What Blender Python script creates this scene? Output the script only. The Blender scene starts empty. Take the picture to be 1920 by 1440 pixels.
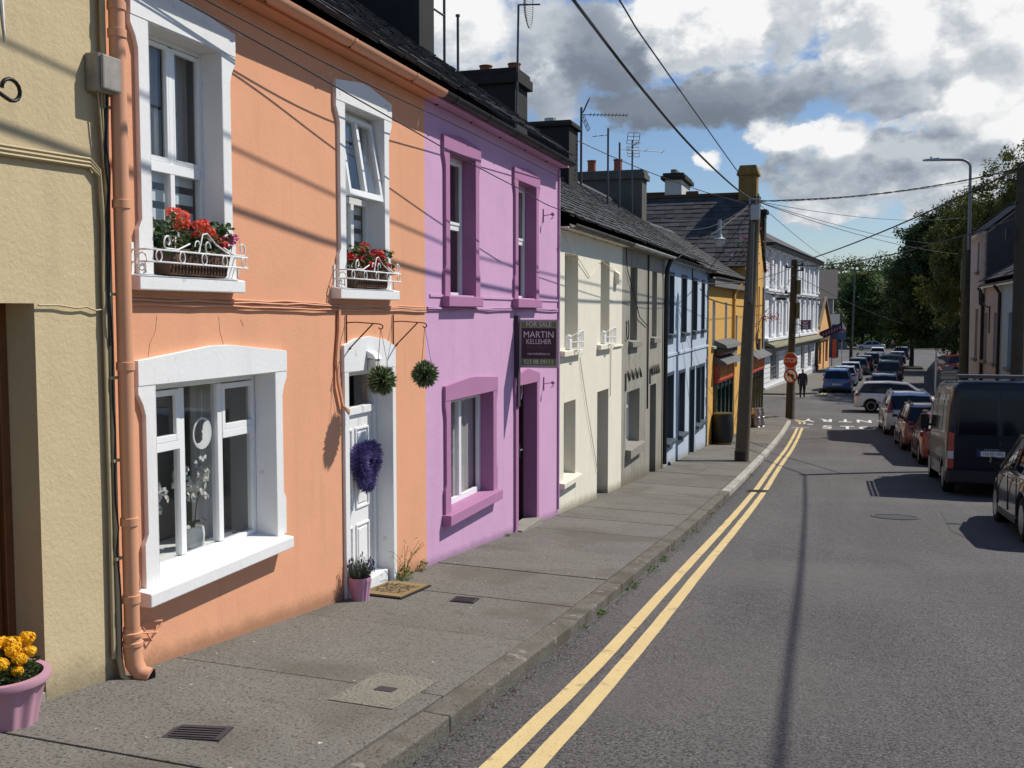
import bpy, math, random
from mathutils import Vector, Matrix, noise
SC = bpy.context.scene
COL = SC.collection
R = random.Random(11)
PI = math.pi
rad = math.radians

# ------------------------------------------------------------------ camera
cam = bpy.data.cameras.new('camera')
cam.lens, cam.sensor_width, cam.clip_start, cam.clip_end = 36.56, 36.0, 0.05, 4000
camo = bpy.data.objects.new('camera', cam); COL.objects.link(camo)
camo.location = (0, 0, 0); camo.rotation_euler = (rad(90 - 3.931), 0, rad(17.466))
SC.camera = camo
# ------------------------------------------------------------------ light
SUN = Vector((1.0, 0.8, 1.5)).normalized()
SUN_STRENGTH, SKY_STRENGTH, EXPOSURE = 5.0, 0.086, 0.0
sl = bpy.data.lights.new('sun', 'SUN'); sl.energy = SUN_STRENGTH; sl.angle = rad(0.53); sl.color = (1.0, 0.95, 0.87)
so = bpy.data.objects.new('sun', sl); COL.objects.link(so); so.rotation_euler = SUN.to_track_quat('Z', 'Y').to_euler()
SC.view_settings.view_transform = 'Standard'; SC.view_settings.look = 'None'
SC.view_settings.exposure = EXPOSURE; SC.view_settings.gamma = 1.0
SC.cycles.use_denoising = True
SC.cycles.max_bounces = 8
SC.cycles.transparent_max_bounces = 16

# ------------------------------------------------------------------ node helpers
def nd(nt, typ, ins=None, **props):
    n = nt.nodes.new('ShaderNode' + typ)
    for k, v in props.items(): setattr(n, k, v)
    for k, v in (ins or {}).items():
        s = n.inputs[k]
        if isinstance(v, bpy.types.NodeSocket): nt.links.new(v, s)
        else: s.default_value = v
    return n
def mth(nt, op, a, b=None, c=None, clamp=False):
    ins = {0: a}
    if b is not None: ins[1] = b
    if c is not None: ins[2] = c
    return nd(nt, 'Math', ins, operation=op, use_clamp=clamp).outputs[0]
def mixc(nt, f, a, b, mode='MIX'):
    n = nd(nt, 'Mix', data_type='RGBA', blend_type=mode)
    for i, v in ((0, f), (6, a), (7, b)):
        if isinstance(v, bpy.types.NodeSocket): nt.links.new(v, n.inputs[i])
        else: n.inputs[i].default_value = v if i == 0 else (tuple(v) + (1,))[:4]
    return n.outputs[2]
def sstep(nt, v, lo, hi, a=0.0, b=1.0):
    return nd(nt, 'MapRange', {0: v, 1: lo, 2: hi, 3: a, 4: b}, interpolation_type='SMOOTHSTEP').outputs[0]

# ------------------------------------------------------------------ world: Nishita sky with cumulus
W = bpy.data.worlds.new('World'); SC.world = W; W.use_nodes = True
wt = W.node_tree; wt.nodes.clear()
sky = nd(wt, 'TexSky', sky_type='NISHITA', sun_disc=False, sun_elevation=math.asin(SUN.z),
         sun_rotation=math.atan2(SUN.x, SUN.y), altitude=50, air_density=1.15, dust_density=0.15, ozone_density=3.0)
# cloud density as a function of the direction of view: soft cumulus masses at fixed bearings, broken up by noise
CL = bpy.data.node_groups.new('cloud_density', 'ShaderNodeTree')
CL.interface.new_socket('Direction', in_out='INPUT', socket_type='NodeSocketVector')
CL.interface.new_socket('Density', in_out='OUTPUT', socket_type='NodeSocketFloat')
CL.interface.new_socket('Brightness', in_out='OUTPUT', socket_type='NodeSocketFloat')
gi, go = CL.nodes.new('NodeGroupInput'), CL.nodes.new('NodeGroupOutput')
sx = nd(CL, 'SeparateXYZ', {0: gi.outputs[0]})
az = mth(CL, 'MULTIPLY', mth(CL, 'ARCTAN2', sx.outputs[0], sx.outputs[1]), 57.2958)     # bearing, degrees from the street's axis
el = mth(CL, 'MULTIPLY', mth(CL, 'ARCSINE', sx.outputs[2]), 57.2958)
cv = nd(CL, 'CombineXYZ', {0: mth(CL, 'MULTIPLY', az, 0.14), 1: mth(CL, 'MULTIPLY', el, 0.2), 2: 3.7}).outputs[0]
wv = nd(CL, 'SeparateXYZ', {0: nd(CL, 'TexNoise', {'Vector': cv, 'Scale': 1.5, 'Detail': 7.0, 'Roughness': 0.58}).outputs['Color']})
az0, el0 = az, el
az = mth(CL, 'ADD', az, mth(CL, 'MULTIPLY_ADD', wv.outputs[0], 6.0, -3.0)); el = mth(CL, 'ADD', el, mth(CL, 'MULTIPLY_ADD', wv.outputs[1], 4.4, -2.2))
n1 = nd(CL, 'TexNoise', {'Vector': cv, 'Scale': 1.0, 'Detail': 9.0, 'Roughness': 0.56}).outputs[0]
n2 = nd(CL, 'TexNoise', {'Vector': cv, 'Scale': 3.0, 'Detail': 10.0, 'Roughness': 0.62}).outputs[0]
# bearing, elevation, half width, half height, weight
# (bearing, elevation, half width, half height, weight, brightness)
CLOUDS = [(-19.3, 14.9, 2.9, 2.4, 1.0, .97), (-15.8, 13.0, 2.8, 4.2, .8, .56), (-15.3, 12.7, .8, .7, .95, 1.0), (-12.9, 13.9, 2.6, 2.6, 1.0, .27), (-7.8, 11.0, 8.0, 1.4, 1.15, .2), (-6.6, 15.2, 4.0, 3.1, 1.3, 1.0),
          (-9.7, 14.4, 1.6, 1.5, .9, .86), (-2.6, 14.8, 1.5, 3.4, 1.0, .34), (-1.6, 11.4, 3.4, 1.1, 1.0, .3), (6.2, 5.6, 4.0, 1.5, .9, .74), (-.6, 5.6, 3.0, .9, .8, .84), (0, 15, 12, 4.8, .6, 1.0), (1.8, 14.8, 3.2, 4.2, 1.3, 1.0), (.5, 12.9, 2.2, 1.7, 1.0, .95), (6.6, 14.0, 3.8, 3.2, 1.0, .84), (5.6, 17.0, 3.5, 1.4, .9, .5), (2.4, 10.9, 3.4, .9, .9, .42),
          (-1.4, 9.0, 2.9, 1.4, 1.0, .95), (-.2, 7.3, 3.6, 1.1, .9, .5), (5.3, 10.3, 2.6, 1.9, 1.05, 1.0), (3.4, 7.7, 4.2, 1.4, .9, .56), (-4.1, 9.5, 1.2, .8, .85, .93), (-7.1, 8.3, .8, .7, .6, .9), (2.4, 6.3, 3.4, .6, .6, .82), (8.6, 7.8, 3.0, 2.2, 1.0, .88),
          (-19, 22, 9, 4, .9, .7), (4, 21.5, 9, 3.4, .9, .62), (14.5, 12, 4.5, 5, .9, .8), (24, 10, 6, 4, .9, .7), (-30, 13, 5, 4, .8, .8)]
acc = bs = ws = None
for a, e, ra, re, wgt, br in CLOUDS:
    dx = mth(CL, 'MULTIPLY', mth(CL, 'SUBTRACT', az, a), 1 / ra)
    dy = mth(CL, 'MULTIPLY', mth(CL, 'SUBTRACT', el, e), 1 / re)
    d2 = mth(CL, 'ADD', mth(CL, 'MULTIPLY', dx, dx), mth(CL, 'MULTIPLY', dy, dy))
    k_ = mth(CL, 'SUBTRACT', 1.15, d2)
    b = mth(CL, 'MULTIPLY', mth(CL, 'MAXIMUM', k_, -1.0), wgt)
    acc = b if acc is None else mth(CL, 'SMOOTH_MAX', acc, b, 0.3)
    w_ = mth(CL, 'POWER', mth(CL, 'MAXIMUM', mth(CL, 'ADD', k_, .55), 0.0), 3.6)
    ws = w_ if ws is None else mth(CL, 'ADD', ws, w_)
    wb = mth(CL, 'MULTIPLY', w_, br); bs = wb if bs is None else mth(CL, 'ADD', bs, wb)
bright = mth(CL, 'DIVIDE', bs, mth(CL, 'ADD', ws, 1e-4))
# elsewhere in the sky: a scattered field
fld = mth(CL, 'MULTIPLY_ADD', nd(CL, 'TexNoise', {'Vector': cv, 'Scale': 0.35, 'Detail': 3.0}).outputs[0], 3.0, -1.95)
away = sstep(CL, mth(CL, 'ABSOLUTE', mth(CL, 'ADD', az, 6.0)), 26, 40)
acc = mth(CL, 'ADD', mth(CL, 'MULTIPLY', acc, mth(CL, 'SUBTRACT', 1.0, away)), mth(CL, 'MULTIPLY', fld, away))
dens = mth(CL, 'ADD', acc, mth(CL, 'ADD', mth(CL, 'MULTIPLY_ADD', n1, 2.2, -1.1), mth(CL, 'MULTIPLY_ADD', n2, 1.9, -0.95)))
CL.links.new(dens, go.inputs[0])
away2 = mth(CL, 'SUBTRACT', 1.0, away)
CL.links.new(mth(CL, 'ADD', mth(CL, 'MULTIPLY', bright, away2), mth(CL, 'MULTIPLY', away, .5)), go.inputs[1])
tc = nd(wt, 'TexCoord')
def cloud(vec):
    g = wt.nodes.new('ShaderNodeGroup'); g.node_tree = CL; wt.links.new(vec, g.inputs[0]); return g.outputs
c0 = cloud(tc.outputs['Generated']); d0 = c0[0]
toward = nd(wt, 'VectorMath', {0: nd(wt, 'VectorMath', {0: tc.outputs['Generated'], 1: (0.012, 0.0, 0.020)}, operation='ADD').outputs[0]}, operation='NORMALIZE').outputs[0]
d1 = cloud(toward)[0]
mask = sstep(wt, d0, -0.12, 0.55)
# relief: facets of the cloud that thin out towards the sun catch it, the rest fall grey
relief = mth(wt, 'MULTIPLY', mth(wt, 'SUBTRACT', d0, d1), 0.50)
relief = mth(wt, 'MULTIPLY', mth(wt, 'MAXIMUM', mth(wt, 'MINIMUM', relief, .20), -.24), mth(wt, 'MULTIPLY_ADD', c0[1], .75, .25))
thin = mth(wt, 'MULTIPLY', sstep(wt, d0, .9, .1), .10)
lit = mth(wt, 'ADD', mth(wt, 'MULTIPLY_ADD', c0[1], .88, .04), mth(wt, 'ADD', relief, thin))
ccol = nd(wt, 'ValToRGB', {0: lit})
cr = ccol.color_ramp
cr.elements[0].position = 0.0; cr.elements[0].color = (0.145, 0.17, 0.21, 1)
cr.elements[1].position = 1.0; cr.elements[1].color = (0.93, 0.93, 0.93, 1)
e_ = cr.elements.new(0.3); e_.color = (0.21, 0.25, 0.31, 1)
e_ = cr.elements.new(0.55); e_.color = (0.42, 0.47, 0.53, 1)
e_ = cr.elements.new(0.8); e_.color = (0.68, 0.71, 0.74, 1)
skyc = nd(wt, 'VectorMath', {0: nd(wt, 'VectorMath', {0: sky.outputs[0], 1: (.88, .95, 1.12)}, operation='MULTIPLY').outputs[0], 'Scale': SKY_STRENGTH}, operation='SCALE').outputs[0]
mixed = mixc(wt, mask, skyc, ccol.outputs[0])
bg = nd(wt, 'Background', {0: mixed, 1: 1.0})
nd(wt, 'OutputWorld', {0: bg.outputs[0]})

# ------------------------------------------------------------------ mesh builder
ORG = {}
class MB:
    def __init__(s): s.v, s.f, s.M = [], [], None
    def add(s, vs, fs):
        b = len(s.v)
        s.v += [tuple(s.M @ Vector(p)) for p in vs] if s.M else [tuple(p) for p in vs]
        s.f += [tuple(i + b for i in f) for f in fs]
        return s
    def quad(s, a, b, c, d): return s.add([a, b, c, d], [(0, 1, 2, 3)])
    def hexa(s, p):   # 8 corners: bottom 4 then top 4
        return s.add(p, [(3, 2, 1, 0), (4, 5, 6, 7), (0, 1, 5, 4), (1, 2, 6, 5), (2, 3, 7, 6), (3, 0, 4, 7)])
    def box(s, x0, x1, y0, y1, z0, z1):
        return s.hexa([(x0, y0, z0), (x1, y0, z0), (x1, y1, z0), (x0, y1, z0), (x0, y0, z1), (x1, y0, z1), (x1, y1, z1), (x0, y1, z1)])
    def prism(s, poly, a, b, ax='x'):
        mk = {'x': lambda t, p: (t, p[0], p[1]), 'y': lambda t, p: (p[0], t, p[1]), 'z': lambda t, p: (p[0], p[1], t)}[ax]
        n = len(poly)
        return s.add([mk(a, p) for p in poly] + [mk(b, p) for p in poly],
                     [tuple(range(n - 1, -1, -1)), tuple(range(n, 2 * n))] + [(i, (i + 1) % n, n + (i + 1) % n, n + i) for i in range(n)])
    def tube(s, pts, r, n=6, caps=True):
        pts = [Vector(p) for p in pts]; rr = r if isinstance(r, (list, tuple)) else [r] * len(pts)
        vs, fs, up = [], [], None
        for i, p in enumerate(pts):
            t = (pts[min(i + 1, len(pts) - 1)] - pts[max(i - 1, 0)]).normalized()
            if up is None: up = Vector((0, 0, 1)) if abs(t.z) < .9 else Vector((1, 0, 0))
            a = t.cross(up)
            a = a.normalized() if a.length > 1e-6 else t.orthogonal().normalized()
            b = a.cross(t); up = b
            vs += [p + (a * math.cos(2 * PI * k / n) + b * math.sin(2 * PI * k / n)) * rr[i] for k in range(n)]
        for i in range(len(pts) - 1):
            fs += [(i * n + k, i * n + (k + 1) % n, (i + 1) * n + (k + 1) % n, (i + 1) * n + k) for k in range(n)]
        if caps: fs += [tuple(range(n - 1, -1, -1)), tuple(range((len(pts) - 1) * n, len(pts) * n))]
        return s.add(vs, fs)
    def lathe(s, prof, c=(0, 0, 0), n=16, ax='z', wob=None):
        vs, fs = [], []
        for r, z in prof:
            for k in range(n):
                a = 2 * PI * k / n; q = r * (wob(a, z) if wob else 1)
                x, y = q * math.cos(a), q * math.sin(a)
                vs.append({'z': (c[0] + x, c[1] + y, c[2] + z), 'x': (c[0] + z, c[1] + x, c[2] + y), 'y': (c[0] + x, c[1] + z, c[2] + y)}[ax])
        m = len(prof)
        for i in range(m - 1): fs += [(i * n + k, i * n + (k + 1) % n, (i + 1) * n + (k + 1) % n, (i + 1) * n + k) for k in range(n)]
        if prof[0][0] > 1e-4: fs.append(tuple(range(n - 1, -1, -1)))
        if prof[-1][0] > 1e-4: fs.append(tuple(range((m - 1) * n, m * n)))
        return s.add(vs, fs)
    def ball(s, c, r, n=8, m=5):
        r = r if isinstance(r, tuple) else (r, r, r); vs, fs = [], []
        for i in range(m + 1):
            t = PI * i / m
            for k in range(n): vs.append((c[0] + r[0] * math.sin(t) * math.cos(2 * PI * k / n), c[1] + r[1] * math.sin(t) * math.sin(2 * PI * k / n), c[2] + r[2] * math.cos(t)))
        for i in range(m): fs += [(i * n + k, (i + 1) * n + k, (i + 1) * n + (k + 1) % n, i * n + (k + 1) % n) for k in range(n)]
        return s.add(vs, fs)
    def leaf(s, c, size, nrm, asp=0.6, rnd=R):
        nrm = Vector(nrm).normalized(); t = nrm.orthogonal().normalized()
        t = (Matrix.Rotation(rnd.uniform(0, 6.28), 3, nrm) @ t); b = nrm.cross(t); c = Vector(c)
        l, w = size, size * asp
        return s.add([c - t * l * .5, c + b * w * .5 + nrm * l * .08, c + t * l * .5, c - b * w * .5 + nrm * l * .08], [(0, 1, 2, 3)])
    def text(s, body, size, M, depth=0.0, sq=1.0, align='CENTER'):
        vs, fs = text_geo(body, size, depth, align)
        T = M @ Matrix.Diagonal((sq, 1, 1, 1))
        return s.add([tuple(T @ v) for v in vs], fs)
    def build(s, name, mat, parent=None, smooth=None, bevel=0, top=None):
        o0 = Vector((0, 0, 0))
        root = parent
        while root and root.parent: root = root.parent
        if root: o0 = ORG.get(root.name, o0)
        elif top: o0 = Vector(top)
        me = bpy.data.meshes.new(name); me.from_pydata([tuple(Vector(p) - o0) for p in s.v], [], s.f); me.update()
        o = bpy.data.objects.new(name, me); COL.objects.link(o)
        if mat: me.materials.append(mat)
        if parent: o.parent = parent
        elif top: o.location = o0
        if smooth is not None:
            for p in me.polygons: p.use_smooth = True
            me.set_sharp_from_angle(angle=rad(smooth))
        if bevel:
            m = o.modifiers.new('bevel', 'BEVEL'); m.width = bevel; m.segments = 2; m.limit_method = 'ANGLE'; m.angle_limit = rad(40)
        return o
_TX = {}
def text_geo(body, size, depth, align):
    k = (body, size, depth, align)
    if k not in _TX:
        cu = bpy.data.curves.new('t', 'FONT'); cu.offset = .02 if size == 1.0 else 0; cu.body = body; cu.size = size; cu.extrude = depth; cu.align_x = align; cu.align_y = 'CENTER'; cu.resolution_u = 3
        ob = bpy.data.objects.new('t', cu); COL.objects.link(ob)
        me = bpy.data.meshes.new_from_object(ob.evaluated_get(bpy.context.evaluated_depsgraph_get()))
        _TX[k] = ([v.co.copy() for v in me.vertices], [tuple(p.vertices) for p in me.polygons])
        bpy.data.objects.remove(ob); bpy.data.curves.remove(cu); bpy.data.meshes.remove(me)
    return _TX[k]
def tag(o, label=None, cat=None, group=None, kind=None):
    if label: o['label'] = label
    if cat: o['category'] = cat
    if group: o['group'] = group
    if kind: o['kind'] = kind
    return o
def thing(name, label, cat, loc, org=None, rot=(0, 0, 0), group=None):
    o = bpy.data.objects.new(name, None); o.empty_display_size = .2; COL.objects.link(o)
    o.location = loc; o.rotation_euler = rot; ORG[o.name] = Vector(loc if org is None else org)
    return tag(o, label, cat, group)
def copy_tree(o, parent=None):
    c = o.copy(); COL.objects.link(c)
    if parent: c.parent = parent
    else: ORG[c.name] = ORG.get(o.name, Vector())
    for ch in [x for x in bpy.data.objects if x.parent == o]: copy_tree(ch, c)
    return c
def face_m(x, y, z, right, up):
    """matrix that lays text (its x along right, y along up) at a point"""
    r, u = Vector(right).normalized(), Vector(up).normalized(); n = r.cross(u)
    m = Matrix((r, u, n)).transposed().to_4x4(); m.translation = (x, y, z); return m

# ------------------------------------------------------------------ materials
MATS = {}
def pbr(name, col, rough=.6, spec=.4, metal=0, var=0.12, vs=3.0, bump=0.0, bs=60.0, bd=0.004, coat=0, track=0, island=0, stain=None, streak=0.0, emit=None, speck=None):
    if name in MATS: return MATS[name]
    m = bpy.data.materials.new(name); m.use_nodes = True; nt = m.node_tree
    p = nt.nodes['Principled BSDF']; tcn = nd(nt, 'TexCoord'); oc = tcn.outputs['Object']
    c = mixc(nt, 0.0, col, col)
    if var:
        n = nd(nt, 'TexNoise', {'Vector': oc, 'Scale': vs, 'Detail': 6.0, 'Roughness': .6}).outputs[0]
        f = mth(nt, 'MULTIPLY_ADD', n, 2 * var, 1 - var)
        c = nd(nt, 'VectorMath', {0: c, 'Scale': f}, operation='SCALE').outputs[0]
    if track:      # bands polished and darkened by wheels, running with the street
        n = nd(nt, 'TexNoise', {'Vector': nd(nt, 'Mapping', {0: oc, 3: (1.0, .035, 1)}).outputs[0], 'Scale': 1.0, 'Detail': 5.0, 'Roughness': .6}).outputs[0]
        c = nd(nt, 'VectorMath', {0: c, 'Scale': sstep(nt, n, .32, .68, 1 - track, 1 + track)}, operation='SCALE').outputs[0]
    if streak:
        mp = nd(nt, 'Mapping', {0: oc, 3: (2.2, 2.2, .22)}).outputs[0]
        n = nd(nt, 'TexNoise', {'Vector': mp, 'Scale': 2.0, 'Detail': 5.0, 'Roughness': .65}).outputs[0]
        c = mixc(nt, mth(nt, 'MULTIPLY', sstep(nt, n, .52, .72), streak), c, tuple(x * .55 for x in col))
    if island:
        ri = nd(nt, 'NewGeometry').outputs['Random Per Island']
        f = mth(nt, 'MULTIPLY_ADD', ri, 2 * island, 1 - island)
        c = nd(nt, 'VectorMath', {0: c, 'Scale': f}, operation='SCALE').outputs[0]
    if speck:
        for sc_, lo, hi, cc, am in speck:
            n = nd(nt, 'TexNoise', {'Vector': oc, 'Scale': sc_, 'Detail': 2.0, 'Roughness': .5}).outputs[0]
            c = mixc(nt, mth(nt, 'MULTIPLY', sstep(nt, n, lo, hi), am), c, cc)
    if stain:      # splash-back dirt with a ragged edge along the foot of a wall; stain = (dz/dy, z at y=0, height, colour)
        k, c0, hh, sc_ = stain
        sp = nd(nt, 'SeparateXYZ', {0: oc})
        h = mth(nt, 'SUBTRACT', mth(nt, 'SUBTRACT', sp.outputs[2], mth(nt, 'MULTIPLY', sp.outputs[1], k)), c0)
        n = nd(nt, 'TexNoise', {'Vector': oc, 'Scale': 5.0, 'Detail': 8.0, 'Roughness': .7}).outputs[0]
        n_ = nd(nt, 'TexNoise', {'Vector': oc, 'Scale': 34.0, 'Detail': 4.0, 'Roughness': .7}).outputs[0]
        h2 = mth(nt, 'ADD', mth(nt, 'ADD', h, mth(nt, 'MULTIPLY_ADD', n, -1.3 * hh, .35 * hh)), mth(nt, 'MULTIPLY_ADD', n_, -.7 * hh, .35 * hh))
        c = mixc(nt, sstep(nt, h2, hh * -.3, hh * .9, .8, 0), c, sc_)
    nt.links.new(c, p.inputs['Base Color'])
    p.inputs['Roughness'].default_value = rough; p.inputs['Specular IOR Level'].default_value = spec; p.inputs['Metallic'].default_value = metal
    if coat: p.inputs['Coat Weight'].default_value = coat; p.inputs['Coat Roughness'].default_value = .04
    if emit: p.inputs['Emission Color'].default_value = emit + (1,); p.inputs['Emission Strength'].default_value = 1
    if bump:
        n = nd(nt, 'TexNoise', {'Vector': oc, 'Scale': bs, 'Detail': 5.0, 'Roughness': .65}).outputs[0]
        nb = nd(nt, 'TexNoise', {'Vector': oc, 'Scale': bs / 9, 'Detail': 3.0}).outputs[0]
        h = mth(nt, 'ADD', n, mth(nt, 'MULTIPLY', nb, 1.6))
        b = nd(nt, 'Bump', {'Strength': bump, 'Distance': bd, 'Height': h})
        nt.links.new(b.outputs[0], p.inputs['Normal'])
    MATS[name] = m; return m
def glass(name, tint=(.92, .94, .93), refl=1.0):
    if name in MATS: return MATS[name]
    m = bpy.data.materials.new(name); m.use_nodes = True; nt = m.node_tree; nt.nodes.clear()
    fc = nd(nt, 'LayerWeight', {'Blend': .5}).outputs['Facing']       # Schlick, the same from both sides so that sun passes in
    f = mth(nt, 'MULTIPLY', mth(nt, 'MULTIPLY_ADD', mth(nt, 'POWER', fc, 4.0), .92, .06), refl, clamp=True)
    wob = nd(nt, 'Bump', {'Strength': .05, 'Distance': .02, 'Height': nd(nt, 'TexNoise', {'Vector': nd(nt, 'TexCoord').outputs['Object'], 'Scale': 2.0}).outputs[0]}).outputs[0]
    t = nd(nt, 'BsdfTransparent', {0: tint + (1,)}); g = nd(nt, 'BsdfGlossy', {0: (1, 1, 1, 1), 'Roughness': .01, 'Normal': wob})
    mx = nd(nt, 'MixShader', {0: f, 1: t.outputs[0], 2: g.outputs[0]})
    nd(nt, 'OutputMaterial', {0: mx.outputs[0]})
    MATS[name] = m; return m
def leafy(name, col, col2, trans=.35):
    if name in MATS: return MATS[name]
    m = bpy.data.materials.new(name); m.use_nodes = True; nt = m.node_tree; nt.nodes.clear()
    ri = nd(nt, 'NewGeometry').outputs['Random Per Island']
    n = nd(nt, 'TexNoise', {'Vector': nd(nt, 'TexCoord').outputs['Object'], 'Scale': .9, 'Detail': 3.0}).outputs[0]
    f = mth(nt, 'ADD', mth(nt, 'MULTIPLY', ri, .6), mth(nt, 'MULTIPLY_ADD', n, 1.2, -.4), clamp=True)
    c = mixc(nt, f, col, col2)
    d = nd(nt, 'BsdfPrincipled', {'Base Color': c, 'Roughness': .55, 'Specular IOR Level': .3})
    t = nd(nt, 'BsdfTranslucent', {0: c})
    mx = nd(nt, 'MixShader', {0: trans, 1: d.outputs[0], 2: t.outputs[0]})
    nd(nt, 'OutputMaterial', {0: mx.outputs[0]})
    MATS[name] = m; return m
def stucco(name, col, stain=None, streak=.12, bump=.35, bs=70., var=.07):
    return pbr(name, col, rough=.85, spec=.2, var=var, vs=1.6, bump=bump, bs=bs, bd=.006, stain=stain, streak=streak)

DIRT = (.10, .085, .06)
white_paint = pbr('white_paint', (.77, .77, .755), .55, .3, var=.06, bump=.4, bs=26, bd=.006, streak=.12, speck=[(9, .70, .76, (.5, .47, .42), .5)])
upvc = pbr('white_plastic_frame', (.80, .81, .80), .3, .5, var=.03)
black_iron = pbr('black_iron', (.015, .015, .016), .5, .4, var=.2)
dark_wood = pbr('dark_wood', (.05, .028, .016), .45, .4, var=.3, vs=9)
slate = pbr('slate', (.05, .05, .052), .75, .3, var=.35, vs=2.0, bump=.5, bs=30, bd=.01, island=.4, speck=[(14, .6, .7, (.13, .12, .09), .4)])
slate_far = pbr('slate_far', (.06, .058, .06), .8, .3, var=.3, vs=.7, bump=.4, bs=12, bd=.02, island=.35)
lead = pbr('dark_render', (.032, .031, .029), .85, .2, var=.4, vs=2.5, bump=.5, bs=25, bd=.01, streak=.3)
concrete = pbr('weathered_concrete', (.26, .245, .21), .85, .2, var=.25, vs=3, bump=.4, bs=35, streak=.4)
terracotta = pbr('terracotta', (.30, .10, .05), .8, .2, var=.25, vs=8)
cable_m = pbr('black_cable', (.018, .018, .02), .5, .3, var=0)
pane = glass('window_glass')
dark_in = pbr('dim_interior', (.16, .15, .14), .9, .1, var=.1)
pole_wood = pbr('pole_wood', (.135, .105, .072), .85, .2, var=.35, vs=4, bump=.5, bs=20, bd=.01, streak=.5)
galv = pbr('galvanised_steel', (.42, .43, .44), .4, .5, metal=.7, var=.15)
soil = pbr('soil', (.05, .035, .022), .95, .1, var=.4, vs=20, bump=.6, bs=60)
green_leaf = leafy('green_leaf', (.018, .045, .012), (.07, .13, .03))

# ------------------------------------------------------------------ lie of the land: the street falls away from the camera
TZ = [(-60, 2.4), (-10, -.9), (0, -1.60), (5, -2.22), (8, -2.55), (10.3, -2.74), (15.8, -3.2), (20.8, -3.57), (24, -3.80), (28, -4.04), (36, -4.52), (44, -4.9), (52, -5.1), (66, -5.25), (100, -5.6), (190, -6.65), (420, -8.6), (3000, -12)]
def lin(t, x):
    if x <= t[0][0]: return t[0][1]
    for (a, b), (c, d) in zip(t, t[1:]):
        if x <= c: return b + (d - b) * (x - a) / (c - a)
    return t[-1][1]
def zp(y): return sum(lin(TZ, y + d) for d in (-1.2, -.4, .4, 1.2)) / 4           # pavement where it meets the house fronts
def zk(x, y): return zp(y) - .024 * (x + 4.2)                                       # pavement surface
def zr(x, y): return zp(y) - .17 + (.05 * (1 - ((min(max(x, -2.1), 4.4) - 1.1) / 3.3) ** 2) if y < 60 else .05)   # road
# ------------------------------------------------------------------ ground, road, pavements
def sheet(name, xs, ys, zf, mat, label=None):
    m = MB(); nx = len(xs)
    m.add([(x, y, zf(x, y)) for y in ys for x in xs], [(j * nx + i, j * nx + i + 1, (j + 1) * nx + i + 1, (j + 1) * nx + i) for j in range(len(ys) - 1) for i in range(nx - 1)])
    o = m.build(name, mat, smooth=60); tag(o, label, None, None, 'structure'); return o
earth = pbr('earth_and_grass', (.06, .075, .03), .95, .1, var=.4, vs=.3, bump=.4, bs=8, bd=.05)
asphalt = pbr('worn_asphalt', (.104, .097, .093), .82, .35, var=.14, vs=.55, track=.16, bump=1.0, bs=55, bd=.014,
              speck=[(48, .47, .60, (.030, .028, .029), .9), (70, .60, .68, (.30, .28, .26), .7), (.9, .52, .75, (.080, .076, .074), .5), (.28, .45, .7, (.135, .126, .116), .5)])
paving = pbr('concrete_paving', (.158, .150, .132), .9, .2, var=.22, island=.07, vs=1.3, bump=.8, bs=70, bd=.008,
             speck=[(55, .52, .66, (.045, .040, .030), .75), (60, .63, .70, (.34, .32, .26), .6), (.9, .50, .68, (.095, .085, .066), .55), (6, .66, .74, (.075, .066, .05), .35), (17, .74, .77, (.55, .54, .5), .8)])
kerb_m = pbr('concrete_kerb', (.140, .130, .108), .9, .2, var=.3, vs=4, bump=.8, bs=50, bd=.010, speck=[(50, .52, .66, (.05, .045, .035), .7), (2.2, .46, .64, (.085, .075, .055), .75), (9, .62, .72, (.33, .31, .27), .5)])
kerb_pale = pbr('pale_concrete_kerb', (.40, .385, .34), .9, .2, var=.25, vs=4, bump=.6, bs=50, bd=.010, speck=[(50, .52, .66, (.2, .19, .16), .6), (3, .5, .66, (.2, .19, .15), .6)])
yel_paint = pbr('yellow_road_paint', (.60, .46, .22), .75, .3, var=.12, vs=3, bump=.6, bs=80, bd=.006, speck=[(70, .60, .70, (.25, .18, .08), .7), (5, .62, .74, (.16, .13, .09), .5)])
white_rp = pbr('white_road_paint', (.62, .61, .57), .75, .3, var=.12, vs=3, bump=.4, bs=80, bd=.004, speck=[(40, .58, .70, (.2, .19, .18), .7)])
gy = [-300, -120, -60] + [y for y in range(-24, 130, 4)] + [140, 170, 210, 260, 340, 500, 900, 2500]
sheet('ground', [-2500, -700, -200, -60, -20, -8, 0, 8, 20, 60, 200, 700, 2500], gy, lambda x, y: zp(y) - .55, earth)
sheet('road', [-30, -20, -14, -9, -6, -4, -2.6, -1.6, -.6, .4, 1.4, 2.4, 3.4, 4.4, 6, 9, 13, 18, 24, 32], [y * 1.0 for y in range(-24, 60)] + [60 + 4 * i for i in range(60)], zr, asphalt)

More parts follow.
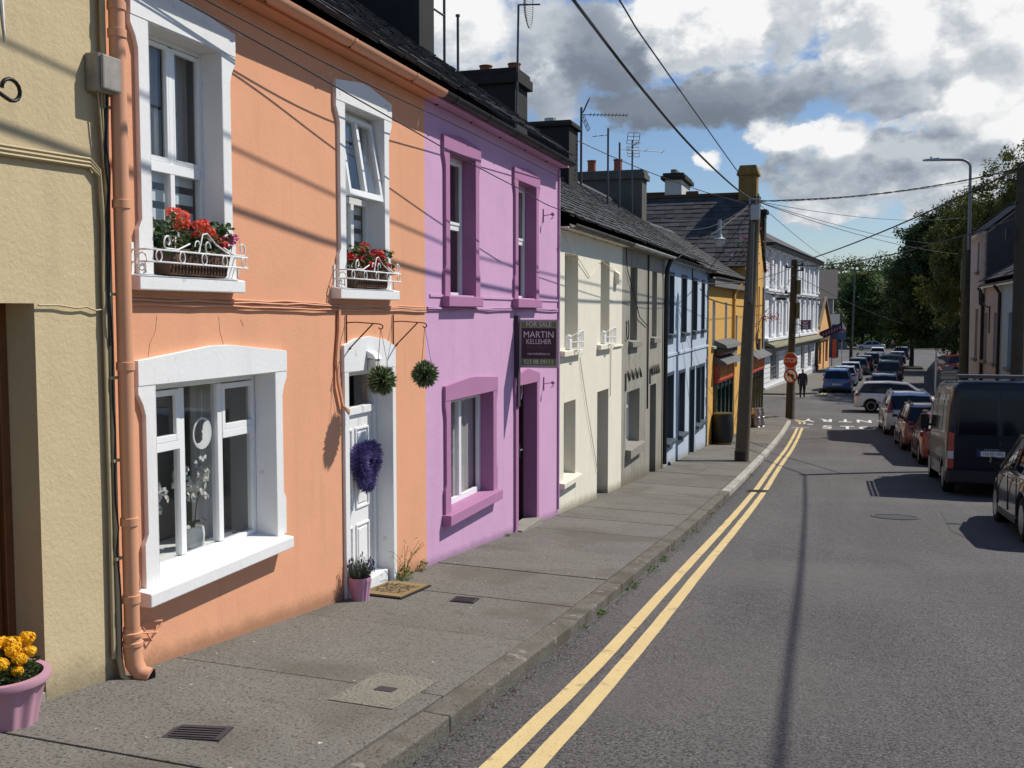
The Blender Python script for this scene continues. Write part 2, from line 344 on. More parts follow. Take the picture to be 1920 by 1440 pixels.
m = MB(); k = MB(); kf = MB(); y = -13.0; rb = random.Random(3)
while y < 51:
    L = rb.choice([1.35, 1.5, 1.5, 1.75, 2.1]); y1 = min(y + L, 51.4)
    xs = [-4.6, -2.285]
    if rb.random() < .12: xs = [-4.6, -3.2, -2.285]
    for xa, xb in zip(xs, xs[1:]):
        g = .006; dz = rb.uniform(-.004, .004)
        t = [(xa + g, y + g, zk(xa, y) + dz), (xb - g, y + g, zk(xb, y) + dz), (xb - g, y1 - g, zk(xb, y1) + dz), (xa + g, y1 - g, zk(xa, y1) + dz)]
        m.hexa([(a, b, c - .16) for a, b, c in t] + t)
    y = y1
tag(m.build('pavement', paving, bevel=.006), kind='structure')
y = -13.0
while y < 50.6:
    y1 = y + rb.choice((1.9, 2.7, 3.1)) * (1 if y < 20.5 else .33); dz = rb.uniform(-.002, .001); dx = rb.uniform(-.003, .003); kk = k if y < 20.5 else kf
    t = [(-2.28, y + .0015, zk(-2.28, y) + dz), (-2.105 + dx, y + .0015, zk(-2.1, y) - .008 + dz), (-2.105 + dx, y1 - .0015, zk(-2.1, y1) - .008 + dz), (-2.28, y1 - .0015, zk(-2.28, y1) + dz)]
    kk.hexa([(a, b, c - .3) for a, b, c in t] + t); y = y1
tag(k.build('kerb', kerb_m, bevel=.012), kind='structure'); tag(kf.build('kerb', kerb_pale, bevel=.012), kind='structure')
# the corner of the side street, its far pavement and the pavement across the road
m = MB(); arc = [(-2.1, 50.6)] + [(-5.3 + 3.2 * math.cos(a), 50.9 + 3.0 * math.sin(a)) for a in [i * PI / 16 for i in range(0, 9)]] + [(-16, 53.9), (-16, 51.4), (-4.6, 51.4), (-4.6, 50.6)]
m.prism(arc, zk(-3, 52) - .4, zk(-3, 52) - .005, 'z')
tag(m.build('pavement', paving), kind='structure')
def strip_pave(pts_l, pts_r, name='pavement', up=.11):
    m = MB()
    for (a, b), (c, d) in zip(zip(pts_l, pts_l[1:]), zip(pts_r, pts_r[1:])):
        t = [(*a, zr(*a) + up), (*c, zr(*c) + up), (*d, zr(*d) + up), (*b, zr(*b) + up)]
        m.hexa([(p, q, r - .35) for p, q, r in t] + t)
    tag(m.build(name, paving), kind='structure')
strip_pave([(-16, 71.2), (-5.6, 71.2), (-5.1, 72.5), (-2.2, 105), (.5, 135), (4, 175)], [(-16, 70.2), (-3.4, 70.2), (-1.35, 72.2), (1.2, 105), (3.0, 128), (5.2, 158)][:5] + [(7, 175)])
strip_pave([(4.35, y) for y in range(-14, 66, 4)], [(5.75, y) for y in range(-14, 66, 4)])
strip_pave([(6.4, 72), (7.4, 92), (9.2, 120)], [(8.0, 72), (9.3, 92), (11.4, 120)])
strip_pave([(-20, 215), (40, 206)], [(-20, 235), (40, 226)])

def stripe(path, w, mat, name, up=.005):
    m = MB(); P = [Vector(p) for p in path]
    for i in range(len(P) - 1):
        q = []
        for j in (i, i + 1):
            t = (P[min(j + 1, len(P) - 1)] - P[max(j - 1, 0)]).normalized(); n = Vector((t.y, -t.x)) * w / 2
            q.append((P[j] - n, P[j] + n))
        a, b, c, d = q[0][0], q[0][1], q[1][1], q[1][0]
        m.quad(*[(v.x, v.y, zr(v.x, v.y) + up) for v in (a, b, c, d)])
    tag(m.build(name, mat), kind='structure')
rl = random.Random(5)
for x in (-1.70, -1.495):
    stripe([(x + .012 * math.sin(y * .37) + rl.uniform(-.004, .004), y) for y in [i * .5 for i in range(-24, 97)]], .115, yel_paint, 'yellow_line')
    d = x + 1.6
    stripe([(x, 50.3), (x, 51.2)] + [(-5.3 + (3.65 + d) * math.cos(a), 51.2 + (3.4 + d) * math.sin(a)) for a in [i * PI / 16 for i in range(1, 9)]] + [(-14, 54.6 + d)], .11, yel_paint, 'yellow_line')
    stripe([(-14, 69.7 - d), (-2.6, 69.8 - d), (-1.5 + d, 70.6), (-1.0 + d, 71.8), (-.2 + d, 82)], .11, yel_paint, 'yellow_line')
stripe([(-1.35, 50.25), (4.0, 50.25)], .32, white_rp, 'stop_line')
stripe([(-1.95, 48.2), (-1.2, 48.2)], .12, white_rp, 'white_line')
m = MB(); zz = lambda y: zr(.6, y) + .012
def road_text(s, x, y, w, h, rev=False):
    m = MB(); n = len(s)
    slope = (zr(.6, y + 1) - zr(.6, y - 1)) / 2
    for i, ch in enumerate(s):
        cx = x + (i - (n - 1) / 2) * w * (-1 if rev else 1)
        r = (-1, 0, 0) if rev else (1, 0, 0); u = (0, -1, -slope) if rev else (0, 1, slope)
        g = text_geo(ch, 1.0, .0, 'CENTER'); mx = face_m(cx, y, zr(cx, y) + .012, r, u)
        m.add([tuple(mx @ Vector((v.x * w * 1.15, v.y * h * 1.35, 0))) for v in g[0]], g[1])
    return m
tag(road_text('STOP', .85, 48.5, .86, 1.7).build('stop_lettering', white_rp), kind='structure')
tag(road_text('ENTRY', .35, 52.6, .86, 1.6, True).build('entry_lettering', white_rp), kind='structure')
# repairs and ironwork in the road and the pavement
patch = pbr('newer_asphalt', (.07, .068, .068), .8, .35, var=.1, vs=2, bump=.7, bs=80, bd=.008, speck=[(90, .55, .7, (.13, .125, .12), .6)])
cast = pbr('cast_iron', (.055, .05, .055), .6, .5, metal=.4, var=.3, vs=12, bump=.5, bs=40)
def cover(name, label, x, y, w, l, onroad=False, rotz=0.0, mat=None, rib=True):
    zf = zr if onroad else zk
    s = (zf(x, y + .5) - zf(x, y - .5)); sx_ = (zf(x + .5, y) - zf(x - .5, y))
    t = thing(name, label, 'manhole cover' if 'cover' in name else 'drain', (x, y, zf(x, y) + .006), (0, 0, 0), (math.atan(s), -math.atan(sx_), rotz))
    a = MB(); a.box(-w / 2, w / 2, -l / 2, l / 2, -.02, .004); a.build('frame', mat or cast, t)
    a = MB()
    if rib:
        n = int(l / .045)
        for i in range(n): a.box(-w * .4, w * .4, -l * .42 + i * l * .84 / n, -l * .42 + (i + .55) * l * .84 / n, .0045, .009)
        a.build('lid', mat or cast, t)
    return t
cover('manhole_cover', 'small ribbed iron manhole cover in the pavement near the pink flower tub', -3.14, 4.54, .30, .24, rotz=.25)
cover('manhole_cover', 'small dark iron cover in the pavement in front of the white door', -3.24, 8.85, .22, .24, rotz=.1)
t = cover('access_cover', 'large pale concrete access cover set in the pavement by the kerb', -2.64, 5.78, .42, .74, mat=pbr('speckled_concrete', (.20, .185, .15), .9, .2, var=.25, vs=5, bump=.6, bs=60, speck=[(55, .5, .64, (.07, .065, .05), .7), (60, .62, .7, (.4, .38, .32), .6)]), rib=False)
a = MB(); a.box(-.06, .06, -.05, .05, .0045, .008); a.build('lifting_eye', cast, t)
cover('road_gully', 'rusty iron gully grate crossing the double yellow lines', -1.64, 23.0, .46, .5, True)
t = thing('manhole_cover', 'round sunken manhole cover out in the middle of the road', 'manhole cover', (1.0, 19.2, zr(1.0, 19.2) + .004), (0, 0, 0), (-.08, 0, 0))
a = MB(); a.lathe([(.42, -.02), (.42, .004), (.36, .004), (.36, -.006), (.0, -.006)], n=28); a.build('frame', patch, t)
a = MB(); a.lathe([(.33, -.01), (.33, .001), (0, .001)], n=24); a.build('lid', cast, t)
m = MB()
for q in ([(1.85, 20.6), (2.6, 20.0), (2.75, 16.4), (2.1, 15.8), (1.75, 17.6)],):
    m.add([(x, y, zr(x, y) + .004) for x, y in q], [tuple(range(len(q)))])
tag(m.build('road_patch', patch), kind='structure')
# debris that has gathered along the gutter
m = MB(); rg = random.Random(9)
for i in range(2600):
    y = rg.uniform(3, 30); x = -2.085 + abs(rg.gauss(0, .055)); sz = rg.uniform(.006, .022)
    m.leaf((x, y, zr(x, y) + .006 + rg.random() * .008), sz, (rg.uniform(-.6, .6), rg.uniform(-.6, .6), 1), .7, rg)
tag(m.build('gutter_debris', pbr('dry_leaf_debris', (.075, .052, .03), .9, .1, var=.4, vs=30, island=.6)), 'brown leaf crumbs and grit lying along the foot of the kerb', None, None, 'stuff')
weed = leafy('weed_leaf', (.05, .11, .015), (.17, .24, .05))
def weed_tuft(x, y, r, h, label, n=70, zf=zr, stalks=0, group='weeds growing along the kerb'):
    m = MB(); z0 = zf(x, y)
    for i in range(n):
        a, d = rg.uniform(0, 6.28), r * math.sqrt(rg.random()); zz_ = h * rg.random() * (1 - .5 * d / r)
        m.leaf((x + d * math.cos(a) * .6, y + d * math.sin(a) * 1.3, z0 + zz_), rg.uniform(.018, .05), (rg.uniform(-1, 1), rg.uniform(-1, 1), rg.uniform(.2, 1.2)), .45, rg)
    for i in range(stalks):
        a = rg.uniform(0, 6.28); q = Vector((x, y, z0)); pts = [q]
        hh = h * rg.uniform(1.3, 2.6)
        for j in range(1, 5): pts.append(q + Vector((math.cos(a) * .05 * j * j / 4 + rg.uniform(-.01, .01), math.sin(a) * .06 * j * j / 4, hh * j / 4)))
        m.tube(pts, .0022, 4)
        for j in range(9):
            p = pts[rg.randint(1, 4)]; m.leaf(p + Vector((rg.uniform(-.03, .03), rg.uniform(-.03, .03), rg.uniform(-.03, .03))), rg.uniform(.015, .035), (rg.uniform(-1, 1), rg.uniform(-1, 1), 1), .4, rg)
    o = m.build('weed_tuft', weed, top=(x, y, z0)); tag(o, label, 'weed', group); return o
for i, (y, r, h, l) in enumerate([(10.9, .13, .07, 'short green weed tuft at the kerb straight out from the purple window'), (9.4, .06, .06, 'single small weed in the kerb joint nearest the camera'),
        (12.0, .2, .05, 'long low patch of weeds on the kerb before the purple door'), (12.9, .16, .06, 'broad bright weed clump on the kerb opposite the purple door'),
        (15.9, .22, .06, 'yellowish green weed patch on the kerb opposite the cream house'), (26.6, .15, .08, 'small weed tuft on the kerb beside the tall wooden pole')]):
    weed_tuft(-2.08, y, r, h, l)
for i in range(10):
    y = rg.uniform(8.6, 20); weed_tuft(-2.09, y, .05, .03, 'tiny sprig of weed in the joint between kerb and road', 14)
weed_tuft(-4.12, 9.5, .11, .16, 'tall straggly weed with thin stalks beside the door mat', 130, zk, 9, 'weeds at the foot of the house walls')
weed_tuft(-4.14, 10.05, .07, .14, 'leafy yellow green weed at the join of the orange and purple houses', 60, zk, 0, 'weeds at the foot of the house walls')
weed_tuft(-4.16, 13.0, .05, .04, 'tiny weed at the foot of the purple wall', 14, zk, 0, 'weeds at the foot of the house walls')

# ------------------------------------------------------------------ house builder.  Design coordinates: x = out from the house front, y = along the street, z = up
class House:
    def __init__(s, name, label, y0, y1, eave, loc=None, rot=0.0, z0=None, depth=6.2, cat='house', base=None, group=None):
        zb = min(zp(y0), zp(y1)) if z0 is None else z0
        s.y0, s.y1, s.eave, s.zb, s.depth = y0, y1, eave, zb, depth
        yb = y0
        s.root = thing(name, label, cat, (-4.2, yb, zb) if loc is None else (loc[0], loc[1], zb), (0, yb, zb), (0, 0, rot), group)
        s.root['kind'] = 'thing'
        k = (zp(y1) - zp(y0)) / (y1 - y0)
        s.stain = (k, zp(y0) - zb) if base is None else (0, base - zb)
        s.open = []
    def wall(s, mat, xf=0.0, gable=True, ridge=None, rx=None, extra=()):
        ops = s.open
        ys = sorted(set([s.y0, s.y1] + [o[0] for o in ops] + [o[1] for o in ops])); zs = sorted(set([s.zb - 1.2, s.eave] + [o[2] for o in ops] + [o[3] for o in ops]))
        m = MB()
        for a, b in zip(ys, ys[1:]):
            for c, d in zip(zs, zs[1:]):
                yc, zc = (a + b) / 2, (c + d) / 2
                if any(o[0] < yc < o[1] and o[2] < zc < o[3] for o in ops): continue
                m.quad((xf, a, c), (xf, b, c), (xf, b, d), (xf, a, d))
        for o in ops:
            a, b, c, d, dp = o
            m.quad((xf, a, c), (xf, a, d), (xf - dp, a, d), (xf - dp, a, c)); m.quad((xf, b, c), (xf - dp, b, c), (xf - dp, b, d), (xf, b, d))
            m.quad((xf, a, d), (xf, b, d), (xf - dp, b, d), (xf - dp, a, d)); m.quad((xf, a, c), (xf - dp, a, c), (xf - dp, b, c), (xf, b, c))
        D, e, zb = s.depth, s.eave, s.zb - 1.2
        rz = ridge if ridge is not None else e; r_x = rx if rx is not None else -D / 2
        for yy, flip in ((s.y0, 0), (s.y1, 1)):
            p = [(xf, yy, zb), (xf, yy, e)] + ([(r_x, yy, rz)] if gable and ridge else []) + [(-D, yy, e), (-D, yy, zb)]
            m.add(p if not flip else p[::-1], [tuple(range(len(p)))])
        m.quad((-D, s.y0, zb), (-D, s.y0, e), (-D, s.y1, e), (-D, s.y1, zb))
        s.wall_o = m.build('wall', mat, s.root); return s.wall_o
    def hole(s, a, b, c, d, dp=.16): s.open.append((a, b, c, d, dp))
    def roof(s, ridge, mat=None, over=.17, ya=None, yb=None, fascia=None, course=.22, wdt=.28, rx=None, seed=1, gut=None, back=True, drop=.21):
        D = s.depth; rx = -D / 2 if rx is None else rx; ya = s.y0 if ya is None else ya; yb = s.y1 if yb is None else yb
        rr = random.Random(seed); m = MB()
        P0, P1 = Vector((over, 0, s.eave + drop)), Vector((rx, 0, ridge)); Ls = (P1 - P0).length; u = (P1 - P0) / Ls; nn = Vector((-u.z, 0, u.x)); nn = nn if nn.z > 0 else -nn
        m.quad((P0.x, ya, P0.z - .01), (P0.x, yb, P0.z - .01), (P1.x, yb, P1.z - .01), (P1.x, ya, P1.z - .01))
        N = int(Ls / course)
        for i in range(N + 1):
            a = P0 + u * (i * course); b = P0 + u * min(Ls, (i + 1) * course + .03); y = ya - rr.random() * wdt * (i % 2)
            while y < yb:
                y2 = y + wdt * rr.uniform(.85, 1.15); c0, c1 = max(y, ya) + .003, min(y2, yb) - .003; y = y2
                if c1 - c0 < .03: continue
                h = rr.uniform(.016, .034); sk = rr.uniform(-.012, .012)
                q = [a + nn * h + u * sk, b + nn * .006]
                lo = a + u * sk
                m.add([(q[0].x, c0, q[0].z), (q[0].x, c1, q[0].z), (q[1].x, c1, q[1].z), (q[1].x, c0, q[1].z), (lo.x, c0, lo.z), (lo.x, c1, lo.z)], [(0, 1, 2, 3), (4, 5, 1, 0)])
        if back:
            m.hexa([(-D - .2, ya, s.eave - .03), (-D - .2, yb, s.eave - .03), (rx, yb, ridge - .06), (rx, ya, ridge - .06), (-D - .2, ya, s.eave + .05), (-D - .2, yb, s.eave + .05), (rx, yb, ridge + .02), (rx, ya, ridge + .02)])
        s.roof_o = m.build('roof', mat or slate, s.root)
        m = MB(); m.prism([(rx - .16, ridge - .07), (rx, ridge + .075), (rx + .16, ridge - .07)], ya, yb, 'y')
        m.build('ridge_tiles', mat or slate, s.roof_o)
        if fascia: m = MB(); m.box(.0, over - .06, ya, yb, s.eave + .0, s.eave + .07); m.build('soffit', fascia, s.root)
        return s.roof_o
    def gutter(s, mat, ya=None, yb=None, x=.21, z=None, r=.062, step=1.0, bracket=None):
        ya = s.y0 if ya is None else ya; yb = s.y1 if yb is None else yb; z = s.eave + .07 if z is None else z
        m = MB(); n = 9
        prof = [(x + r * math.cos(PI + PI * i / n), z + r * math.sin(PI + PI * i / n)) for i in range(n + 1)]  # core ball added inside each lobe to block light through the leaves
        prof = prof + [(p[0] * 1 + (x - p[0]) * .12, p[1] + .004) for p in prof[::-1]]
        m.prism(prof, ya, yb, 'y'); g = m.build('gutter', mat, s.root, smooth=50)
        m = MB(); y = ya + .3
        while y < yb:
            pr = [(x + (r + .006) * math.cos(PI + PI * i / n), z + (r + .006) * math.sin(PI + PI * i / n)) for i in range(n + 1)]
            pr = pr + [(p[0] + (x - p[0]) * .1, p[1]) for p in pr[::-1]]
            m.prism(pr, y, y + .035, 'y'); m.tube([(x - r, y + .018, z - .01), (.0, y + .018, z - .075)], .009, 5); y += step
        m.build('bracket', bracket or mat, g); return g
    def window(s, a, b, c, d, r=.13, style='sash', mat=None, sill=None, sillm=None, fw=.055, hole=True, glassm=None, blind=None, dp=None, label=None, back=True, split=.5, bars=None):
        mat = mat or upvc
        if hole: s.hole(a, b, c, d, dp or r + .06)
        m = MB(); x0, x1 = -r - .05, -r
        def fr(ya, yb, za, zb_, w, xo=0.0, t=.05):
            m.box(x1 - t + xo, x1 + xo, ya, ya + w, za, zb_); m.box(x1 - t + xo, x1 + xo, yb - w, yb, za, zb_)
            m.box(x1 - t + xo, x1 + xo, ya + w, yb - w, za, za + w); m.box(x1 - t + xo, x1 + xo, ya + w, yb - w, zb_ - w, zb_)
        fr(a, b, c, d, fw)
        zm = c + (d - c) * split
        if style == 'sash':
            m.box(x0, x1 + .004, a + fw, b - fw, zm - .03, zm + .03); fr(a + fw, b - fw, zm + .03, d - fw, .035, .014, .03)
        elif style == 'two':
            ym = (a + b) / 2; m.box(x0, x1 + .004, ym - .04, ym + .04, c + fw, d - fw)
        elif style == 'bars':
            for iq, q in enumerate(bars): m.box(x0 - .002 * iq, x1 + .004 + .0023 * iq, *q)
        w = m.build('window', mat, s.root, bevel=.004)
        if label: w['label'] = label
        g = MB(); g.quad((x1 - .022, a + .02, c + .02), (x1 - .022, b - .02, c + .02), (x1 - .022, b - .02, d - .02), (x1 - .022, a + .02, d - .02)); g.build('pane', glassm or pane, w)
        if back:
            q = MB(); q.box(-r - .75, -r - .7, a - .3, b + .3, c - .2, d + .2)
            q.quad((-r - .06, a - .02, c - .02), (-r - .7, a - .3, c - .02), (-r - .7, a - .3, d + .02), (-r - .06, a - .02, d + .02)); q.quad((-r - .06, b + .02, c - .02), (-r - .06, b + .02, d + .02), (-r - .7, b + .3, d + .02), (-r - .7, b + .3, c - .02))
            q.quad((-r - .06, a, c - .02), (-r - .06, b, c - .02), (-r - .7, b + .3, c - .02), (-r - .7, a - .3, c - .02)); q.quad((-r - .06, a, d + .02), (-r - .7, a - .3, d + .02), (-r - .7, b + .3, d + .02), (-r - .06, b, d + .02))
            q.build('room_lining', dark_in if back is True else back, w)
        if sill:
            sa, sb, so_, st = sill
            q = MB(); q.hexa([(-r + .002, sa, c - st), (so_, sa, c - st), (so_, sb, c - st), (-r + .002, sb, c - st), (-r + .003, sa, c + .02), (so_, sa, c - .012), (so_, sb, c - .012), (-r + .003, sb, c + .02)])
            q.build('sill', sillm or mat, w, bevel=.008)
        if blind == 'stripe':
            q = MB(); z = d - .08
            while z > c + .05: q.box(x0 - .05, x0 - .045, a + .06, b - .06, z - .075, z); z -= .125
            q.build('blind', pbr('pale_roller_blind', (.62, .68, .68), .8, .2, var=.04), w)
        elif blind == 'solid':
            q = MB(); q.box(x0 - .05, x0 - .045, a + .04, b - .04, d - (d - c) * .35, d); q.build('blind', pbr('pale_roller_blind', (.62, .68, .68), .8, .2, var=.04), w)
        elif blind == 'net':
            q = MB(); N = 26; q.add([(x0 - .05 - .018 * math.sin(i * 1.9), a + .03 + (b - a - .06) * i / N, z) for z in (c + .03, d - .03) for i in range(N + 1)], [(i, i + 1, N + 2 + i, N + 1 + i) for i in range(N)])
            q.build('curtain', pbr('grey_curtain', (.42, .41, .40), .9, .1, var=.08), w, smooth=60)
        return w
    def surround(s, a, b, c, d, w, mat, ear=.07, lh=.17, peak=.07, t=.035, r=.13, foot=True, par=None, bot=True):
        m = MB(); f = .035 if foot else 0
        def jamb(yi, sg):
            p = [(yi, c), (yi, d), (yi + sg * (w + ear), d), (yi + sg * (w + ear), d - .05), (yi + sg * (w + ear * .35), d - .12), (yi + sg * w, d - .19), (yi + sg * w, c + .34), (yi + sg * (w + f), c + .28), (yi + sg * (w + f), c)]
            m.prism(p if sg > 0 else p[::-1], 0.0, t)
        jamb(a, -1); jamb(b, 1)
        A, B = a - w - ear, b + w + ear; ym = (a + b) / 2
        m.prism([(A, d), (B, d), (B, d + lh), (ym + (B - A) * .06, d + lh + peak), (ym - (B - A) * .06, d + lh + peak), (A, d + lh)], 0.0, t + .004)
        e = .006     # plastered reveal
        m.box(-r, t, a, a + e, c, d); m.box(-r, t, b - e, b, c, d); m.box(-r, t, a + e, b - e, d - e, d)
        return m.build('surround', mat, par or s.root, bevel=.006)
    def chimney(s, x0, x1, y0, y1, z0, z1, mat=None, cap=.12, capo=.09, pots=(), potm=None, name='chimney'):
        par = s.roof_o; m = MB(); m.box(x0, x1, y0, y1, z0, z1 - cap)
        m.box(x0 - capo, x1 + capo, y0 - capo, y1 + capo, z1 - cap, z1 - cap * .35); m.box(x0 - capo * .5, x1 + capo * .5, y0 - capo * .5, y1 + capo * .5, z1 - cap * .35, z1)
        c = m.build(name, mat or lead, s.root, bevel=.015)
        for px, h, rr_ in pots:
            q = MB(); q.lathe([(rr_ * .9, 0), (rr_, h * .15), (rr_ * .92, h * .3), (rr_ * .95, h * .9), (rr_ * 1.06, h * .9), (rr_ * 1.06, h), (rr_ * .8, h), (rr_ * .8, h * .5), (0, h * .5)], (px, (y0 + y1) / 2, z1), 14)
            q.build('chimney_pot', potm or terracotta, c, smooth=40)
        return c
    def door(s, a, b, c, d, r, leafm, framem, hole=True, panels=True, dp=None, handle=True, knobm=None, fan=None):
        if hole: s.hole(a, b, c - .6, d, dp or r + .1)
        m = MB(); f = .06; m.box(-r - .08, -r, a, a + f, c - .3, d); m.box(-r - .08, -r, b - f, b, c - .3, d); m.box(-r - .08, -r, a + f, b - f, d - f, d)
        top = d - f
        if fan:
            m.box(-r - .08, -r, a + f, b - f, d - f - fan - .07, d - f - fan); top = d - f - fan - .07
        fo = m.build('door_frame', framem, s.root, bevel=.004)
        if fan: g = MB(); g.quad((-r - .04, a + f, top + .07), (-r - .04, b - f, top + .07), (-r - .04, b - f, d - f), (-r - .04, a + f, d - f)); g.build('fanlight', pane, fo); q = MB(); q.box(-r - .6, -r - .55, a, b, top, d); q.build('room_lining', dark_in, fo)
        m = MB(); m.box(-r - .075, -r - .03, a + f + .004, b - f - .004, c - .25, top - .004)
        x = -r - .03; ya, yb = a + f, b - f; wd = yb - ya
        if panels:
            for (p0, p1, q0, q1) in ((.12, .46, .08, .36), (.54, .88, .08, .36), (.12, .46, .45, .92), (.54, .88, .45, .92)):
                A, B, Cc, Dd = ya + p0 * wd, ya + p1 * wd, c + q0 * (top - c), c + q1 * (top - c)
                for e, h in ((0, .012),):
                    m.box(x, x + .014, A, A + .022, Cc, Dd); m.box(x, x + .014, B - .022, B, Cc, Dd); m.box(x, x + .014, A + .022, B - .022, Cc, Cc + .022); m.box(x, x + .014, A + .022, B - .022, Dd - .022, Dd)
                    m.box(x, x + .009, A + .05, B - .05, Cc + .05, Dd - .05)
        l = m.build('door', leafm, s.root, bevel=.004)
        if handle: q = MB(); q.box(x, x + .012, yb - .10, yb - .06, c + .92, c + 1.12); q.tube([(x + .05, yb - .08, c + 1.04), (x + .05, yb - .2, c + 1.04)], .01, 8); q.tube([(x, yb - .08, c + 1.04), (x + .05, yb - .08, c + 1.04)], .01, 8); q.build('handle', knobm or galv, l, smooth=40)
        return l
# ================================================================== the terrace down the street
def tubes(name, paths, r, mat, parent=None, top=None, n=6, smooth=60):
    m = MB()
    for p in paths: m.tube(p, r, n)
    return m.build(name, mat, parent, smooth=smooth, top=top)
def wig(a, b, n, amp, rnd):
    a, b = Vector(a), Vector(b)
    return [a.lerp(b, i / n) + (Vector((rnd.uniform(0, 1) * .3, rnd.uniform(-1, 1), rnd.uniform(-1, 1))) * amp if 0 < i < n else Vector()) for i in range(n + 1)]
rw = random.Random(21)

# ---- tan house
H = House('house', 'tan rendered house with a brown wooden door beside the pink flower tub', -6.0, 5.27, 2.23)
tan = stucco('tan_render', (.54, .435, .26), stain=H.stain + (.22, (.22, .19, .12)), bump=.9, bs=30, streak=.16)
H.hole(3.72, 4.65, -3.0, .05, .3); H.wall(tan, ridge=4.85)
brown = pbr('varnished_brown_wood', (.15, .052, .016), .35, .5, var=.4, vs=5, bump=.2, bs=20, coat=.4)
H.door(3.72, 4.65, -2.13, .05, .19, brown, brown, hole=False, fan=None)
g = MB(); g.box(-.23, -.205, 4.03, 4.45, -1.05, -.15); g.build('door_glass', glass('dark_glass', (.25, .3, .3)), H.root)
H.roof(4.85, seed=2, ya=-6.0, yb=5.3); H.gutter(black_iron, yb=5.05)
q = MB(); q.box(-.1, .01, 3.72, 4.64, zp(4.4) - .3, zp(4.4) + .03); q.build('door_step', concrete, H.root, bevel=.01)
tanroot = H.root
# cables, conduit and box fixed to the tan house
tan_c = pbr('painted_tan_cable', (.42, .35, .21), .6, .3, var=.15, vs=20)
P = lambda x, y, z: (-4.2 + x, y, z)
m = MB()
for i in range(3): m.tube([P(.02 + .008 * (i % 2), 1.0, .80 + .022 * i), P(.02, 3.0, .83 + .022 * i), P(.022, 4.44, .825 + .022 * i), P(.022, 5.10, .845 + .022 * i), P(.03, 5.17, .80 + .018 * i), P(.034, 5.185 + .006 * i, .5), P(.03, 5.18 + .008 * i, .2), P(.03, 5.185, -1.2), P(.03, 5.18 + .006 * i, -2.1)], .0105, 6)
m.tube(wig(P(.02, 4.66, .04), P(.02, 5.2, .02), 7, .012, rw), .006, 5)
tag(m.build('cable_run', tan_c, smooth=60, top=P(.02, 5.1, .8)), 'tan painted bundle of cables clipped across the tan wall and down its edge', 'cable')
m = MB(); m.tube([P(.035, 5.225, 2.2), P(.035, 5.225, -.5), P(.035, 5.225, -2.1), P(.06, 5.225, -2.22), P(.10, 5.24, zp(5.2) - .02)], .018, 8)
for z in (1.2, .1, -.4, -.9, -1.5): m.box(-4.2, -4.2 + .058, 5.2, 5.25, z, z + .018)
tag(m.build('conduit', tan_c, smooth=50, top=P(.03, 5.225, zp(5.2))), 'thin tan conduit running down to the pavement next to the fat orange pipe', 'pipe')
m = MB(); m.tube(wig(P(.05, 5.215, 1.4), P(.05, 5.205, .6), 6, .014, rw) + wig(P(.05, 5.20, .5), P(.05, 5.215, -.9), 8, .012, rw)[1:] + wig(P(.05, 5.21, -1.0), P(.05, 5.24, -2.2), 8, .012, rw), .006, 5)
m.tube(wig(P(.06, 5.22, 1.35), P(.05, 5.2, -.2), 9, .02, rw), .005, 5)
tag(m.build('loose_cable', cable_m, smooth=60, top=P(.05, 5.2, 0)), 'loose black wires dangling beside the orange drainpipe', 'cable')
t = thing('junction_box', 'weathered grey electrical box high on the edge of the tan wall', 'junction box', P(0, 5.2, 1.4))
boxm = pbr('weathered_grey_box', (.30, .28, .25), .8, .2, var=.4, vs=14, streak=.8, bump=.4, bs=40)
m = MB(); m.box(-4.2, -4.1, 5.1, 5.3, 1.28, 1.5); m.build('box', boxm, t, bevel=.012)
m = MB(); m.box(-4.098, -4.075, 5.11, 5.29, 1.29, 1.49); m.build('lid', boxm, t, bevel=.01)
m = MB()
for i in range(4): m.tube([P(.05, 5.15 + .03 * i, 1.3), P(.05, 5.17 + .02 * i, 1.1), P(.04, 5.2 + .012 * i, .85)], .006, 5)
m.build('lead_cable', tan_c, t, smooth=60)
m = MB(); m.tube([P(.004, 4.50, 1.75), P(.004, 4.485, 1.62), P(.005, 4.49, 1.52), P(.006, 4.50, 1.42)], [.008, .011, .007, .003], 6)
tag(m.build('paint_drip', white_paint, smooth=60, top=P(0, 4.5, 1.6)), 'thin run of dried white paint near the top of the tan wall', 'paint')
# scroll bracket
m = MB(); c = [(4.05, 1.13), (4.2, 1.15), (4.33, 1.12)] + [(4.425 + .062 * math.cos(a), 1.145 + .055 * math.sin(a)) for a in [rad(x) for x in range(-120, 190, 25)]]
m.tube([P(.1, y, z) for y, z in c], .011, 6); m.tube([P(0, 4.05, 1.13), P(.1, 4.05, 1.13)], .012, 6)
tag(m.build('scroll_bracket', black_iron, smooth=60, top=P(0, 4.05, 1.13)), 'black wrought iron scroll bracket on the tan wall', 'bracket')

